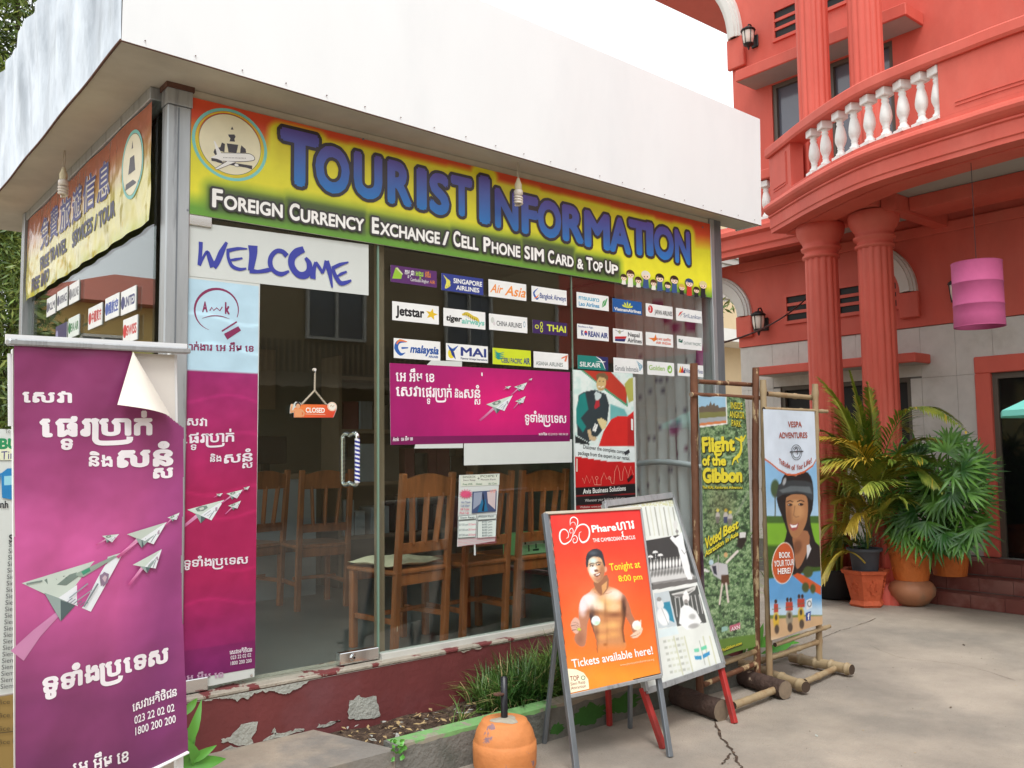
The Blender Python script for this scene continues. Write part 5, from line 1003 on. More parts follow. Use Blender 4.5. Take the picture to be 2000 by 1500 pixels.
sticker(769, 660, 860, 705, W_, 'white sticker with blue slanted lettering and an orange and blue swoosh', lambda tx, pl, sk, el, X, p, h: (sk([(.26, .86), (.1, .82), (.05, .5), (.14, .2), (.24, .3)], [.06, .2, .24, .16, .02], (40, 96, 176)), sk([(.28, .86), (.12, .9), (.06, .7)], [.04, .12, .06], (236, 130, 60)), sk([(.16, .52), (.3, .56)], [.1, .06], (40, 96, 176)), tx('malaysia', .34, .96, .34, .4, (34, 84, 160), .04, .2), tx('AIRLINES', .74, .95, .14, .11, (34, 84, 160), .03)))
sticker(871, 670, 953, 709, W_, 'white sticker with a blue bird on yellow and wide navy capitals', lambda tx, pl, sk, el, X, p, h: (el(.12, .4, .24, .28, (232, 214, 60), n=16), sk([(.04, .9), (.14, .6), (.28, .9)], [.04, .22, .03], (40, 90, 170)), sk([(.1, .75), (.16, .4), (.22, .1)], [.1, .22, .03], (30, 60, 140)), tx('MAI', .34, .96, .34, .5, (44, 60, 130), .03), tx('Myanmar Airways International', .34, .98, .12, .12, (70, 80, 120))))
sticker(962, 679, 1037, 716, (206, 222, 44), 'lime yellow sticker with teal waves and navy lettering', lambda tx, pl, sk, el, X, p, h: ([sk([(.05, .88-.13*k), (.14, .66-.1*k), (.3, .78-.12*k)], [.02, .12, .01], (30, 150, 140)) for k in range(4)], tx('CEBU PACIFIC', .22, .76, .14, .3, NB, .02), tx('AIR', .8, .97, .14, .38, NB, .03)))
sticker(1042, 686, 1110, 722, W_, 'white sticker with grey green capitals and a coral arrow corner', lambda tx, pl, sk, el, X, p, h: (tx('ASIANA AIRLINES', .06, .84, .16, .24, (120, 132, 128), .015), pl([(.8, .74), (.99, .94), (.94, .5), (.88, .52), (.92, .78), (.8, .64)], (226, 120, 80))))
sticker(1128, 693, 1188, 724, (30, 130, 120), 'teal sticker with a white bird and white capitals, navy corner', lambda tx, pl, sk, el, X, p, h: (pl([(.6, 1), (1, 1), (1, 0), (.92, 0), (.8, .5)], (44, 48, 100)), sk([(.6, .98), (.78, .7), (.9, .1)], [.02, .12, .04], W_), sk([(.6, .62), (.8, .62), (.92, .66)], [.02, .08, .02], W_), tx('SILKAIR', .06, .74, .18, .34, W_, .02, .1)))
sticker(1198, 698, 1256, 731, W_, 'white sticker with slim grey lettering and a blue feather wing', lambda tx, pl, sk, el, X, p, h: (tx('Garuda Indonesia', .04, .84, .14, .34, (110, 116, 124), .01), [sk([(.76+.03*k, .92-.1*k), (.88, .72-.12*k), (.98, .6-.02*k)], [.01, .06, .02], (70, 150, 180)) for k in range(5)]))
sticker(1264, 705, 1317, 735, W_, 'white sticker with pale green lettering and a green swirl ring', lambda tx, pl, sk, el, X, p, h: (tx('Golden', .06, .64, .36, .36, (150, 190, 90), .02), el(.83, .5, .28, .3, (130, 190, 70), n=22, hole=.55), el(.8, .6, .1, .12, (130, 190, 70), n=14)))
sticker(1323, 710, 1374, 737, W_, 'white sticker with striped tail fins and blue lettering, half behind the bark pole', lambda tx, pl, sk, el, X, p, h: (pl([(.03, .25), (.12, .85), (.16, .25)], (230, 180, 50)), pl([(.1, .25), (.2, .85), (.24, .25)], (206, 60, 50)), pl([(.2, .25), (.26, .6), (.3, .25)], (40, 60, 120)), tx('Philippine Airlines', .26, .98, .3, .36, (60, 70, 130), .01)))
# --- stickers on the side glass (seen obliquely)
SG = Sheet((-.134, 2.78, 0), (0, -1, 0), (0, 0, 1)); SG.N = np.array([-1.0, 0, 0])
def sidestk(quadL, base, label, s_, col, extra=None):
    a = SG.uv(*quadL[0]); b = SG.uv(*quadL[1]); u, v, w, h = a[0], min(a[1], b[1]), b[0]-a[0], .12
    v = a[1]; t = thing('sticker', (-.134, 2.78-u-w/2, v), label, 'sticker', 'travel stickers on the side glass')
    p = Print(SG, (0, 0, 1), .0006); p.rect(u, v, u+w, v+h, base); mk('backing', MB().box((-.1342, 2.78-u-w, v), (-.1305, 2.78-u, v+h), M['paper']), t)
    if s_: p.text(s_, u+w*.25, v+h*.3, u+w*.95, v+h*.3, h*.4, col, .04, px=False)
    p.ell(u+w*.13, v+h*.5, h*.25, h*.28, col, n=16); p.build('lettering', t)
for q, ba, lb, s_, co in (([(236, 617), (265, 603)], W_, 'white side sticker reading in bold navy capitals nearest the corner post', 'UNITED', (40, 50, 110)), ([(205, 628), (232, 614)], W_, 'white side sticker with blue bird and small blue characters', '國航空', (60, 90, 170)), ([(172, 645), (199, 631)], W_, 'white side sticker with red round mark and red characters', '中國東方', (190, 50, 54)),
                          ([(240, 672), (268, 660)], W_, 'white side sticker with red capitals just above the magenta stand', 'SWISS', (200, 36, 40)), ([(133, 662), (154, 652)], (226, 236, 230), 'pale side sticker with green capitals, lower row', 'EVA AIR', (40, 120, 70)), ([(108, 676), (130, 664)], (48, 44, 96), 'dark violet side sticker, lower row', '', (150, 150, 190)),
                          ([(135, 596), (154, 586)], W_, 'grey looking side sticker with faint ring, upper row third', 'AIRLINE', (120, 124, 130)), ([(111, 608), (131, 598)], W_, 'grey looking side sticker with dark capitals, upper row second', 'AIRFRANCE', (70, 72, 100)), ([(91, 620), (108, 611)], W_, 'grey looking side sticker with one dark letter, upper row first', 'KLM', (90, 92, 110))):
    sidestk(q, ba, lb, s_, co)
# --- closed sign hanging inside the glass
q0 = onY(615, 730, -.02); t = thing('closed_sign', (q0[0], -.02, 1.24), 'small orange closed sign hung on a twisted cord from a hook on the door', 'sign')
Sc = front_sheet(-.022); CC = (500, 680, 3.1746); k_ = lambda x, y: onY(CC[0]+x/CC[2], CC[1]+y/CC[2], -.022)
mk('board', MB().prism([k_(*q) for q in ((236, 430), (236, 400), (210, 405), (212, 370), (216, 352), (232, 350), (246, 332), (272, 336), (282, 348), (440, 350), (470, 335), (498, 352), (500, 380), (480, 430))], (0, .003, 0), M['paper']), t)
p = Print(Sc, CC, .0004)
p.poly([(284, 348), (440, 350), (498, 378), (478, 430), (236, 430), (236, 372)], np.array([(236, 120, 56), (226, 96, 50), (220, 80, 50), (214, 62, 44), (240, 110, 60), (240, 140, 70)])); p.ell(472, 362, 29, 28, (238, 236, 226), px=True, n=20); p.ell(472, 362, 26, 25, (236, 150, 60), px=True, n=20, hole=.9)
p.text('CLOSED', 308, 398, 426, 400, 30, (250, 246, 238), .03); p.stroke([(306, 408), (430, 412)], 2, (250, 220, 200)); p.ell(260, 352, 17, 18, (60, 54, 52), px=True); p.ell(260, 360, 13, 15, (226, 170, 130), px=True); p.poly([(240, 376), (282, 376), (286, 428), (238, 428)], (232, 160, 110)); p.stroke([(240, 382), (216, 398), (222, 356)], 12, (228, 166, 120), sm=2); p.stroke([(282, 384), (298, 404), (288, 424)], 10, (228, 166, 120), sm=2); p.ell(222, 354, 8, 9, (236, 190, 150), px=True)
p.stroke([(458, 362), (466, 352), (474, 364), (484, 354)], 3, (190, 140, 90)); p.build('lettering', t)
hk = k_(366, 145); mk('hook', MB().tube([hk+(0, .016, .01), hk+(0, 0, .01)], .008, M['opal'], 10).tube([hk+(0, 0, .01), hk+(0, -.006, -.004), hk+(0, .002, -.014)], .003, M['chrome'], 6), t)
def twisted(a, b, r_=.0028, tw=.006, n=26):
    mb = MB(); a, b = np.asarray(a), np.asarray(b); d = (b-a)/np.linalg.norm(b-a); X = np.cross(d, (0, 1, 0)); Y = np.array([0, 1.0, 0])
    for ph in (0, math.pi): mb.tube([a+(b-a)*i/n+X*tw*.5*math.cos(i*1.1+ph)+Y*tw*.5*math.sin(i*1.1+ph) for i in range(n+1)], r_, M['wire'], 5)
    return mb
mk('cord', twisted(k_(366, 155), k_(364, 262), n=20), t); mk('cord', twisted(k_(364, 262), k_(285, 346)), t); mk('cord', twisted(k_(364, 262), k_(436, 350)), t)
# --- timetable sheet taped on the middle pane
CT = (500, 680, 3.1746); t = panel('timetable_sheet', [(893, 1068), (967, 1057), (976, 925), (897, 928)], -.0065, 'curling bus timetable sheet with a coach interior photo taped behind the middle pane', 'notice', M['paper'])
p = Print(front_sheet(-.0065), CT, .0006)
p.poly([(1268, 788), (1510, 780), (1508, 848), (1268, 858)], (214, 220, 206)); p.text('BANGKOK', 1282, 806, 1362, 804, 14, (60, 80, 60)); p.text('POIPET', 1392, 802, 1500, 798, 14, (60, 80, 60)); p.text('+', 1372, 818, 1388, 816, 18, (60, 60, 60)); p.text('Siem Reap', 1284, 824, 1360, 822, 10, (90, 60, 80)); p.text('Phnom Penh', 1394, 820, 1486, 818, 10, (90, 60, 80)); p.text('Free Wifi', 1282, 850, 1340, 848, 12, (70, 120, 80)); p.text('Hotel', 1364, 848, 1400, 847, 12, (70, 120, 80)); p.text('Air Con', 1440, 846, 1490, 844, 12, (70, 120, 80))
for a in np.linspace(0, 2*math.pi, 15)[:-1]: p.stroke([(1300, 905), (1300+42*math.cos(a), 905+32*math.sin(a))], [16, 2], (222, 90, 130))
p.poly([(1340, 890), (1490, 880), (1486, 1012), (1336, 1024)], (70, 84, 120)); p.poly([(1348, 896), (1400, 892), (1394, 960), (1344, 1000)], (150, 160, 180)); p.poly([(1430, 890), (1484, 886), (1480, 1000), (1436, 960)], (206, 190, 190)); p.poly([(1396, 940), (1420, 936), (1436, 1010), (1370, 1018)], (40, 110, 150)); p.stroke([(1404, 900), (1412, 960), (1404, 1010)], [6, 8, 14], (30, 34, 50)); p.text('VIP', 1446, 900, 1488, 896, 22, (226, 160, 150), .02)
for k, s_ in enumerate(('Hot Tissue', 'Cold Water', 'VIP Toilet', 'Pick Up')): p.text(s_, 1270-k*3, 962+k*22, 1326-k*3, 960+k*22, 13, (80, 100, 150) if k < 2 else (210, 80, 110), .01)
for y0, y1, x0 in ((1040, 1066, 1254), (1072, 1178, 1252)):
    for xa, xb in ((0, 112), (120, 236)): p.poly([(x0+xa, y0), (x0+xb, y0-8), (x0+xb-4, y1-8), (x0+xa-4, y1)], (50, 60, 66)); p.poly([(x0+xa+2, y0+2), (x0+xb-2, y0-6), (x0+xb-6, y1-10), (x0+xa-2, y1-2)], (222, 232, 226))
for k in range(3): p.text('07:30 am', 1256, 1102+k*32, 1312, 1099+k*32, 13, (60, 90, 100)); p.text('30 Seats', 1314, 1099+k*32, 1358, 1096+k*32, 13, (226, 110, 140))
for k in range(6): p.text('8:00 pm', 1398, 1082+k*17, 1460, 1079+k*17, 11, (60, 90, 100))
for k in range(5): p.poly([(1246, 1188+k*9), (1486, 1168+k*9), (1486, 1170+k*9), (1246, 1190+k*9)], (220, 130, 150))
p.text('Siem Reap', 1262, 1056, 1350, 1052, 12, (60, 80, 90)); p.text('Phnom Penh', 1378, 1050, 1470, 1046, 12, (60, 80, 90)); p.build('lettering', t)
q = [onY(500+a/3.1746, 680+b/3.1746, -.006) for a, b in ((1352, 1284), (1362, 1284), (1362, 1218), (1352, 1218))]; mk('tape', MB().prism(q, (0, .001, 0), M['paper']), t)
# ---------------------------------------------------------------- inside the booth: chairs, counter, curtain
def make_chair(name, label, w=.41, mt=None):
    mt = mt or M['wood']; t = thing(name, (0, 0, 0), label, 'chair', 'wooden chairs inside the booth'); d = .42; h = w/2
    def P(nm, mb, lb=None): return mk(nm, mb, t, label=lb)
    for s in (-1, 1):
        P('leg', MB().bar((s*(h-.02), .03, 0), (s*(h-.02), .0, .46), .04, .038, mt, (0, 1, 0), .004).bar((s*(h-.02), .0, .455), (s*(h-.02), -.055, 1.0), .038, .034, mt, (0, 1, 0), .004))
        P('leg', MB().box((s*(h-.02)-.02, d-.045, 0), (s*(h-.02)+.02, d-.005, .44), mt, .004))
        P('stretcher', MB().box((s*(h-.02)-.01, .03, .17), (s*(h-.02)+.01, d-.045, .20), mt, .003))
    P('stretcher', MB().box((-h+.04, .17, .2), (h-.04, .19, .225), mt, .003))
    P('seat', MB().box((-h-.005, -.01, .44), (h+.005, d+.01, .468), mt, .008)); P('seat_rail', MB().box((-h+.04, .0, .38), (h-.04, .02, .439), mt, .003).box((-h+.04, d-.035, .38), (h-.04, d-.015, .439), mt, .003))
    n = 12; top = [(-h+.035+(w-.07)*k/n, .985+.03*math.sin(math.pi*k/n)**1.3-.018) for k in range(n+1)]; pts = top+[(h-.035, .865), (-h+.035, .865)]
    P('top_rail', MB().prism([(x, -.062+(1-z)*.06, z) for x, z in pts], (0, .022, 0), mt)); P('lower_rail', MB().bar((-h+.035, -.012, .585), (h-.035, -.012, .585), .02, .06, mt, (0, 0, 1), .003))
    for k in range(3):
        x = (k-1)*w*.24; P('slat', MB().bar((x-.012*(k-1), -.012, .60), (x+.012*(k-1), -.042, .885), .014, .042, mt, (0, 1, 0), .003))
    return t
FZ = -.04
ch = make_chair('wooden_chair', 'brown slatted chair nearest the glass door with a cream cushion on its seat'); ch.location = (1.395, .135, FZ); ch.rotation_euler = (0, 0, .13)
c2_ = dup(ch, (1.845, .13, FZ), .03, 'middle slatted chair behind the bus timetable sheet'); c3_ = dup(ch, (2.275, .13, FZ), .02, 'slatted chair farthest right with a green carton on its seat'); c2_.scale = (.88, 1, 1)
c4_ = dup(ch, (1.62, 1.75, FZ), -.10, 'dim chair deep inside the booth, nearer to the door handle'); c5_ = dup(ch, (1.28, 2.05, FZ), .22, 'dim chair deepest inside the booth, beside the white counter')
def cush(i, j):
    x = (i-.5)*2; y = (j-.5)*2; e = max(0, 1-abs(x)**3.5)*max(0, 1-abs(y)**3.5); return (x, y, e)
t = thing('seat_cushion', (1.36, .33, FZ+.468), 'flat cream cushion with tie cords on the chair nearest the door', 'cushion'); mb = MB(); ca, sa = math.cos(.13), math.sin(.13)
for s in (1, -1): mb.sheet(lambda i, j: (lambda x, y, e: (1.345+(x*.2)*ca-(y*.19)*sa, .345+(x*.2)*sa+(y*.19)*ca, FZ+.495+s*.022*e**.6+.006*math.sin(x*5)*math.cos(y*4)))(*cush(i, j)), 16, 16, M['cushion'])
mk('pad', mb, t); mb = MB()
for o in (0, .02): mb.tube(smoothpts([(1.215+o, .15, FZ+.49), (1.21+o*1.4, .12, FZ+.44), (1.20+o, .11, FZ+.33), (1.205+o*.3, .115, FZ+.2-o*3)], 4), .0035, M['wire'], 6)
mk('tie_cord', mb, t)
t = thing('carton', (2.25, .2, FZ+.47), 'green and white printed carton standing on the farthest right chair', 'box'); mk('body', MB().box((2.11, .16, FZ+.469), (2.42, .30, FZ+.60), M['boxg'], .003), t)
p = Print(Sheet((2.11, .1595, FZ+.469), (1, 0, 0), (0, 0, 1)), (0, 0, 1), .0004); p.rect(.005, .004, .305, .126, (150, 206, 150)); p.rect(.005, .06, .305, .126, (214, 228, 206))
for x, y, w_, h_ in ((.02, .07, .02, .04), (.06, .065, .015, .05), (.13, .02, .05, .012), (.15, .035, .012, .03), (.22, .06, .02, .05), (.26, .02, .018, .05), (.09, .02, .012, .04)): p.rect(x, y, x+w_, y+h_, (40, 70, 52))
p.build('print', t)
t = thing('counter', (1.0, 2.6, FZ), 'pale laminate counter at the back of the booth', 'counter'); mk('front_panel', MB().box((.1, 2.42, FZ), (1.9, 2.44, .88), M['desk']), t); mk('top', MB().box((.06, 2.38, .881), (1.94, 2.86, .92), M['tan'], .004), t)
for k in range(3): mk('pedestal', MB().box((.12+k*.85, 2.441, FZ), (.16+k*.85, 2.85, .88), M['desk']), t)
t = thing('shelf_unit', (2.9, 2.7, FZ), 'dark shelf unit against the back wall of the booth', 'shelf')
for z in (.35, .8, 1.25, 1.7): mk('shelf', MB().box((2.2, 2.55, z), (3.6, 2.86, z+.03), M['tan']), t)
for x in (2.17, 3.6): mk('side_panel', MB().box((x, 2.55, FZ), (x+.03, 2.86, 1.9), M['tan']), t)
rb = random.Random(4); CN = {'desk': 'white', 'carglass': 'black', 'frame': 'brown', 'maroon': 'maroon', 'aludark': 'grey'}
for z, lv in ((.38, 'lowest'), (.83, 'middle'), (1.28, 'top')):
    x = 2.24; cnt = {}
    while x < 3.45:
        w = rb.uniform(.09, .2); cn = rb.choice(list(CN)); cnt[cn] = cnt.get(cn, 0)+1; od = ('first', 'second', 'third', 'fourth', 'fifth', 'sixth', 'seventh')[cnt[cn]-1]; tag(mk('file_box', MB().box((x, 2.6, z), (x+w-.01, 2.82, z+rb.uniform(.2, .34)), M[cn], .004)), od+' '+CN[cn]+' box file from the left on the '+lv+' shelf at the back', 'file', 'box files on the shelf unit'); x += w+rb.choice([0, 0, .05])
for (x0, x1, z0, z1, mt, lb) in ((.55, .75, 1.5, 1.9, 'boxg', 'faint green notice'), (.9, 1.25, 1.35, 1.75, 'desk', 'faint white notice'), (1.4, 1.75, 1.45, 1.95, 'tan', 'faint brown notice'), (.2, .45, 1.35, 1.75, 'desk', 'small faint white notice')): tag(mk('notice', MB().box((x0, 2.868, z0), (x1, 2.876, z1), M[mt])), lb+' on the back wall of the booth', 'notice')
t = thing('monitor', (1.55, 2.6, .92), 'small dark monitor on the back counter', 'monitor'); mk('screen', MB().box((1.38, 2.58, 1.0), (1.72, 2.61, 1.22), M['dark'], .005), t); mk('stand', MB().box((1.52, 2.59, .92), (1.58, 2.63, 1.0), M['dark']).box((1.46, 2.54, .9205), (1.64, 2.67, .932), M['dark']), t)
# curtain
def cdisp(u, v):
    pin = np.exp(-((v-.93)/.35)**2); return .028*np.sin(u*62+v*.4)*(1-.5*pin)+.012*np.sin(u*23)+.004*np.sin(v*9)
t = thing('curtain', (3.83, .45, .1), 'white curtain printed with pink tulips, tied back inside the right pane', 'curtain')
SCu = Sheet((3.83, .9, 0), (0, -1, 0), (0, 0, 1), disp=cdisp)
pc_ = Picture(SCu, (0, .02), (.86, 2.47), 150, 60, (0, 0, 1), (236, 234, 240))
for (x, y, rx, ry) in ((1300, 618, 11, 16), (1318, 640, 10, 12), (1352, 628, 12, 20), (1368, 700, 9, 24), (1320, 835, 11, 16), (1285, 600, 8, 12)): pc_.mix(pc_.E(x, y, rx, ry, .2, 5), (186, 84, 146))
for k in range(16): x = 1250+(k*37) % 120; y = 700+(k*61) % 270; pc_.mix(pc_.L([(x-9, y+6), (x, y-3), (x+5, y+2), (x+12, y-5)], 2, 2), (120, 104, 134))
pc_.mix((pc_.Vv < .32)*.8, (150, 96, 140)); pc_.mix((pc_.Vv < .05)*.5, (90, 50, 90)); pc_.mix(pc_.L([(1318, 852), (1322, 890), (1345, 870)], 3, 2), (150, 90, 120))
pc_.mul(np.clip(.5-.5*np.sin(pc_.Uu*62), 0, 1), .95); pc_.build('cloth', t, attr_mat('curtain cloth print', .8, .2, transl=.5))  # cloth darkened in the fold troughs, shade put into the colour
mk('tie_band', MB().tube([(3.80+.004*math.sin(k*2), .9-.86*k/12, .93+.05*math.sin(k/12*3)) for k in range(13)], .022, M['curtain'], 8), t)
mk('rail', MB().tube([(3.84, .02, 2.49), (3.84, 1.5, 2.49)], .01, M['dark'], 8), t)
# ---------------------------------------------------------------- bulbs under the soffit
def bulb(c, label):
    x, y, z = c; t = thing('light_bulb', (x, y, z-.29), label, 'bulb', 'spiral bulbs hanging under the soffit')
    mk('cord', MB().tube([(x, y, 2.8), (x-.006, y, 2.74), (x, y, 2.70)], .0025, M['wire'], 5).tube([(x+.004, y, 2.8), (x+.008, y, 2.75), (x+.002, y, 2.70)], .0025, M['wire'], 5), t)
    mk('socket', MB().lathe((x, y, 2.632), [(.021, 0), (.022, .03), (.014, .05), (.008, .07)], M['cushion'], 14), t); mk('ballast', MB().lathe((x, y, 2.595), [(.02, 0), (.027, .006), (.027, .03), (.02, .036)], M['opal'], 16), t)
    pts = [(x+.021*math.cos(a), y+.021*math.sin(a), 2.594-.011*a/2/math.pi*1.45) for a in np.linspace(0, 6.6*math.pi, 60)]
    mk('spiral', MB().tube(pts, .0075, M['opal'], 8), t)
b_ = onY(1012, 345, -.14); bulb((b_[0], -.14, 2.8), 'white spiral bulb dangling in front of the big yellow banner')
b_ = onX(124, 340, -.26); bulb((-.26, b_[1], 2.8), 'white spiral bulb hanging under the soffit along the side window')
# ---------------------------------------------------------------- freestanding boards
def vtop(px, base): # height of pixel above a plan point
    d = ray(*px); s = ((base[0]-CP[0])*d[0]+(base[1]-CP[1])*d[1])/(d[0]**2+d[1]**2); return CP+s*d
def vplane(p, A, D):
    n = np.cross(np.array([D[0], D[1], 0.]), [0, 0, 1.]); return hit(p, (A[0], A[1], 0), n)
def aframe(name, FLp, FRp, TLp, TRp, BLp, BRp, rear, label, legm, legm2, legw=.024):
    FLw, FRw = onZ(*FLp, G), onZ(*FRp, G); U = FRw-FLw; U /= np.linalg.norm(U); D = np.array([-U[1], U[0], 0]); D = D if D[1] > 0 else -D
    TLw, TRw = vplane(TLp, FLw, D), vplane(TRp, FRw, D); zt = (TLw[2]+TRw[2])/2
    N = np.cross(TLw-FLw, U); N /= np.linalg.norm(N); N = -N if N[1] > 0 else N
    t = thing(name, ((FLw+FRw)/2)*(1, 1, 0)+(0, 0, G), label, 'sign')
    V = (TLw-FLw); S_ = Sheet(hit(BLp, FLw, N), hit(BRp, FLw, N)-hit(BLp, FLw, N), V)
    if S_.N@N < 0: S_.N = -S_.N
    print(name, np.round([FLw, FRw, TLw, TRw], 2).tolist())
    return t, S_, FLw, FRw, TLw, TRw, N, D
# orange circus board
t, S_, a, b, c, d, N, D = aframe('sandwich_board', (1127, 1515), (1309, 1479), (1064, 1003), (1250, 993), (1112, 1360), (1291, 1320), None, 'orange poster board with a smiling bare chested juggler on grey legs', None, None)
rb_ = MB(); wl = .03
Q = [hit(q, a, N) for q in ((1064, 1003), (1250, 993), (1291, 1320), (1112, 1360))]
mk('panel', MB().prism([q-N*.012 for q in Q], -N*.012, M['vinylw']), t)
def edge(p_, q_, nm, w=.02, mt='alu', th=.022): mk(nm, MB().bar(p_-N*.002, q_-N*.002, w, th, M[mt], N, .002), t)
ed = lambda i, j: (Q[i], Q[j])
mk('frame', MB().bar(Q[0], Q[1], .014, .026, M['palewood'], N, .002).bar(Q[3], Q[2], .018, .026, M['alu'], N, .002).bar(Q[1], Q[2], .010, .026, M['alu'], N, .002), t)
mk('leg', MB().bar(a, c, .028, .028, M['aludark'], N, .003), t); e_ = hit((1291, 1320), a, N); mk('leg', MB().bar(b, e_-N*.026, .026, .026, M['aludark'], N, .003), t)
ap = c+(0, .03, 0)
for f_, tp in ((onZ(1058, 1450, G)+(0, -.02, 0), c+(b-a)*.30-(0, 0, .2)), (onZ(1058, 1450, G)+(0, -.02, 0)+(b-a), d)):
    mk('leg', MB().bar(f_+(0, 0, .0), tp-N*.05+(0, 0, -.10)-(b-a)*.06, .022, .022, M['aludark'], N, .003), t)
C1 = (1050, 960, 3.26); uvs = [S_.uv(*q) for q in ((1112, 1360), (1291, 1320), (1250, 993), (1064, 1003))]
u0, u1 = min(uvs[0][0], uvs[3][0]), max(uvs[1][0], uvs[2][0]); v0, v1 = -.02, max(uvs[2][1], uvs[3][1])
A_ = Picture(S_, (u0, v0), (u1, v1), 130, 210, C1, (226, 72, 54), n=.004)
A_.A = (np.array([222, 44, 44])*(1-np.clip((A_.Y-100)/900, 0, 1))[..., None]+np.array([238, 116, 44])*np.clip((A_.Y-100)/900, 0, 1)[..., None]); A_.mix(np.clip((A_.Y-1000)/180, 0, 1), (240, 146, 48)); A_.mix(np.clip((A_.N(.006, 2)-.45)*2, 0, 1)*.25, (250, 130, 90))
sk_ = (204, 142, 100); A_.mix(A_.E(400, 720, 190, 240, 0, 160)*.18, (255, 160, 110))
tor = A_.P([(352, 615), (430, 570), (445, 600), (500, 622), (545, 660), (560, 720), (556, 800), (545, 880), (552, 940), (556, 1000), (470, 1050), (382, 1034), (372, 950), (340, 850), (318, 760), (300, 690), (330, 640)], 4, 3)
A_.mix(np.clip(A_.P([(352, 615), (430, 570), (445, 600), (500, 622), (545, 660), (560, 720), (556, 800), (545, 880), (552, 940), (556, 1000), (470, 1050), (382, 1034), (372, 950), (340, 850), (318, 760), (300, 690), (330, 640)], 26, 3), 0, 1)*.0, (0, 0, 0)); A_.mix(tor, (200, 136, 88)); fade = np.clip((1050-A_.Y)/70, 0, 1)
armL = A_.P([(330, 640), (290, 665), (264, 715), (258, 800), (266, 850), (255, 880), (232, 925), (240, 962), (272, 988), (300, 978), (310, 920), (314, 850), (330, 790), (340, 700)], 4, 3); A_.mix(armL, (184, 126, 96))
armR = A_.P([(510, 628), (552, 662), (580, 720), (598, 780), (622, 830), (640, 900), (606, 905), (588, 850), (560, 800), (545, 740)], 4, 3); A_.mix(armR, (170, 112, 84))
A_.mix(A_.E(330, 690, 60, 50, .4, 50)*np.maximum(tor, armL), (246, 226, 222)); A_.mix(A_.E(480, 660, 60, 40, -.2, 40)*np.maximum(tor, armR), (240, 214, 196)); A_.mix(A_.E(286, 730, 26, 60, 0, 20)*armL, (240, 216, 216)); A_.mix(A_.E(430, 720, 60, 50, 0, 60)*tor*.7, (240, 196, 130)); A_.mix(A_.E(380, 730, 44, 30, .2, 30)*tor*.7, (250, 226, 206)); A_.mix(A_.E(490, 735, 40, 28, -.2, 28)*tor*.6, (246, 214, 170)); A_.mix(A_.P([(332, 770), (352, 800), (352, 860), (372, 950), (384, 1030), (370, 1030), (352, 900), (326, 800)], 8)*tor, (92, 62, 54)); A_.mix(A_.P([(548, 740), (560, 730), (562, 800), (548, 880), (556, 960), (544, 960), (532, 870)], 8)*tor, (110, 68, 46))
for (x, y, rx, ry, cc, k) in ((365, 770, 60, 14, (130, 84, 56), .55), (490, 785, 55, 14, (120, 72, 50), .7), (428, 760, 7, 60, (150, 96, 62), .5), (440, 900, 6, 110, (160, 100, 60), .45), (372, 880, 14, 90, (110, 70, 56), .7), (346, 800, 14, 50, (70, 56, 60), .8), (545, 740, 12, 60, (60, 40, 36), .85), (540, 860, 14, 80, (150, 90, 50), .5), (400, 860, 40, 20, (244, 190, 120), .5), (476, 850, 34, 20, (246, 200, 120), .6), (480, 910, 30, 18, (240, 180, 100), .5), (410, 925, 30, 16, (244, 180, 100), .5), (428, 975, 10, 8, (140, 80, 40), .8), (268, 940, 26, 40, (120, 76, 60), .5)): A_.mix(A_.E(x, y, rx, ry, 0, min(rx, ry)*1.6)*np.clip(tor+armL+armR, 0, 1)*k, cc)
A_.mix(np.clip((A_.Y-960)/90, 0, 1)*tor, (240, 126, 46))
neck = A_.P([(356, 560), (440, 530), (450, 600), (430, 640), (400, 660), (366, 620)], 4, 2); A_.mix(neck, (150, 100, 72)); A_.mix(A_.P([(405, 600), (440, 570), (436, 620), (410, 655)], 4)*.8, (226, 170, 110)); A_.mix(A_.L([(360, 640), (395, 662), (470, 640)], 4, 5)*.5, (150, 90, 60))
face = A_.P([(314, 470), (320, 430), (345, 408), (385, 404), (412, 428), (424, 470), (424, 520), (410, 556), (385, 580), (362, 578), (340, 552), (322, 515)], 3, 3); A_.mix(A_.E(430, 496, 9, 18, 0, 4), (216, 160, 130)); A_.mix(face, (214, 166, 124)); A_.mix(A_.E(350, 500, 26, 34, 0, 24)*face, (240, 236, 226)); A_.mix(A_.E(350, 440, 26, 18, 0, 20)*face, (200, 220, 214)); A_.mix(A_.E(410, 510, 18, 50, 0, 16)*face*.7, (150, 96, 66)); A_.mix(A_.E(396, 562, 30, 20, 0, 14)*face*.7, (160, 110, 80))
A_.mix(A_.P([(306, 480), (304, 430), (314, 396), (336, 374), (364, 364), (392, 370), (410, 388), (418, 420), (428, 470), (420, 478), (412, 448), (398, 424), (370, 416), (340, 420), (322, 440), (318, 478)], 3, 2), (52, 54, 60)); A_.mix(A_.E(350, 392, 24, 12, 0, 14)*.5, (110, 120, 130))
for (x, y) in ((343, 474), (384, 466)): A_.mix(A_.E(x, y, 13, 6, -.1, 3), (60, 40, 34)); A_.mix(A_.L([(x-16, y-8), (x, y-17), (x+17, y-12)], 5, 3), (40, 32, 32)); A_.mix(A_.E(x-4, y, 3, 3, 0, 2), (230, 230, 226))
A_.mix(A_.P([(356, 500), (378, 496), (388, 508), (362, 514)], 4), (120, 74, 56)); A_.mix(A_.P([(354, 526), (380, 521), (400, 514), (392, 536), (376, 545), (362, 541)], 4), (120, 62, 52)); A_.mix(A_.P([(360, 529), (382, 525), (396, 519), (388, 530), (372, 535)], 3), (240, 236, 226)); A_.mix(A_.L([(360, 552), (378, 558), (396, 546)], 5, 4), (200, 130, 116))
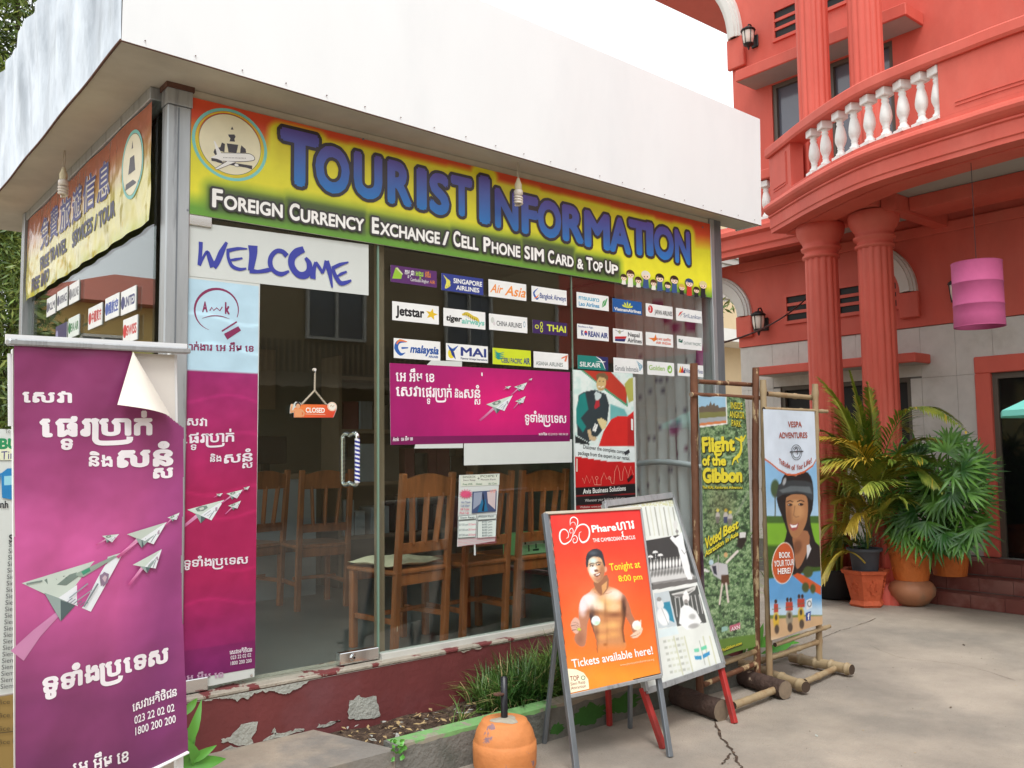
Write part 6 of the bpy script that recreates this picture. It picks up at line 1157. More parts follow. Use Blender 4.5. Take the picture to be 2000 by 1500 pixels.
A_.mix(A_.P([(206, 850), (214, 826), (232, 804), (252, 806), (264, 826), (268, 860), (256, 900), (236, 904), (218, 884)], 3, 2), (214, 170, 150))
for k in range(4): A_.mix(A_.L([(208+k*3, 842+k*14), (240, 834+k*15), (262, 846+k*14)], 3, 3)*.8, (110, 70, 64))
A_.mix(A_.E(262, 878, 12, 8, .3, 4), (190, 206, 60)); A_.mix(A_.P([(586, 920), (606, 902), (640, 880), (650, 818), (658, 820), (656, 860), (668, 876), (656, 908), (632, 930), (604, 934)], 3, 1), (226, 192, 166)); A_.mix(A_.L([(590, 924), (620, 918), (650, 900)], 3, 3)*.7, (140, 90, 70)); A_.mix(A_.E(628, 852, 28, 31, 0, 4), (236, 232, 226)); A_.mix(A_.E(634, 868, 20, 12, 0, 14)*.5, (200, 220, 170))
A_.mix(A_.E(368, 822, 28, 30, 0, 4), (232, 238, 234)); A_.mix(A_.E(376, 838, 18, 12, 0, 14)*.5, (150, 210, 160)); A_.mul(A_.N(.35, 6, 2), 1.05); A_.build('picture', t, PRINT, A_.P([(75, 156), (654, 110), (780, 1158), (204, 1298)], 1) > .5)
p = Print(S_, C1, .0052); wh = (248, 244, 240)
c6 = lambda pts: [((x/7.5+1080-1050)*3.26, (y/7.5+1000-960)*3.26) for x, y in pts]
for pts, w in (([(320, 200), (315, 165), (285, 150), (250, 175), (245, 200), (245, 130), (262, 90), (305, 78), (350, 110), (355, 170), (330, 235)], [4, 8, 6, 5, 4, 10, 14, 14, 14, 12, 6]), ([(185, 390), (215, 370), (218, 310), (180, 262), (130, 262), (95, 310), (95, 400), (130, 460), (180, 468), (240, 430), (270, 380), (290, 290), (270, 240), (235, 270), (250, 312), (278, 298)], [3, 10, 10, 14, 16, 20, 20, 18, 18, 12, 8, 8, 10, 10, 6, 3]),
        ([(290, 340), (345, 230), (400, 188), (470, 190), (520, 250), (525, 340), (490, 420), (420, 445), (378, 380), (380, 310), (410, 290)], [6, 12, 16, 18, 20, 20, 20, 22, 12, 8, 3]), ([(320, 410), (300, 390), (285, 420), (300, 455), (340, 440), (350, 390), (325, 350), (290, 355), (262, 390)], [3, 6, 8, 10, 10, 10, 10, 8, 3])): p.stroke(c6(pts), [q*.46 for q in w], wh, sm=4)
q = c6([(568, 300), (925, 270), (930, 272), (1190, 240), (582, 445), (1200, 398)]); p.text('Phare', *q[0], *q[1], 45, wh, .035); p.kh('phare', *q[2], *q[3], 52, wh, .03); p.text('THE CAMBODIAN CIRCUS', *q[4], *q[5], 24, wh, .015)
yl = (250, 226, 60); p.text('Tonight at', 458, 505, 652, 484, 46, yl, .015); p.text('8:00 pm', 514, 574, 664, 560, 38, yl, .015); p.text('Tickets available here!', 218, 1122, 732, 1034, 54, wh, .015); p.text('www.pharecambodiancircus.org', 522, 1112, 738, 1074, 14, (250, 214, 170))
p.poly([(185, 1128), (240, 1132), (290, 1155), (318, 1196), (324, 1256), (200, 1284)], (246, 238, 206)); p.text('TOP', 206, 1208, 262, 1200, 32, (150, 44, 40), .01); p.ell(286, 1186, 14, 14, (80, 130, 100), px=True, hole=.7); p.text('Siem Reap', 208, 1236, 300, 1220, 20, (150, 60, 50)); p.text('Attraction', 210, 1262, 304, 1246, 20, (150, 60, 50)); p.build('lettering', t)
# photo collage board on red legs
t, S_, a, b, c, d, N, D = aframe('sandwich_board', (1296, 1462), (1435, 1413), (1180, 985), (1312, 968), (1262, 1350), (1412, 1298), None, 'white framed board of black and white dance photographs on red legs', None, None)
Q = [hit(q, a, N) for q in ((1180, 985), (1312, 968), (1412, 1298), (1262, 1350))]
mk('panel', MB().prism([q-N*.014 for q in Q], -N*.012, M['vinylw']), t)
mk('frame', MB().bar(Q[0], Q[1], .035, .03, M['alu'], N, .002).bar(Q[3], Q[2], .03, .03, M['alu'], N, .002).bar(Q[1], Q[2], .022, .03, M['alu'], N, .002).bar(Q[0], Q[3], .022, .03, M['alu'], N, .002), t)
up = (c-a)/np.linalg.norm(c-a)
mk('leg', MB().bar(a, Q[3]-N*.02+up*.02, .030, .03, M['redmetal'], N, .003), t); mk('leg', MB().bar(b, Q[2]-N*.02+up*.02, .030, .03, M['redmetal'], N, .003), t)
for f_, tp in ((onZ(1183, 1415, G), c), (onZ(1266, 1384, G), d)): f_ = f_+(0, -.03, 0); mk('leg', MB().bar(f_, tp-N*.03+(0, 0, -.05), .026, .026, M['redmetal'], N, .003), t)
C9 = (1180, 960, 3.846)
uvq = [S_.uv(*q) for q in ((1262, 1350), (1412, 1298), (1312, 968), (1180, 985))]; U1 = max(uvq[1][0], uvq[2][0]); V1 = max(uvq[2][1], uvq[3][1]); U0 = min(uvq[0][0], uvq[3][0])
A_ = Picture(S_, (U0, 0), (U1, V1), 150, 230, C9, (226, 230, 224), n=.0025)
keep = A_.P([(34, 128), (520, 66), (882, 1310), (450, 1470), (330, 1475)], 1) > .5
for k in range(9): x = 270+k*34; A_.mix(A_.P([(x, 120), (x+8, 116), (x+44, 330), (x+36, 334)], 4)*.8, (150, 150, 140) if k % 2 else (206, 208, 190))
A_.mix((A_.Y < 110+0*A_.X)*(A_.N(.2, 3) > .5)*.5, (190, 186, 100))
A_.mix(A_.P([(302, 372), (600, 320), (690, 670), (360, 740)], 2), (66, 66, 66)); A_.mix(A_.P([(335, 600), (600, 560), (680, 640), (350, 690)], 14), (210, 210, 208)); A_.mix(A_.P([(360, 690), (680, 640), (690, 690), (366, 740)], 3), (140, 138, 136))
for (x, y) in ((345, 490), (382, 456), (420, 478)): A_.mix(A_.P([(x-24, y+8), (x-16, y-6), (x, y-12), (x+16, y-6), (x+22, y+6)], 3), (236, 236, 234)); A_.mix(A_.L([(x, y), (x+4, y+70)], 3, 2), (220, 220, 220))
rg = np.random.default_rng(5)
for k in range(12): x = 350+k*24; A_.mix(A_.E(x, 560-k*3, 9, 34, 0, 6), (240, 240, 238)); A_.mix(A_.E(x, 520-k*3, 6, 8, 0, 3), (150, 150, 146)); A_.mix(A_.E(x+8, 620-k*3, 10, 24, .2, 8)*.7, (90, 90, 88))
A_.mix(A_.P([(490, 350), (510, 330), (530, 350), (560, 330), (580, 300), (590, 330), (600, 400), (620, 480), (640, 560), (650, 640), (660, 660), (630, 670), (600, 610), (570, 500), (550, 420), (510, 375)], 4, 1), (238, 240, 240)); A_.mix(A_.E(534, 250, 16, 34, 0, 5), (214, 214, 210)); A_.mix(A_.E(545, 300, 12, 12, 0, 3), (150, 148, 146)); A_.mix(A_.L([(580, 440), (600, 470), (620, 440)], 4, 3), (150, 150, 150)); A_.mix(A_.E(642, 648, 18, 20, 0, 3)-A_.E(642, 648, 10, 12, 0, 3), (236, 236, 236))
A_.mix(A_.P([(362, 700), (690, 655), (700, 690), (368, 740)], 2), (110, 108, 106)); A_.mix(A_.P([(366, 742), (696, 682), (706, 706), (372, 766)], 2), (228, 230, 226))
A_.mix(A_.P([(372, 766), (486, 745), (546, 1010), (404, 1030)], 2), (196, 206, 210)); A_.mix(A_.P([(420, 840), (490, 826), (526, 985), (470, 960)], 4), (56, 140, 168)); A_.mix(A_.E(440, 940, 44, 70, -.3, 10), (238, 240, 240)); A_.mix(A_.E(420, 850, 26, 34, -.2, 6), (230, 232, 232)); A_.mix(A_.E(410, 810, 18, 16, 0, 4), (150, 150, 148)); A_.mix(A_.L([(430, 880), (480, 1000)], 4, 4)*.6, (120, 124, 126))
A_.mix(A_.P([(484, 752), (696, 704), (768, 985), (546, 1012)], 2), (84, 86, 84)); A_.mix(A_.P([(500, 770), (590, 748), (690, 706), (680, 740), (620, 780), (540, 800)], 4)-0, (206, 206, 202)); A_.mix(A_.P([(510, 780), (600, 764), (670, 736), (600, 790), (540, 792)], 4), (120, 118, 116))
for k in range(7): A_.mix(A_.L([(530+k*30, 800-k*4), (546+k*32, 940-k*4)], 7, 4)*.8, (220, 220, 218))
A_.mix(A_.P([(570, 880), (600, 850), (640, 860), (690, 900), (730, 980), (690, 1020), (620, 1040), (560, 990)], 8), (240, 242, 242)); A_.mix(A_.E(612, 800, 26, 36, 0, 6), (232, 230, 228)); A_.mix(A_.E(612, 826, 14, 16, 0, 4), (150, 146, 142)); A_.mix(A_.P([(590, 770), (612, 740), (634, 772)], 4), (236, 236, 234)); A_.mix(A_.E(660, 940, 24, 20, 0, 14)*.6, (150, 150, 146)); A_.mix(A_.E(670, 1010, 40, 18, -.2, 10)*.5, (110, 108, 104))
A_.mix(A_.P([(404, 1040), (540, 1010), (560, 1070), (412, 1100)], 10)*.8, (214, 230, 234))
for k in range(5):
    for j in range(6): x = 440+k*32+j*10; y = 1120+j*46-k*6; A_.mix(A_.P([(x, y), (x+22, y-4), (x+24, y+14), (x+3, y+18)], 8)*.55, (150, 152, 140) if k in (0, 3) else (196, 200, 176))
for x in (520, 600, 740, 790): A_.mix(A_.L([(x, 1090), (x+70, 1380)], 9, 6)*.6, (190, 192, 150))
A_.mix(A_.L([(712, 1120), (756, 1300)], 4, 3)*.7, (130, 134, 120)); A_.mix(A_.P([(672, 1184), (708, 1176), (712, 1204), (676, 1208)], 5), (120, 206, 172)); A_.mix(A_.P([(722, 1172), (764, 1154), (770, 1180), (728, 1196)], 5), (110, 204, 166)); A_.mix(A_.P([(674, 1236), (728, 1234), (730, 1262), (682, 1264)], 5), (60, 150, 196)); A_.mix(A_.P([(736, 1226), (788, 1200), (792, 1226), (742, 1256)], 5), (60, 146, 196))
A_.mix(A_.L([(450, 1458), (870, 1308)], 5, 4)*.7, (200, 160, 100)); A_.build('picture', t, PRINT, keep)
# ---------------------------------------------------------------- bark pole frame and bamboo frame
def rod(name, par, p_, q_, r_, mt, ends=None, knots=0, label=None, bend=.0, seed=0):
    p_, q_ = np.asarray(p_, float), np.asarray(q_, float); n = 26 if not knots else 60; rr = random.Random(seed); L = np.linalg.norm(q_-p_); pts = []; rs = []
    side = np.cross(q_-p_, (0.3, 1, .2)); side /= np.linalg.norm(side)
    for k in range(n+1):
        f = k/n; pts.append(p_+(q_-p_)*f+side*bend*math.sin(math.pi*f)*rr.uniform(.8, 1.2)); r0 = r_*rr.uniform(.94, 1.05)
        if knots: r0 = r_*(1-.05*math.sin(math.pi*((f*knots+.3) % 1))); r0 = r_*1.17 if min((f*knots+.3) % 1, 1-(f*knots+.3) % 1) < .05 else r0
        rs.append(r0)
    o = mk(name, MB().tube(pts, rs, mt, 12, mtcap=ends or mt), par, label=label); return o
def lift(p_, dz): return np.asarray(p_, float)+(0, 0, dz)
# dark frame
bl_, br_ = onZ(1367, 1352, G+.1), onZ(1479, 1314, G+.1); tl_, tr_ = vtop((1355, 710), bl_), vtop((1476, 718), br_)
GF = thing('pole_frame', ((bl_+br_)/2)*(1, 1, 0)+(0, 0, G), 'dark peeling pole frame standing on two fat logs', 'frame')
rod('post', GF, bl_-(0, 0, .06), tl_, .023, M['barkpole'], M['logend'], seed=1, bend=.006); rod('post', GF, br_-(0, 0, .06), tr_, .021, M['barkpole'], M['logend'], seed=2, bend=.008)
for px, dz in (((1303, 1350), 0), ((1422, 1310), 0)): pass
la, lb = onZ(1296, 1350, G+.05), onZ(1410, 1388, G+.055); rod('log', GF, la+(la-lb)*.25, lb, .058, M['log'], M['logend'], seed=3, bend=.01)
lc_, ld = onZ(1424, 1312, G+.05), onZ(1534, 1348, G+.055); rod('log', GF, lc_, ld, .055, M['log'], M['logend'], seed=4, bend=.01)
rod('rod', GF, onZ(1432, 1378, G+.05), onZ(1512, 1348, G+.05), .022, M['bamboo'], M['bambooend'], seed=5)
GU = (br_-bl_)*(1, 1, 0); GU /= np.linalg.norm(GU); GN = np.cross(GU, (0, 0, 1)); GN = GN if GN[1] < 0 else -GN
gp = lambda x, y: hit((x, y), bl_, GN)
rod('rod', GF, gp(1362, 745), gp(1474, 752), .014, M['barkpole'], M['logend'], seed=6); rod('rod', GF, gp(1341, 771)+GN*.03, gp(1478, 778)+GN*.03, .014, M['barkpole'], M['logend'], seed=7); rod('rod', GF, gp(1372, 1310), gp(1476, 1272), .016, M['bamboo'], M['bambooend'], seed=8); rod('rod', GF, gp(1372, 1338), gp(1476, 1296), .016, M['barkpole'], M['logend'], seed=9)
# bamboo frame
bl2, br2 = onZ(1503, 1322, G+.08), onZ(1600, 1286, G+.08); tl2, tr2 = vtop((1490, 742), bl2), vtop((1592, 750), br2)
BF = thing('pole_frame', ((bl2+br2)/2)*(1, 1, 0)+(0, 0, G), 'light bamboo pole frame with open rung at the top', 'frame')
rod('post', BF, bl2-(0, 0, .04), tl2, .021, M['bamboo'], M['bambooend'], 9, seed=11); rod('post', BF, br2-(0, 0, .04), tr2, .021, M['bamboo'], M['bambooend'], 8, seed=12)
rod('log', BF, onZ(1440, 1294, G+.045), onZ(1574, 1342, G+.05), .035, M['bamboo'], M['bambooend'], 4, seed=13); rod('log', BF, onZ(1545, 1284, G+.045), onZ(1664, 1308, G+.05), .035, M['bamboo'], M['bambooend'], 4, seed=14)
rod('rod', BF, onZ(1572, 1332, G+.04), onZ(1644, 1300, G+.04), .02, M['bamboo'], M['bambooend'], 2, seed=15); rod('rod', BF, onZ(1452, 1300, G+.04), onZ(1552, 1272, G+.04), .02, M['bamboo'], M['bambooend'], 2, seed=15)
BU = (br2-bl2)*(1, 1, 0); BU /= np.linalg.norm(BU); BNn = np.cross(BU, (0, 0, 1)); BNn = BNn if BNn[1] < 0 else -BNn
bp_ = lambda x, y: hit((x, y), bl2, BNn)
rod('rod', BF, bp_(1497, 769), bp_(1592, 777), .017, M['bamboo'], M['bambooend'], 3, seed=16); rod('rod', BF, bp_(1482, 799)+BNn*.035, bp_(1606, 804)+BNn*.035, .013, M['bamboo'], M['bambooend'], 3, seed=17)
rod('rod', BF, bp_(1505, 1258)+BNn*.03, bp_(1612, 1222)+BNn*.03, .014, M['bamboo'], M['bambooend'], 3, seed=18); rod('rod', BF, bp_(1500, 1286), bp_(1602, 1252), .017, M['bamboo'], M['bambooend'], 3, seed=19)
# gibbon banner
CG = (1340, 760, 2.778)
t = thing('hanging_banner', ((bl_+br_)/2)*(1, 1, 0)+(0, 0, -.3), 'leafy green zip line banner with fat yellow words on the dark pole frame', 'banner', 'long banners hung in pole frames')
SG_ = Sheet(bl_+GN*.047, GU, (0, 0, 1), disp=lambda u, v: .006*np.sin(u*14+v*2)+.004*np.sin(v*6)); SG_.N = GN
q = [SG_.uv(*k) for k in ((1364, 772), (1457, 778), (1452, 1248), (1386, 1282))]; u0, v1 = q[0]; u1 = q[1][0]; v0 = SG_.uv(1452, 1262)[1]-.02
A_ = Picture(SG_, (u0, v0), (u1, v1), 84, 280, CG, (70, 104, 62), n=.001)
n1 = A_.N(.06, 2, 5); n2 = A_.N(.16, 6, 3); A_.mix(np.clip((n1-.46)*5, 0, 1), (130, 160, 110)); A_.mix(np.clip((n2-.55)*6, 0, 1)*.8, (180, 200, 160)); A_.mix(np.clip((.44-n1)*7, 0, 1), (28, 46, 30)); A_.mix(np.clip((.4-n2)*6, 0, 1)*.6, (20, 34, 22)); A_.mix(A_.X*0+.22, (150, 178, 140))
A_.mix(A_.E(190, 640, 70, 110, 0, 80)*.4, (120, 110, 84)); A_.mix(A_.L([(330, 560), (270, 680)], 10, 10)*.6, (170, 176, 160)); A_.mul(A_.E(90, 340, 60, 120, 0, 80)*.5, .7)
A_.mix(A_.P([(68, 30), (216, 38), (220, 190), (66, 210)], 2), (230, 230, 226)); A_.mix(A_.P([(70, 34), (212, 42), (213, 125), (70, 128)], 2), (150, 190, 214)); A_.mix(A_.P([(70, 100), (90, 92), (110, 96), (120, 84), (128, 92), (138, 66), (146, 88), (156, 72), (162, 92), (172, 84), (180, 100), (212, 98), (212, 128), (70, 130)], 2), (104, 92, 78)); A_.mix(A_.P([(70, 126), (213, 122), (214, 160), (70, 174)], 2), (124, 124, 74)); A_.mix(A_.P([(70, 160), (214, 148), (214, 174), (70, 192)], 2), (160, 166, 170)); A_.mix(A_.P([(70, 186), (214, 170), (214, 184), (70, 200)], 2), (206, 124, 76))
for (x, y, s) in ((176, 690, 1), (218, 690, 1), (240, 700, 1)): A_.mix(A_.E(x, y, 12, 24, 0, 5), (190, 186, 180)); A_.mix(A_.E(x, y-32, 8, 9, 0, 3), (214, 200, 90) if x != 218 else (190, 160, 60)); A_.mix(A_.P([(x-10, y+4), (x+10, y+2), (x+8, y+36), (x-8, y+38)], 4), (70, 76, 110) if x == 218 else (120, 116, 110))
A_.mix(A_.P([(75, 975), (100, 972), (130, 990), (115, 995), (80, 985)], 3), (226, 226, 222)); A_.mix(A_.E(136, 940, 14, 16, 0, 3), (190, 214, 226)); A_.mix(A_.P([(126, 960), (170, 940), (230, 950), (236, 1010), (200, 1040), (150, 1010)], 4), (196, 196, 200)); A_.mix(A_.P([(140, 960), (165, 958), (170, 1010), (150, 1000)], 4), (60, 60, 74)); A_.mix(A_.P([(196, 1010), (236, 1006), (240, 1060), (194, 1064)], 4), (90, 64, 50)); A_.mix(A_.L([(200, 1060), (180, 1165)], 11, 4), (222, 210, 200)); A_.mix(A_.L([(222, 1056), (232, 1155)], 11, 4), (222, 210, 200)); A_.mix(A_.L([(228, 940), (280, 880)], 13, 4), (226, 218, 210)); A_.mix(A_.E(222, 900, 10, 14, 0, 3), (210, 170, 120)); A_.mix(A_.L([(180, 900), (178, 990)], 4, 3), (190, 186, 180)); A_.mix(A_.P([(284, 780), (326, 776), (326, 820), (300, 870), (276, 850)], 8), (50, 44, 40)); A_.mix(A_.P([(288, 778), (322, 776), (320, 806), (288, 806)], 3), (226, 226, 224))
A_.mix(A_.P([(188, 1290), (226, 1286), (226, 1310), (188, 1316)], 3), (150, 190, 180)); A_.mix(A_.P([(236, 1286), (292, 1266), (294, 1300), (240, 1316)], 3), (196, 110, 130)); A_.mix(np.clip((A_.Y-1360+(A_.X-150)*.16)/6, 0, 1), (96, 130, 52)); A_.build('picture', t, PRINT)
p = Print(SG_, CG, .0022); ye = (226, 212, 60); dg = (50, 54, 30)
def tt(s_, x0, y0, x1, y1, h_, bo, col=ye):
    p.text(s_, x0+4, y0+4, x1+4, y1+4, h_, dg, bo+.03); p.text(s_, x0, y0, x1, y1, h_, col, bo)
for s_, x0, y0, x1, y1, h_, bo in (('INSIDE', 238, 106, 308, 110, 36, .01), ('ANGKOR', 230, 154, 318, 160, 36, .01), ('PARK', 240, 200, 296, 206, 34, .01), ('Flight', 82, 340, 256, 330, 80, .05), ('of the', 80, 412, 212, 412, 54, .05), ('Gibbon', 82, 504, 296, 500, 78, .06), ('The REAL Rainforest Adventure', 80, 540, 296, 540, 16, .02), ('Voted', 98, 870, 196, 810, 62, .04), ('Best', 206, 800, 280, 752, 54, .04), ('Attraction', 98, 908, 208, 842, 30, .04), ('in Asia', 218, 834, 280, 792, 26, .04), ('TheGibbon.com', 180, 1425, 298, 1384, 16, .02)): tt(s_, x0, y0, x1, y1, h_, bo)
p.stroke([(318, 250), (302, 275), (286, 278), (256, 264)], [5, 9, 9, 5], ye, sm=3); p.stroke([(288, 278), (290, 320), (276, 360), (250, 380), (240, 412)], [10, 12, 12, 8, 4], ye, sm=3); p.stroke([(282, 350), (262, 370), (272, 400)], [9, 8, 4], ye, sm=2); p.ell(292, 262, 9, 9, ye, px=True); p.text('AXN', 242, 1312, 288, 1298, 20, (240, 220, 224), .03); p.build('lettering', t)
# scooter banner
CV = (1440, 760, 2.885)
t = thing('hanging_banner', ((bl2+br2)/2)*(1, 1, 0)+(0, 0, -.3), 'banner of a smiling woman in a black helmet hung in the bamboo frame', 'banner', 'long banners hung in pole frames')
SV = Sheet(bl2+BNn*.055, BU, (0, 0, 1), disp=lambda u, v: .006*np.sin(u*9+1)); SV.N = BNn
q = [SV.uv(*k) for k in ((1508, 800), (1590, 803), (1592, 1222), (1505, 1250))]; u0 = q[3][0]; u1 = q[1][0]; v1 = q[0][1]; v0 = SV.uv(1545, 1238)[1]
A_ = Picture(SV, (u0, v0), (u1, v1), 84, 280, CV, (140, 188, 226), n=.001)
A_.mix(np.clip((A_.Y-560)/120, 0, 1)*.5, (196, 218, 236)); A_.mix(np.clip((A_.Y-712)/6, 0, 1), (70, 104, 44)); A_.mix(np.clip((A_.Y-750)/10, 0, 1), (124, 176, 50)); A_.mix(np.clip((A_.Y-870)/20, 0, 1), (60, 90, 30)); A_.mix(A_.E(208, 560, 24, 50, 0, 8), (70, 90, 60)); A_.mix(A_.L([(208, 590), (208, 720)], 6, 3), (80, 80, 60))
A_.mix(np.clip((A_.Y-1060+(A_.X-190)*.15)/10, 0, 1), (96, 160, 214)); A_.mix(np.clip((A_.Y-1180)/60, 0, 1), (190, 216, 236)); A_.mix(np.clip((A_.Y-1270)/6, 0, 1), (110, 130, 70)); A_.mix(np.clip((A_.Y-1290+ (A_.X-190)*.06)/8, 0, 1), (206, 170, 130)); A_.mix(np.clip((A_.Y-1385)/40, 0, 1), (226, 206, 176))
A_.mix(A_.P([(232, 560), (250, 500), (280, 470), (340, 460), (400, 470), (424, 520), (430, 600), (424, 680), (412, 720), (420, 780), (440, 860), (470, 900), (470, 1000), (400, 1000), (360, 1040), (310, 1040), (280, 900), (260, 860), (276, 800), (240, 700), (216, 620)], 4, 2), (34, 28, 28))
A_.mix(A_.P([(310, 840), (330, 800), (400, 800), (410, 870), (380, 960), (350, 1010), (330, 1000), (320, 900)], 5, 2), (166, 112, 78)); A_.mix(A_.P([(395, 880), (410, 874), (420, 900), (405, 940), (396, 960)], 3), (214, 216, 220)); A_.mix(A_.E(340, 890, 26, 40, .3, 14)*.5, (90, 54, 38))
A_.mix(A_.P([(272, 610), (300, 596), (350, 592), (392, 604), (402, 660), (396, 740), (372, 800), (336, 838), (306, 830), (284, 780), (270, 700)], 4, 3), (176, 124, 84)); A_.mix(A_.E(340, 690, 40, 44, 0, 30)*.5, (222, 172, 120)); A_.mix(A_.E(290, 720, 18, 60, 0, 18)*.4, (110, 70, 50)); A_.mix(A_.E(330, 640, 34, 16, 0, 16)*.5, (230, 184, 130))
for (x, y) in ((296, 652), (362, 650)): A_.mix(A_.E(x, y, 15, 7, 0, 3), (52, 34, 28)); A_.mix(A_.E(x-8, y, 3, 3, 0, 2), (220, 214, 210)); A_.mix(A_.L([(x-20, y-16), (x, y-24), (x+18, y-16)], 5, 3), (44, 30, 26))
A_.mix(A_.L([(326, 660), (318, 710), (332, 722), (350, 718)], 5, 6)*.6, (116, 74, 50)); A_.mix(A_.P([(290, 756), (320, 764), (350, 754), (340, 790), (312, 800), (296, 784)], 3), (170, 84, 80)); A_.mix(A_.P([(295, 762), (320, 768), (344, 760), (334, 780), (306, 782)], 2), (248, 246, 244))
A_.mix(A_.P([(214, 600), (226, 540), (280, 518), (350, 514), (420, 530), (428, 600), (420, 626), (380, 590), (310, 588), (250, 594), (226, 612)], 3, 2), (58, 62, 66)); A_.mix(A_.P([(230, 570), (300, 545), (410, 550), (424, 590), (340, 575), (250, 585)], 6)*.8, (110, 120, 124)); A_.mix(A_.E(262, 520, 10, 22, .3, 6)*.8, (200, 206, 210)); A_.mix(A_.E(332, 484, 8, 8, 0, 3), (150, 156, 160))
A_.mix(A_.P([(312, 1050), (340, 1036), (380, 1050), (470, 1110), (470, 1160), (400, 1120)], 3), (206, 92, 46)); A_.mix(A_.E(402, 1030, 26, 32, 0, 8), (70, 84, 44)); A_.mix(A_.E(388, 1118, 20, 28, 0, 8), (74, 86, 44)); A_.mix(A_.E(428, 1125, 14, 26, 0, 8), (74, 86, 44))
for (x, y, cc, w_) in ((214, 1300, (214, 176, 56), 20), (290, 1290, (150, 140, 120), 26), (362, 1272, (214, 176, 60), 24)):
    A_.mix(A_.E(x, y, w_*.8, 46, 0, 8), cc); A_.mix(A_.E(x+4, y+52, w_*.6, 26, 0, 6), (80, 66, 56)); A_.mix(A_.E(x, y-14, w_*.35, 16, 0, 5), (70, 60, 50))
    for k in ((-10, 10) if w_ > 20 else (0,)): A_.mix(A_.P([(x+k-12, y-90), (x+k+10, y-92), (x+k+12, y-44), (x+k-12, y-42)], 4), (186, 66, 46)); A_.mix(A_.E(x+k-2, y-104, 8, 12, 0, 3), (60, 40, 34))
    A_.mix(A_.L([(x-22, y-60), (x+22, y-66)], 4, 3), (110, 100, 80))
A_.mix(A_.P([(392, 1190), (424, 1178), (424, 1230), (394, 1246)], 2), (226, 230, 232)); A_.mix(A_.E(410, 1210, 12, 18, 0, 3)-A_.E(410, 1210, 8, 13, 0, 3), (90, 96, 100)); A_.mix(A_.P([(390, 1262), (418, 1252), (416, 1304), (390, 1306)], 2), (50, 76, 150))
A_.mix(np.clip(A_.E(256, 980, 65, 118, .1, 3), 0, 1), (240, 236, 232)); A_.mix(A_.E(256, 980, 61, 113, .1, 3), (200, 92, 48)); A_.mix(A_.P([(140, 100), (446, 100), (441, 404), (426, 436), (381, 472), (330, 489), (279, 487), (228, 461), (180, 420), (140, 390)], 2), (206, 96, 50)); A_.mix(A_.P([(140, 100), (446, 100), (441, 394), (426, 426), (381, 461), (330, 478), (279, 476), (228, 450), (180, 410), (140, 380)], 2), (214, 226, 240)); A_.build('picture', t, PRINT)
p = Print(SV, CV, .004); wh = (244, 244, 242); br_c = (170, 74, 56)
p.text('BOOK', 228, 950, 294, 948, 32, wh, .03); p.text('YOUR TOUR', 200, 1000, 316, 990, 34, wh, .02); p.text('HERE!', 220, 1042, 296, 1036, 32, wh, .03); p.text('f', 398, 1298, 410, 1296, 34, wh, .04)
p.n = .0035; p.text('VESPA', 284, 214, 366, 214, 32, br_c, .02); p.text('ADVENTURES', 228, 276, 396, 274, 32, br_c, .02); p.ell(334, 356, 32, 44, (70, 70, 76), px=True, hole=.93); p.ell(334, 356, 24, 33, (70, 70, 76), px=True, hole=.9); p.stroke([(322, 345), (334, 330), (344, 350), (338, 368)], 3, (70, 70, 76), sm=2); p.stroke([(294, 354), (374, 350)], 3, (70, 70, 76)); p.ell(334, 352, 4, 5, (180, 60, 60), px=True)
for s_, x0, y0, x1, y1 in (('Th', 228, 418, 246, 428), ('Ride', 250, 432, 296, 448), ('of', 304, 454, 326, 456), ('Your', 336, 456, 372, 446), ('Life!', 378, 440, 418, 414)): p.text(s_, x0, y0, x1, y1, 30, br_c, .015)
p.build('lettering', t); 
# ---------------------------------------------------------------- magenta stand in the foreground
P0 = onY(355, 1000, -.86); U_ = np.array([math.sin(math.radians(80)), math.cos(math.radians(80)), 0]); Nn = np.cross(U_, (0, 0, 1)); Nn = Nn if Nn[1] < 0 else -Nn
SPV = np.cross(Nn, U_*math.cos(math.radians(2))+np.array([0, 0, math.sin(math.radians(2))])); SPV = SPV if SPV[2] > 0 else -SPV
pp = lambda x, y, n=0: hit((x, y), P0, Nn)+Nn*n
t = thing('banner_stand', (P0-U_*.3)*(1, 1, 0)+(0, 0, G), 'magenta money transfer banner on an aluminium stand, its top corner folded down', 'banner stand')
mk('top_bar', MB().bar(pp(14, 668), pp(369, 686), .02, .032, M['alu'], Nn, .004).bar(pp(14, 661, -.014), pp(369, 679, -.014), .03, .006, M['white'], Nn), t)
for x, y in ((28, 667), (199, 676), (362, 684)): q = pp(x, y, .011); mk('screw', MB().tube([q, q+Nn*.004], .006, M['rust'], 8), t)
zf = G
mk('side_strip', MB().bar(pp(22, 690, -.012), pp(23, 832, -.012), .012, .004, M['white'], Nn), t)
for (x0, nm) in ((42, 'pole'), (347, 'pole')): a_ = pp(x0, 680, -.04); b_ = a_-SPV*((a_[2]-G)/SPV[2]); mk(nm, MB().bar(b_, a_, .026, .026, M['white'], Nn, .003), t)
for x0 in (42, 347): a_ = pp(x0, 680, -.04); b_ = a_-SPV*((a_[2]-G)/SPV[2])+(0, 0, .013); mk('foot', MB().bar(b_+Nn*.12, b_-Nn*.25, .026, .026, M['white'], (0, 0, 1), .003), t)
mk('back_sheet', MB().prism([pp(30, 680, -.020), pp(346, 692, -.020), pp(355, 1462, -.020), pp(33, 1520, -.020)], -Nn*.002, M['vinylw']), t)
SP = Sheet(pp(28, 1528), U_*math.cos(math.radians(2))+np.array([0, 0, math.sin(math.radians(2))]), (0, 0, 1), disp=lambda u, v: .005*np.sin(u*11+v*1.3)+.006*np.sin(v*4.2+u*5)+.003*np.sin(u*27-v*9)); SP.N = Nn
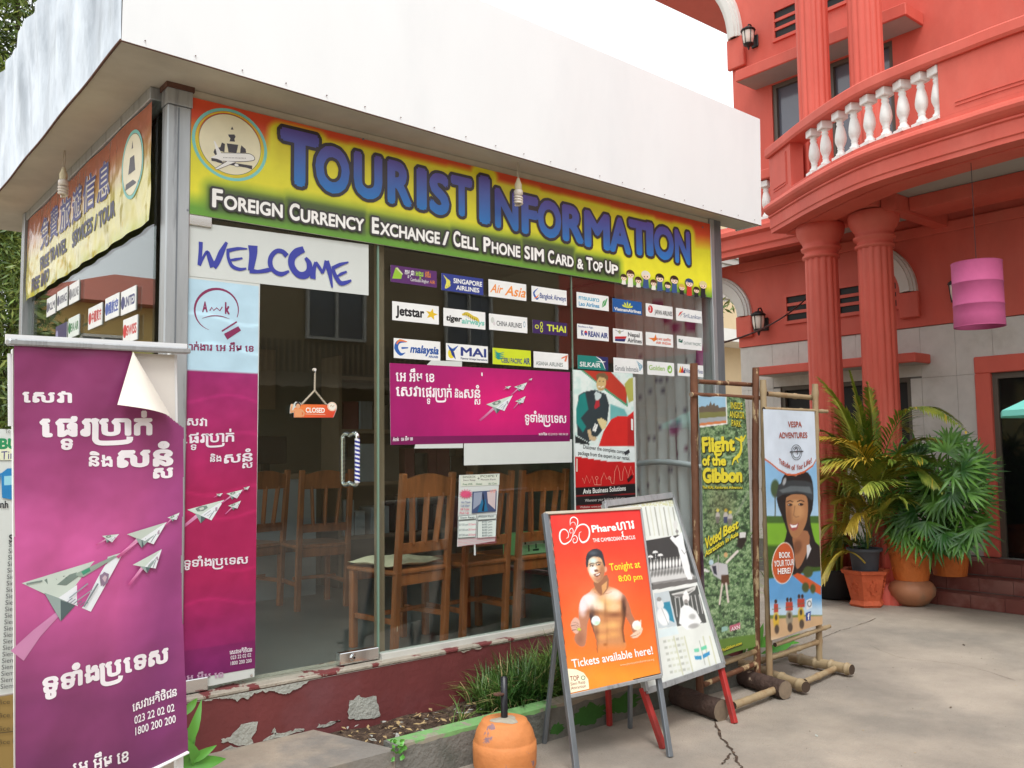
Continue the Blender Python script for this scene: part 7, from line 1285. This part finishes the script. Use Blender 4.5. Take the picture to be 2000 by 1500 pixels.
q = [SP.uv(*k) for k in ((28, 1528), (356, 1470), (354, 690), (26, 676))]
A_ = Picture(SP, (min(q[0][0], q[3][0]), min(q[0][1], q[1][1])-.03), (max(q[1][0], q[2][0]), max(q[2][1], q[3][1])), 180, 420, (0, 0, 1), (150, 56, 112), n=.0)
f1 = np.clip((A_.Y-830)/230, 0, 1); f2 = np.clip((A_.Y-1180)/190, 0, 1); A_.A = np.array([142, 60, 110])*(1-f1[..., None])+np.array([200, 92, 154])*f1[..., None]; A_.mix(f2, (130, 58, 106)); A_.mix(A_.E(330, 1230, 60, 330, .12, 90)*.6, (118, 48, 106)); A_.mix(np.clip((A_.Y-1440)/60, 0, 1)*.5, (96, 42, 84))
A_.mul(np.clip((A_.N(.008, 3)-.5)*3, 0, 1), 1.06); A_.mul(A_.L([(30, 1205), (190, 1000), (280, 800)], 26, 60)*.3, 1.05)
yb = 1528-(A_.X-28)*.0
cut = A_.P([(256, 600), (400, 600), (400, 838), (357, 838), (324, 812), (256, 688)], 1) > .5
out_ = A_.P([(26, 676), (356, 691), (354, 1100), (366, 1472), (297, 1506), (150, 1580), (30, 1590), (28, 1528)], 1) < .5
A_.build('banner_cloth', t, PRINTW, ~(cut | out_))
# keep a slanting bottom batten
mk('bottom_batten', MB().bar(pp(285, 1508, .006), pp(366, 1468, .006), .008, .018, M['white'], Nn, .002), t)
def flap(i, j):
    a_ = np.array(c5(893, 165)); b_ = np.array(c5(775, 527)); c_ = np.array(c5(1140, 606)); q_ = a_*(1-j)+(b_*(1-i)+c_*i)*j+np.array([10*math.sin(math.pi*i)*j*(1-j), 0]); return pp(q_[0], q_[1], .014+.05*math.sin(math.pi*i)*j*(.5+.5*j)+.012*j)
c5 = lambda x, y: (x/3.488, 640+y/3.488)
mk('folded_corner', MB().sheet(flap, 16, 16, mat('creased vinyl back', (236, 232, 220), .5, var=.04, scale=12, c2=(120, 108, 88), c2amt=.8, c2scale=16, edge=(.68, .78))), t)
p = Print(SP, (0, 0, 1), .0012); wh = (244, 240, 244)
p.kh('seva', 43, 785, 141, 786, 20, wh, .035); p.kh('transfer', 78, 852, 296, 848, 34, wh, .045); p.kh('ning', 176, 910, 222, 911, 20, wh, .03); p.kh('sanson', 230, 912, 337, 908, 32, wh, .045)
p.kh('all', 80, 1354, 331, 1292, 30, wh, .045); p.kh('cust', 258, 1390, 345, 1358, 15, wh, .02); p.text('023 22 02 02', 262, 1414, 340, 1388, 15, wh, .015); p.text('1800 200 200', 264, 1436, 342, 1410, 15, wh, .015); p.kh('amk', 140, 1512, 250, 1486, 22, wh, .02)
p.n = .0016; planes(p, [(40, 1077, 2.046, .007), (249, 1021, .755, -.02), (201, 1037, .327, .19), (324, 1004, .235, -.13), (256, 1086, .6, -.23)], 1.0)
p.n = .0013; p.stroke([(114, 1196), (70, 1236), (31, 1280)], [9, 20, 34], (206, 140, 182)); p.build('lettering', t)
# board behind it at the left edge
bx = onY(-60, 900, -.05); t = thing('price_board', (-1.0, -.05, G), 'white bus timetable board half hidden behind the magenta stand, tan notice below', 'board')
mk('panel', MB().box((-1.35, -.05, onY(10, 1356, -.05)[2]), (-.60, -.035, onY(10, 838, -.05)[2]), M['paper']), t); mk('lower_panel', MB().box((-1.35, -.052, G+.1), (-.60, -.037, onY(10, 1360, -.05)[2]), mat('tan notice', (150, 124, 70), .7)), t)
for x in (-1.32, -.64): mk('leg', MB().box((x, -.034, G), (x+.03, -.005, 1.25), M['aludark']), t)
Sb = front_sheet(-.0535); p = Print(Sb, (0, 0, 1), .0006)
p.poly([(-90, 900), (40, 898), (40, 860), (-90, 862)], (226, 230, 200)); p.text('BUS', -2, 876, 50, 876, 20, (40, 140, 90), .05); p.text('Time', 2, 898, 44, 894, 16, (70, 60, 130), .0); p.text('To', 10, 846, 20, 846, 8, (120, 120, 110)); p.text('nh', 0, 992, 16, 992, 14, (30, 30, 36), .02)
p.poly([(2, 925), (14, 915), (34, 914), (34, 978), (4, 972)], (40, 130, 190)); p.poly([(8, 930), (34, 928), (34, 946), (8, 948)], (150, 210, 226)); p.stroke([(-6, 958), (0, 926), (12, 922)], 4, (40, 130, 190)); p.text('S', 17, 1058, 26, 1058, 14, (30, 30, 36), .02)
for k in range(23): p.text('Siem Reap', 17-k*.75, 1068+k*12.6, 70-k*.6, 1066+k*12.5, 9, (40, 42, 48), .0)
for k in range(4): p.text('Office hours', -20, 1376+k*26, 60, 1372+k*26, 9, (90, 76, 50))
p.stroke([(-10, 1432), (60, 1424)], 2, (90, 76, 50)); p.build('lettering', t)
# ---------------------------------------------------------------- orange barrel with pipe
bc = (1.255, -.76); t = thing('barrel_base', (bc[0], bc[1], G), 'flaking orange barrel shaped concrete base holding a black pipe', 'bollard')
mk('barrel', MB().lathe((bc[0], bc[1], G-.0), [(r_*.9, z_*.86) for r_, z_ in [(.15, 0), (.165, .04), (.168, .12), (.166, .162), (.16, .166), (.160, .174), (.15, .215), (.132, .25), (.124, .258), (.120, .272), (.105, .277), (.02, .279)]], M['drum'], 48), t)
mk('cement_patch', MB().lathe((bc[0]-.01, bc[1]-.02, G+.2395), [(.062, 0), (.05, .003), (.02, .006)], M['cement'], 14, wob=.25), t)
mk('pipe', MB().lathe((bc[0], bc[1], G+.235), [(.0165, 0), (.0165, .195), (.013, .1955), (.013, .18)], M['blackpipe'], 20), t); mk('rusty_lug', MB().bar((bc[0]-.012, bc[1], G+.355), (bc[0]-.06, bc[1]-.01, G+.36), .03, .01, M['rust'], (0, 0, 1), .002), t)
# ---------------------------------------------------------------- plants
def blade(mb, root, azi, L, w, droop, mt, seg=5, lean=.25, tw=0.0):
    d = np.array([math.cos(azi), math.sin(azi), 0]); s_ = np.array([-d[1], d[0], 0]); pts = []
    for k in range(seg+1):
        f = k/seg; pts.append(np.asarray(root, float)+d*(lean*L*f+droop*L*f*f)+np.array([0, 0, L*(f-.55*droop*f*f*1.3)]))
    vs = []; 
    for k, q in enumerate(pts): ww = w*(1-(k/seg)**2)*.5+.0004; vs += [q-s_*ww, q+s_*ww]
    mb.add(vs, [(2*k, 2*k+1, 2*k+3, 2*k+2) for k in range(seg)], mt, True)
mb = MB(); r = random.Random(12)
for k in range(170):
    cx = r.uniform(1.0, 3.1); cx = cx if r.random() < .18 else r.uniform(1.5, 3.1); cy_ = r.uniform(-.44, -.12); hh = .11+.24*min(1, max(0, (cx-1.0)/1.1))
    for j in range(r.randint(14, 34)): blade(mb, (cx+r.gauss(0, .02), cy_+r.gauss(0, .02), -.30), r.uniform(0, 6.3), hh*r.uniform(.5, 1.25), r.uniform(.004, .009), r.uniform(.1, .9), M['leafg'] if r.random() < .95 else M['deadleaf'], lean=r.uniform(.05, .4))
tag(mk('grass', mb, loc=(2, -.3, -.3)), 'long grass clumps growing in the planter', kind='stuff')
def leafblade(mb, a_, b_, w, mt, cup=.15, n=6, nrm=None):
    a_, b_ = np.asarray(a_, float), np.asarray(b_, float); d = b_-a_; L = np.linalg.norm(d); d /= L; s_ = np.cross(d, nrm if nrm is not None else (0, 0, 1)); s_ /= max(np.linalg.norm(s_), 1e-6); up_ = np.cross(s_, d); vs = []
    for k in range(n+1):
        f = k/n; ww = w*math.sin(math.pi*min(1, f**.8*.97+.03))*.5+.0005; c_ = a_+d*L*f+up_*cup*L*math.sin(math.pi*f*.9); vs += [c_-s_*ww+up_*ww*.3, c_, c_+s_*ww+up_*ww*.3]
    mb.add(vs, [(3*k+j, 3*k+j+1, 3*k+j+4, 3*k+j+3) for k in range(n) for j in (0, 1)], mt, True)
q0 = onY(362, 1452, -.62); t = thing('broad_leaf_plant', (q0[0], -.62, G), 'fresh green broad leaves poking out beside the magenta stand', 'plant')
for (p1, p2, w) in (((352, 1480), (392, 1366), .04), ((352, 1400), (384, 1364), .03), ((355, 1500), (380, 1415), .03), ((362, 1490), (423, 1455), .035), ((352, 1498), (440, 1482), .05), ((355, 1440), (378, 1420), .03), ((385, 1500), (362, 1440), .04)):
    mb = MB(); leafblade(mb, onY(*p1, -.64), onY(*p2, -.64-random.uniform(-.05, .05)), w, M['leafl'], nrm=(0, -1, .3)); mk('leaf', mb, t)
mk('stem', MB().tube([(q0[0], -.62, G), onY(354, 1480, -.63)], .004, M['leafl'], 6), t)
def weed(c, n=12, s=.02):
    t = thing('weed', c, 'small bright green weed sprouting from the concrete kerb', 'weed'); mb = MB(); r = random.Random(3)
    for k in range(n): a_ = np.array(c)+(r.uniform(-.04, .03), r.uniform(-.012, 0), r.uniform(-.03, .05)); leafblade(mb, a_, a_+(r.uniform(-.02, .02), -.012, r.uniform(-.02, .02)), s*1.2, M['leafl'], n=3, nrm=(0, -1, 0))
    mk('leaf', mb, t); t.children[0]['kind'] = 'stuff'
w_ = onY(778, 1466, -.59); weed((w_[0], -.588, w_[2]), 22)
def frond(par, pr, pc1, pt, X0, X1, ll, mt, seed=0, n=24, hang=.35, X0b=None):
    r = random.Random(seed); A0 = onX(*pr, X0); A1 = onX(*pc1, (X0+X1)/2); A2 = onX(*pt, X1); mb = MB(); pts = [A0*(1-f)**2+2*A1*f*(1-f)+A2*f*f for f in np.linspace(0, 1, n+1)]
    mb.tube(pts, [.009*(1-.8*k/n) for k in range(n+1)], M['leafyel'] if mt is M['leafyel'] else M['leafy'], 5)
    for k in range(int(n*.22), n+1):
        f = k/n; d = pts[min(k+1, n)]-pts[max(k-1, 0)]; d /= np.linalg.norm(d); s_ = np.cross(d, (0, 0, 1)); s_ /= max(np.linalg.norm(s_), 1e-5); L = ll*(math.sin(math.pi*min(1, .18+f*.86))**.6+.15)
        for sg in (-1, 1):
            for q in (0, .5):
                o = pts[k]+(pts[max(k-1, 0)]-pts[k])*q; dd = d*.75+s_*sg*.75+np.array([0, 0, -hang+r.uniform(-.08, .08)]); dd /= np.linalg.norm(dd); leafblade(mb, o, o+dd*L*r.uniform(.75, 1.15), .021, (M['leafyel'] if r.random() < .06 else mt), cup=.10, n=3)
    return mk('frond', mb, par)
t = thing('areca_palm', (6.74, .7, G), 'areca palm with arching green fronds and some yellowed ones in front of the columns', 'palm')
mk('pot', MB().lathe((6.74, .78, G), [(.15, 0), (.2, .02), (.22, .22), (.235, .26), (.235, .29), (.2, .29), (.19, .26)], M['blackpot'], 24), t)
for k in range(7): mk('stem', MB().tube([(6.74+.05*math.cos(k), .76+.06*math.sin(k), G+.25), (6.7+.06*math.cos(k*2), .62+.08*math.sin(k*2), G+.9), (6.66+.05*math.cos(k), .5+.1*math.sin(k), G+1.35)], [.016, .012, .008], M['leafyel'] if k % 2 else M['leafy'], 6), t)
FRD = [((1700, 985), (1668, 800), (1598, 738), 6.6, 6.3, .34, 'leafy'), ((1702, 985), (1690, 820), (1660, 726), 6.6, 6.5, .30, 'leafy'), ((1706, 985), (1712, 840), (1694, 748), 6.6, 6.6, .26, 'leafy'), ((1708, 990), (1745, 700), (1886, 842), 6.6, 6.4, .27, 'leafy'), ((1706, 990), (1760, 810), (1858, 872), 6.6, 6.8, .30, 'leafy'), ((1712, 1000), (1770, 850), (1840, 960), 6.6, 6.5, .28, 'leafy'),
    ((1700, 990), (1650, 830), (1586, 840), 6.6, 6.3, .30, 'leafy'), ((1704, 990), (1722, 850), (1590, 852), 6.6, 6.0, .40, 'leafyel'), ((1708, 1000), (1740, 850), (1600, 915), 6.5, 5.9, .42, 'leafyel'), ((1698, 1000), (1650, 880), (1580, 960), 6.5, 6.1, .36, 'leafyel'), ((1694, 1060), (1690, 950), (1626, 980), 6.5, 6.2, .26, 'leafyel'), ((1694, 1080), (1700, 950), (1722, 1010), 6.5, 6.2, .22, 'leafy'),
    ((1690, 1090), (1640, 960), (1586, 1080), 6.6, 6.3, .28, 'leafyel'), ((1680, 1100), (1640, 1000), (1606, 1110), 6.6, 6.3, .26, 'leafy'), ((1700, 1040), (1740, 920), (1790, 990), 6.7, 6.8, .28, 'leafy'), ((1700, 1040), (1660, 900), (1600, 1010), 6.8, 6.9, .3, 'leafy'), ((1690, 1080), (1660, 980), (1640, 1080), 6.7, 6.6, .26, 'leafy'), ((1700, 1060), (1710, 960), (1760, 1060), 6.7, 6.7, .26, 'leafy'), ((1702, 1000), (1760, 880), (1800, 930), 6.9, 7.0, .3, 'leafy'), ((1698, 1000), (1640, 900), (1596, 980), 6.9, 7.0, .3, 'leafy'), ((1700, 1020), (1740, 940), (1780, 1030), 6.9, 7.0, .28, 'leafy'), ((1700, 980), (1720, 800), (1770, 840), 6.9, 7.1, .3, 'leafy'), ((1706, 1010), (1680, 880), (1610, 900), 6.4, 6.0, .36, 'leafy'), ((1710, 1040), (1740, 950), (1770, 980), 6.3, 6.3, .3, 'leafy'), ((1700, 1050), (1680, 960), (1650, 1040), 6.3, 6.0, .3, 'leafyel'), ((1706, 1000), (1730, 880), (1750, 900), 6.3, 6.2, .34, 'leafy'), ((1690, 1100), (1640, 1040), (1600, 1140), 6.4, 6.1, .28, 'leafyel'), ((1700, 1080), (1650, 900), (1590, 930), 6.9, 6.8, .36, 'leafy'), ((1706, 1020), (1730, 900), (1680, 960), 6.4, 5.9, .34, 'leafy'), ((1700, 1000), (1670, 860), (1640, 800), 6.7, 6.7, .32, 'leafy'), ((1706, 1000), (1760, 860), (1810, 900), 6.5, 6.4, .32, 'leafy'), ((1696, 1090), (1650, 1010), (1620, 1130), 6.8, 6.8, .26, 'leafy'), ((1700, 1000), (1690, 860), (1640, 850), 6.9, 7.0, .3, 'leafyel')]
for k, (a_, b_, c_, x0, x1, ll, mm) in enumerate(FRD): frond(t, a_, b_, c_, x0, x1, ll, M[mm], k)
def pot(name, prof, c, mt, label, n=32, rot=0, par=None, smooth=True):
    t = thing(name, (c[0], c[1], c[2]), label, 'pot'); mk('body', MB().lathe(c, prof, mt, n, rot=rot, smooth=smooth, capt=False), t); return t
hp = onZ(1690, 1187, G); hp = (hp[0]+.12, hp[1]+.05, G)
t = pot('hexagonal_pot', [(.15, 0), (.165, .02), (.15, .05), (.145, .06), (.205, .30), (.225, .31), (.235, .34), (.19, .34), (.18, .30)], hp, M['terra2'], 'terracotta hexagonal pot with moulded panels on the ground', 6, rot=.35, smooth=False)
mk('soil', MB().lathe(hp, [(.18, .30), (.01, .31)], M['soil'], 12, capb=False), t)
for k in range(6):
    a_ = .35+math.pi/6+k*math.pi/3; rr_ = .158; c_ = (hp[0]+rr_*math.cos(a_), hp[1]+rr_*math.sin(a_), G+.18); mb = MB(); s_ = np.array([-math.sin(a_), math.cos(a_), 0]); up_ = np.array([math.cos(a_)*.22, math.sin(a_)*.22, 1])
    for q in range(10): th = q*.63; p_ = np.array(c_)+s_*.04*math.cos(th)*(.5+.5*(q % 2))+up_*.06*math.sin(th)*(.6+.4*(q % 3)/2); mb.tube([p_, p_+s_*.012*math.cos(th+1)+up_*.015*math.sin(th+1)], .006, M['terra2'], 5)
    mk('moulded_flower', mb, t)
gp_ = (hp[0], hp[1], G+.305)
t = pot('grey_pot', [(.11, 0), (.115, .02), (.135, .20), (.165, .21), (.165, .235), (.13, .235), (.125, .2)], gp_, M['greypot'], 'dark grey plastic pot standing inside the hexagonal pot'); mk('soil', MB().lathe(gp_, [(.125, .2), (.01, .21)], M['soil'], 12, capb=False), t)
tp = thing('cypress_seedling', (gp_[0], gp_[1], gp_[2]+.2), 'bluish green feathery seedling in the grey pot', 'plant'); mb = MB(); r = random.Random(5)
for k in range(60):
    a_ = r.uniform(0, 6.3); L = r.uniform(.06, .24); e_ = r.uniform(.2, 1.3); d = np.array([math.cos(a_)*math.cos(e_), math.sin(a_)*math.cos(e_), math.sin(e_)]); o = np.array([gp_[0], gp_[1], gp_[2]+.21])
    for j in range(8): q = o+d*L*j/8; leafblade(mb, q, q+d*.03+np.array([r.uniform(-.025, .025), r.uniform(-.025, .025), .01]), .009, M['leafb'], n=2)
mk('foliage', mb, tp)
bp0 = onZ(1780, 1186, G); bw = (bp0[0]+.12, bp0[1]+.05, G)
pot('bowl_pot', [(.10, 0), (.15, .03), (.205, .10), (.215, .16), (.19, .21), (.15, .235), (.15, .24), (.01, .24)], bw, M['bowl'], 'upturned brown clay bowl carrying the big orange pot')
OP = [(.155, 0), (.16, .02), (.185, .2), (.2, .32), (.205, .37), (.225, .375), (.228, .42), (.205, .42), (.195, .38)]
t = pot('orange_pot', OP, (bw[0], bw[1], G+.24), M['terra'], 'large orange pot with swirling relief standing on the clay bowl'); mk('soil', MB().lathe((bw[0], bw[1], G+.24), [(.195, .38), (.01, .39)], M['soil'], 14, capb=False), t)
mb = MB(); r = random.Random(8)
for k in range(26):
    a_ = math.radians(150)+r.uniform(-1.1, 1.3); z = G+.24+r.uniform(.08, .34); R1 = .165+(z-G-.24)*.11; p_ = [np.array([bw[0]+(R1+.002)*math.cos(a_+q*.07), bw[1]+(R1+.002)*math.sin(a_+q*.07), z+.02*math.sin(q*1.3+k)]) for q in range(4)]; mb.tube(p_, [.003, .007, .007, .002], M['terra'], 5)
mk('relief', mb, t)
sp = onZ(1850, 1136, G+.13); sp = (7.30, -.12, -.165)
t = pot('orange_pot', [(q_*.95, w_) for q_, w_ in OP], sp, M['terra'], 'second orange pot, plain sided, on the maroon step'); mk('soil', MB().lathe(sp, [(.18, .38), (.01, .39)], M['soil'], 14, capb=False), t)
def fan(mb, c, nrm, up_, R_, mt, n=9, spread=2.6, droop=.25, r=random):
    nrm = np.asarray(nrm, float); nrm /= np.linalg.norm(nrm); up_ = np.asarray(up_, float)-nrm*(nrm@np.asarray(up_, float)); up_ /= np.linalg.norm(up_); s_ = np.cross(up_, nrm)
    for k in range(n):
        a_ = (k/(n-1)-.5)*spread; d = up_*math.cos(a_)+s_*math.sin(a_)+nrm*r.uniform(-.1, .15); L = R_*r.uniform(.85, 1.1)*(1-.12*abs(a_)); leafblade(mb, c, np.asarray(c)+d*L+(0, 0, -droop*L*.4), .026, mt, cup=.10, n=4, nrm=nrm)
t = thing('lady_palm', (6.95, -.2, G+.6), 'dense dark green lady palm with fan leaves beside the doorway', 'palm'); r = random.Random(21)
cen = onX(1838, 962, 7.0); fans = []
for k in range(165):
    px = r.uniform(1722, 1916); py = r.uniform(862, 1066); 
    if ((px-1822)/100)**2+((py-965)/112)**2 > 1: continue
    X_ = r.uniform(6.55, 7.35); c = onX(px, py, X_); out = np.array([X_-7.0, c[1]-cen[1], (c[2]-cen[2])]); mb = MB(); fan(mb, c, (-1, -.4+r.uniform(-.5, .5), .5+r.uniform(-.4, .4)), out*(0.4, 1, 1)+(0, r.uniform(-.1, .1), -.08 if r.random() < .6 else .25), r.uniform(.2, .28), M['leafd'], n=r.choice([7, 9, 11]), spread=r.uniform(2.2, 3.6), r=r)
    mk('fan_leaf', mb, t); fans.append(c)
mb = MB()
for c in fans[::2]: b0_ = np.array([sp[0]+r.uniform(-.06, .06), sp[1]+r.uniform(-.08, .08), sp[2]+.39]); mb.tube([b0_, (b0_+c)/2+(0, 0, .08), c], [.01, .007, .004], M['leafd'], 5)
mk('stems', mb, t)['kind'] = 'stuff'
t = thing('spider_plant', (bw[0], bw[1], G+.63), 'grassy drooping plant filling the large orange pot', 'plant'); mb = MB(); r = random.Random(33)
for k in range(150): blade(mb, (bw[0]+r.gauss(0, .06), bw[1]+r.gauss(0, .06), G+.63), r.uniform(0, 6.3), r.uniform(.14, .3), r.uniform(.006, .012), r.uniform(.5, 1.5), M['leafd'] if r.random() < .85 else M['leafl'], lean=r.uniform(.3, .8))
mk('foliage', mb, t)
# plants glimpsed behind the frames
cp_ = onZ(1462, 1232, G); c3p = (cp_[0], cp_[1]+.15, G)
t = pot('orange_planter', [(.14, 0), (.16, .2), (.17, .28), (.15, .28), (.14, .25)], c3p, M['terra2'], 'orange planter glimpsed between the two pole frames'); mk('soil', MB().lathe(c3p, [(.14, .25), (.01, .26)], M['soil'], 12, capb=False), t)
t = thing('leafy_shrub', (c3p[0], c3p[1], G+.25), 'thin leaved dark shrub behind the pole frames', 'shrub'); mb = MB(); r = random.Random(44)
for k in range(230): blade(mb, (c3p[0]+r.gauss(0, .06), c3p[1]+r.gauss(0, .06), G+.25+r.random()*.55), r.uniform(0, 6.3), r.uniform(.16, .36), r.uniform(.008, .016), r.uniform(.5, 1.4), M['leafd'] if r.random() < .7 else M['leafy'], lean=r.uniform(.4, .9))
mb.tube([(c3p[0], c3p[1], G+.25), (c3p[0]+.02, c3p[1], G+1.0)], .014, M['bark'], 6); mk('foliage', mb, t)
t = thing('banana_leaf_plant', (4.2, -.1, G), 'broad leaved plant on the ground behind the pole frames', 'plant')
for (p1, p2, w, y_) in (((1455, 1290), (1490, 1216), .09, -.1), ((1470, 1296), (1560, 1238), .08, -.15), ((1520, 1262), (1572, 1262), .06, -.1), ((1450, 1290), (1440, 1200), .07, -.05), ((1462, 1290), (1520, 1212), .07, .0)):
    mb = MB(); leafblade(mb, onY(*p1, y_), onY(*p2, y_-.05), w, M['leafl'], cup=.08, nrm=(0, -1, .5)); mk('leaf', mb, t)

mb = MB(); r = random.Random(77)
for k in range(260):
    x, y = r.uniform(1.0, 8.0), r.uniform(-3.6, -.9)
    if y > -1.3 and x < 4.3 and r.random() < .5: continue
    s_ = r.uniform(.002, .007) if r.random() < .93 else r.uniform(.012, .022); a_ = r.uniform(0, 6.3); c_, n_ = math.cos(a_)*s_, math.sin(a_)*s_
    mb.add([(x-c_, y-n_, G+.002), (x+n_*.5, y-c_*.5, G+.004), (x+c_, y+n_, G+.002+s_*.3), (x-n_*.5, y+c_*.5, G+.003)], [(0, 1, 2, 3)], r.choice([M['deadleaf'], M['soil'], M['chip'], M['soil']]))
tag(mk('ground_litter', mb, loc=(4, -2, G)), 'specks of grit and dry leaf bits on the concrete', kind='stuff')
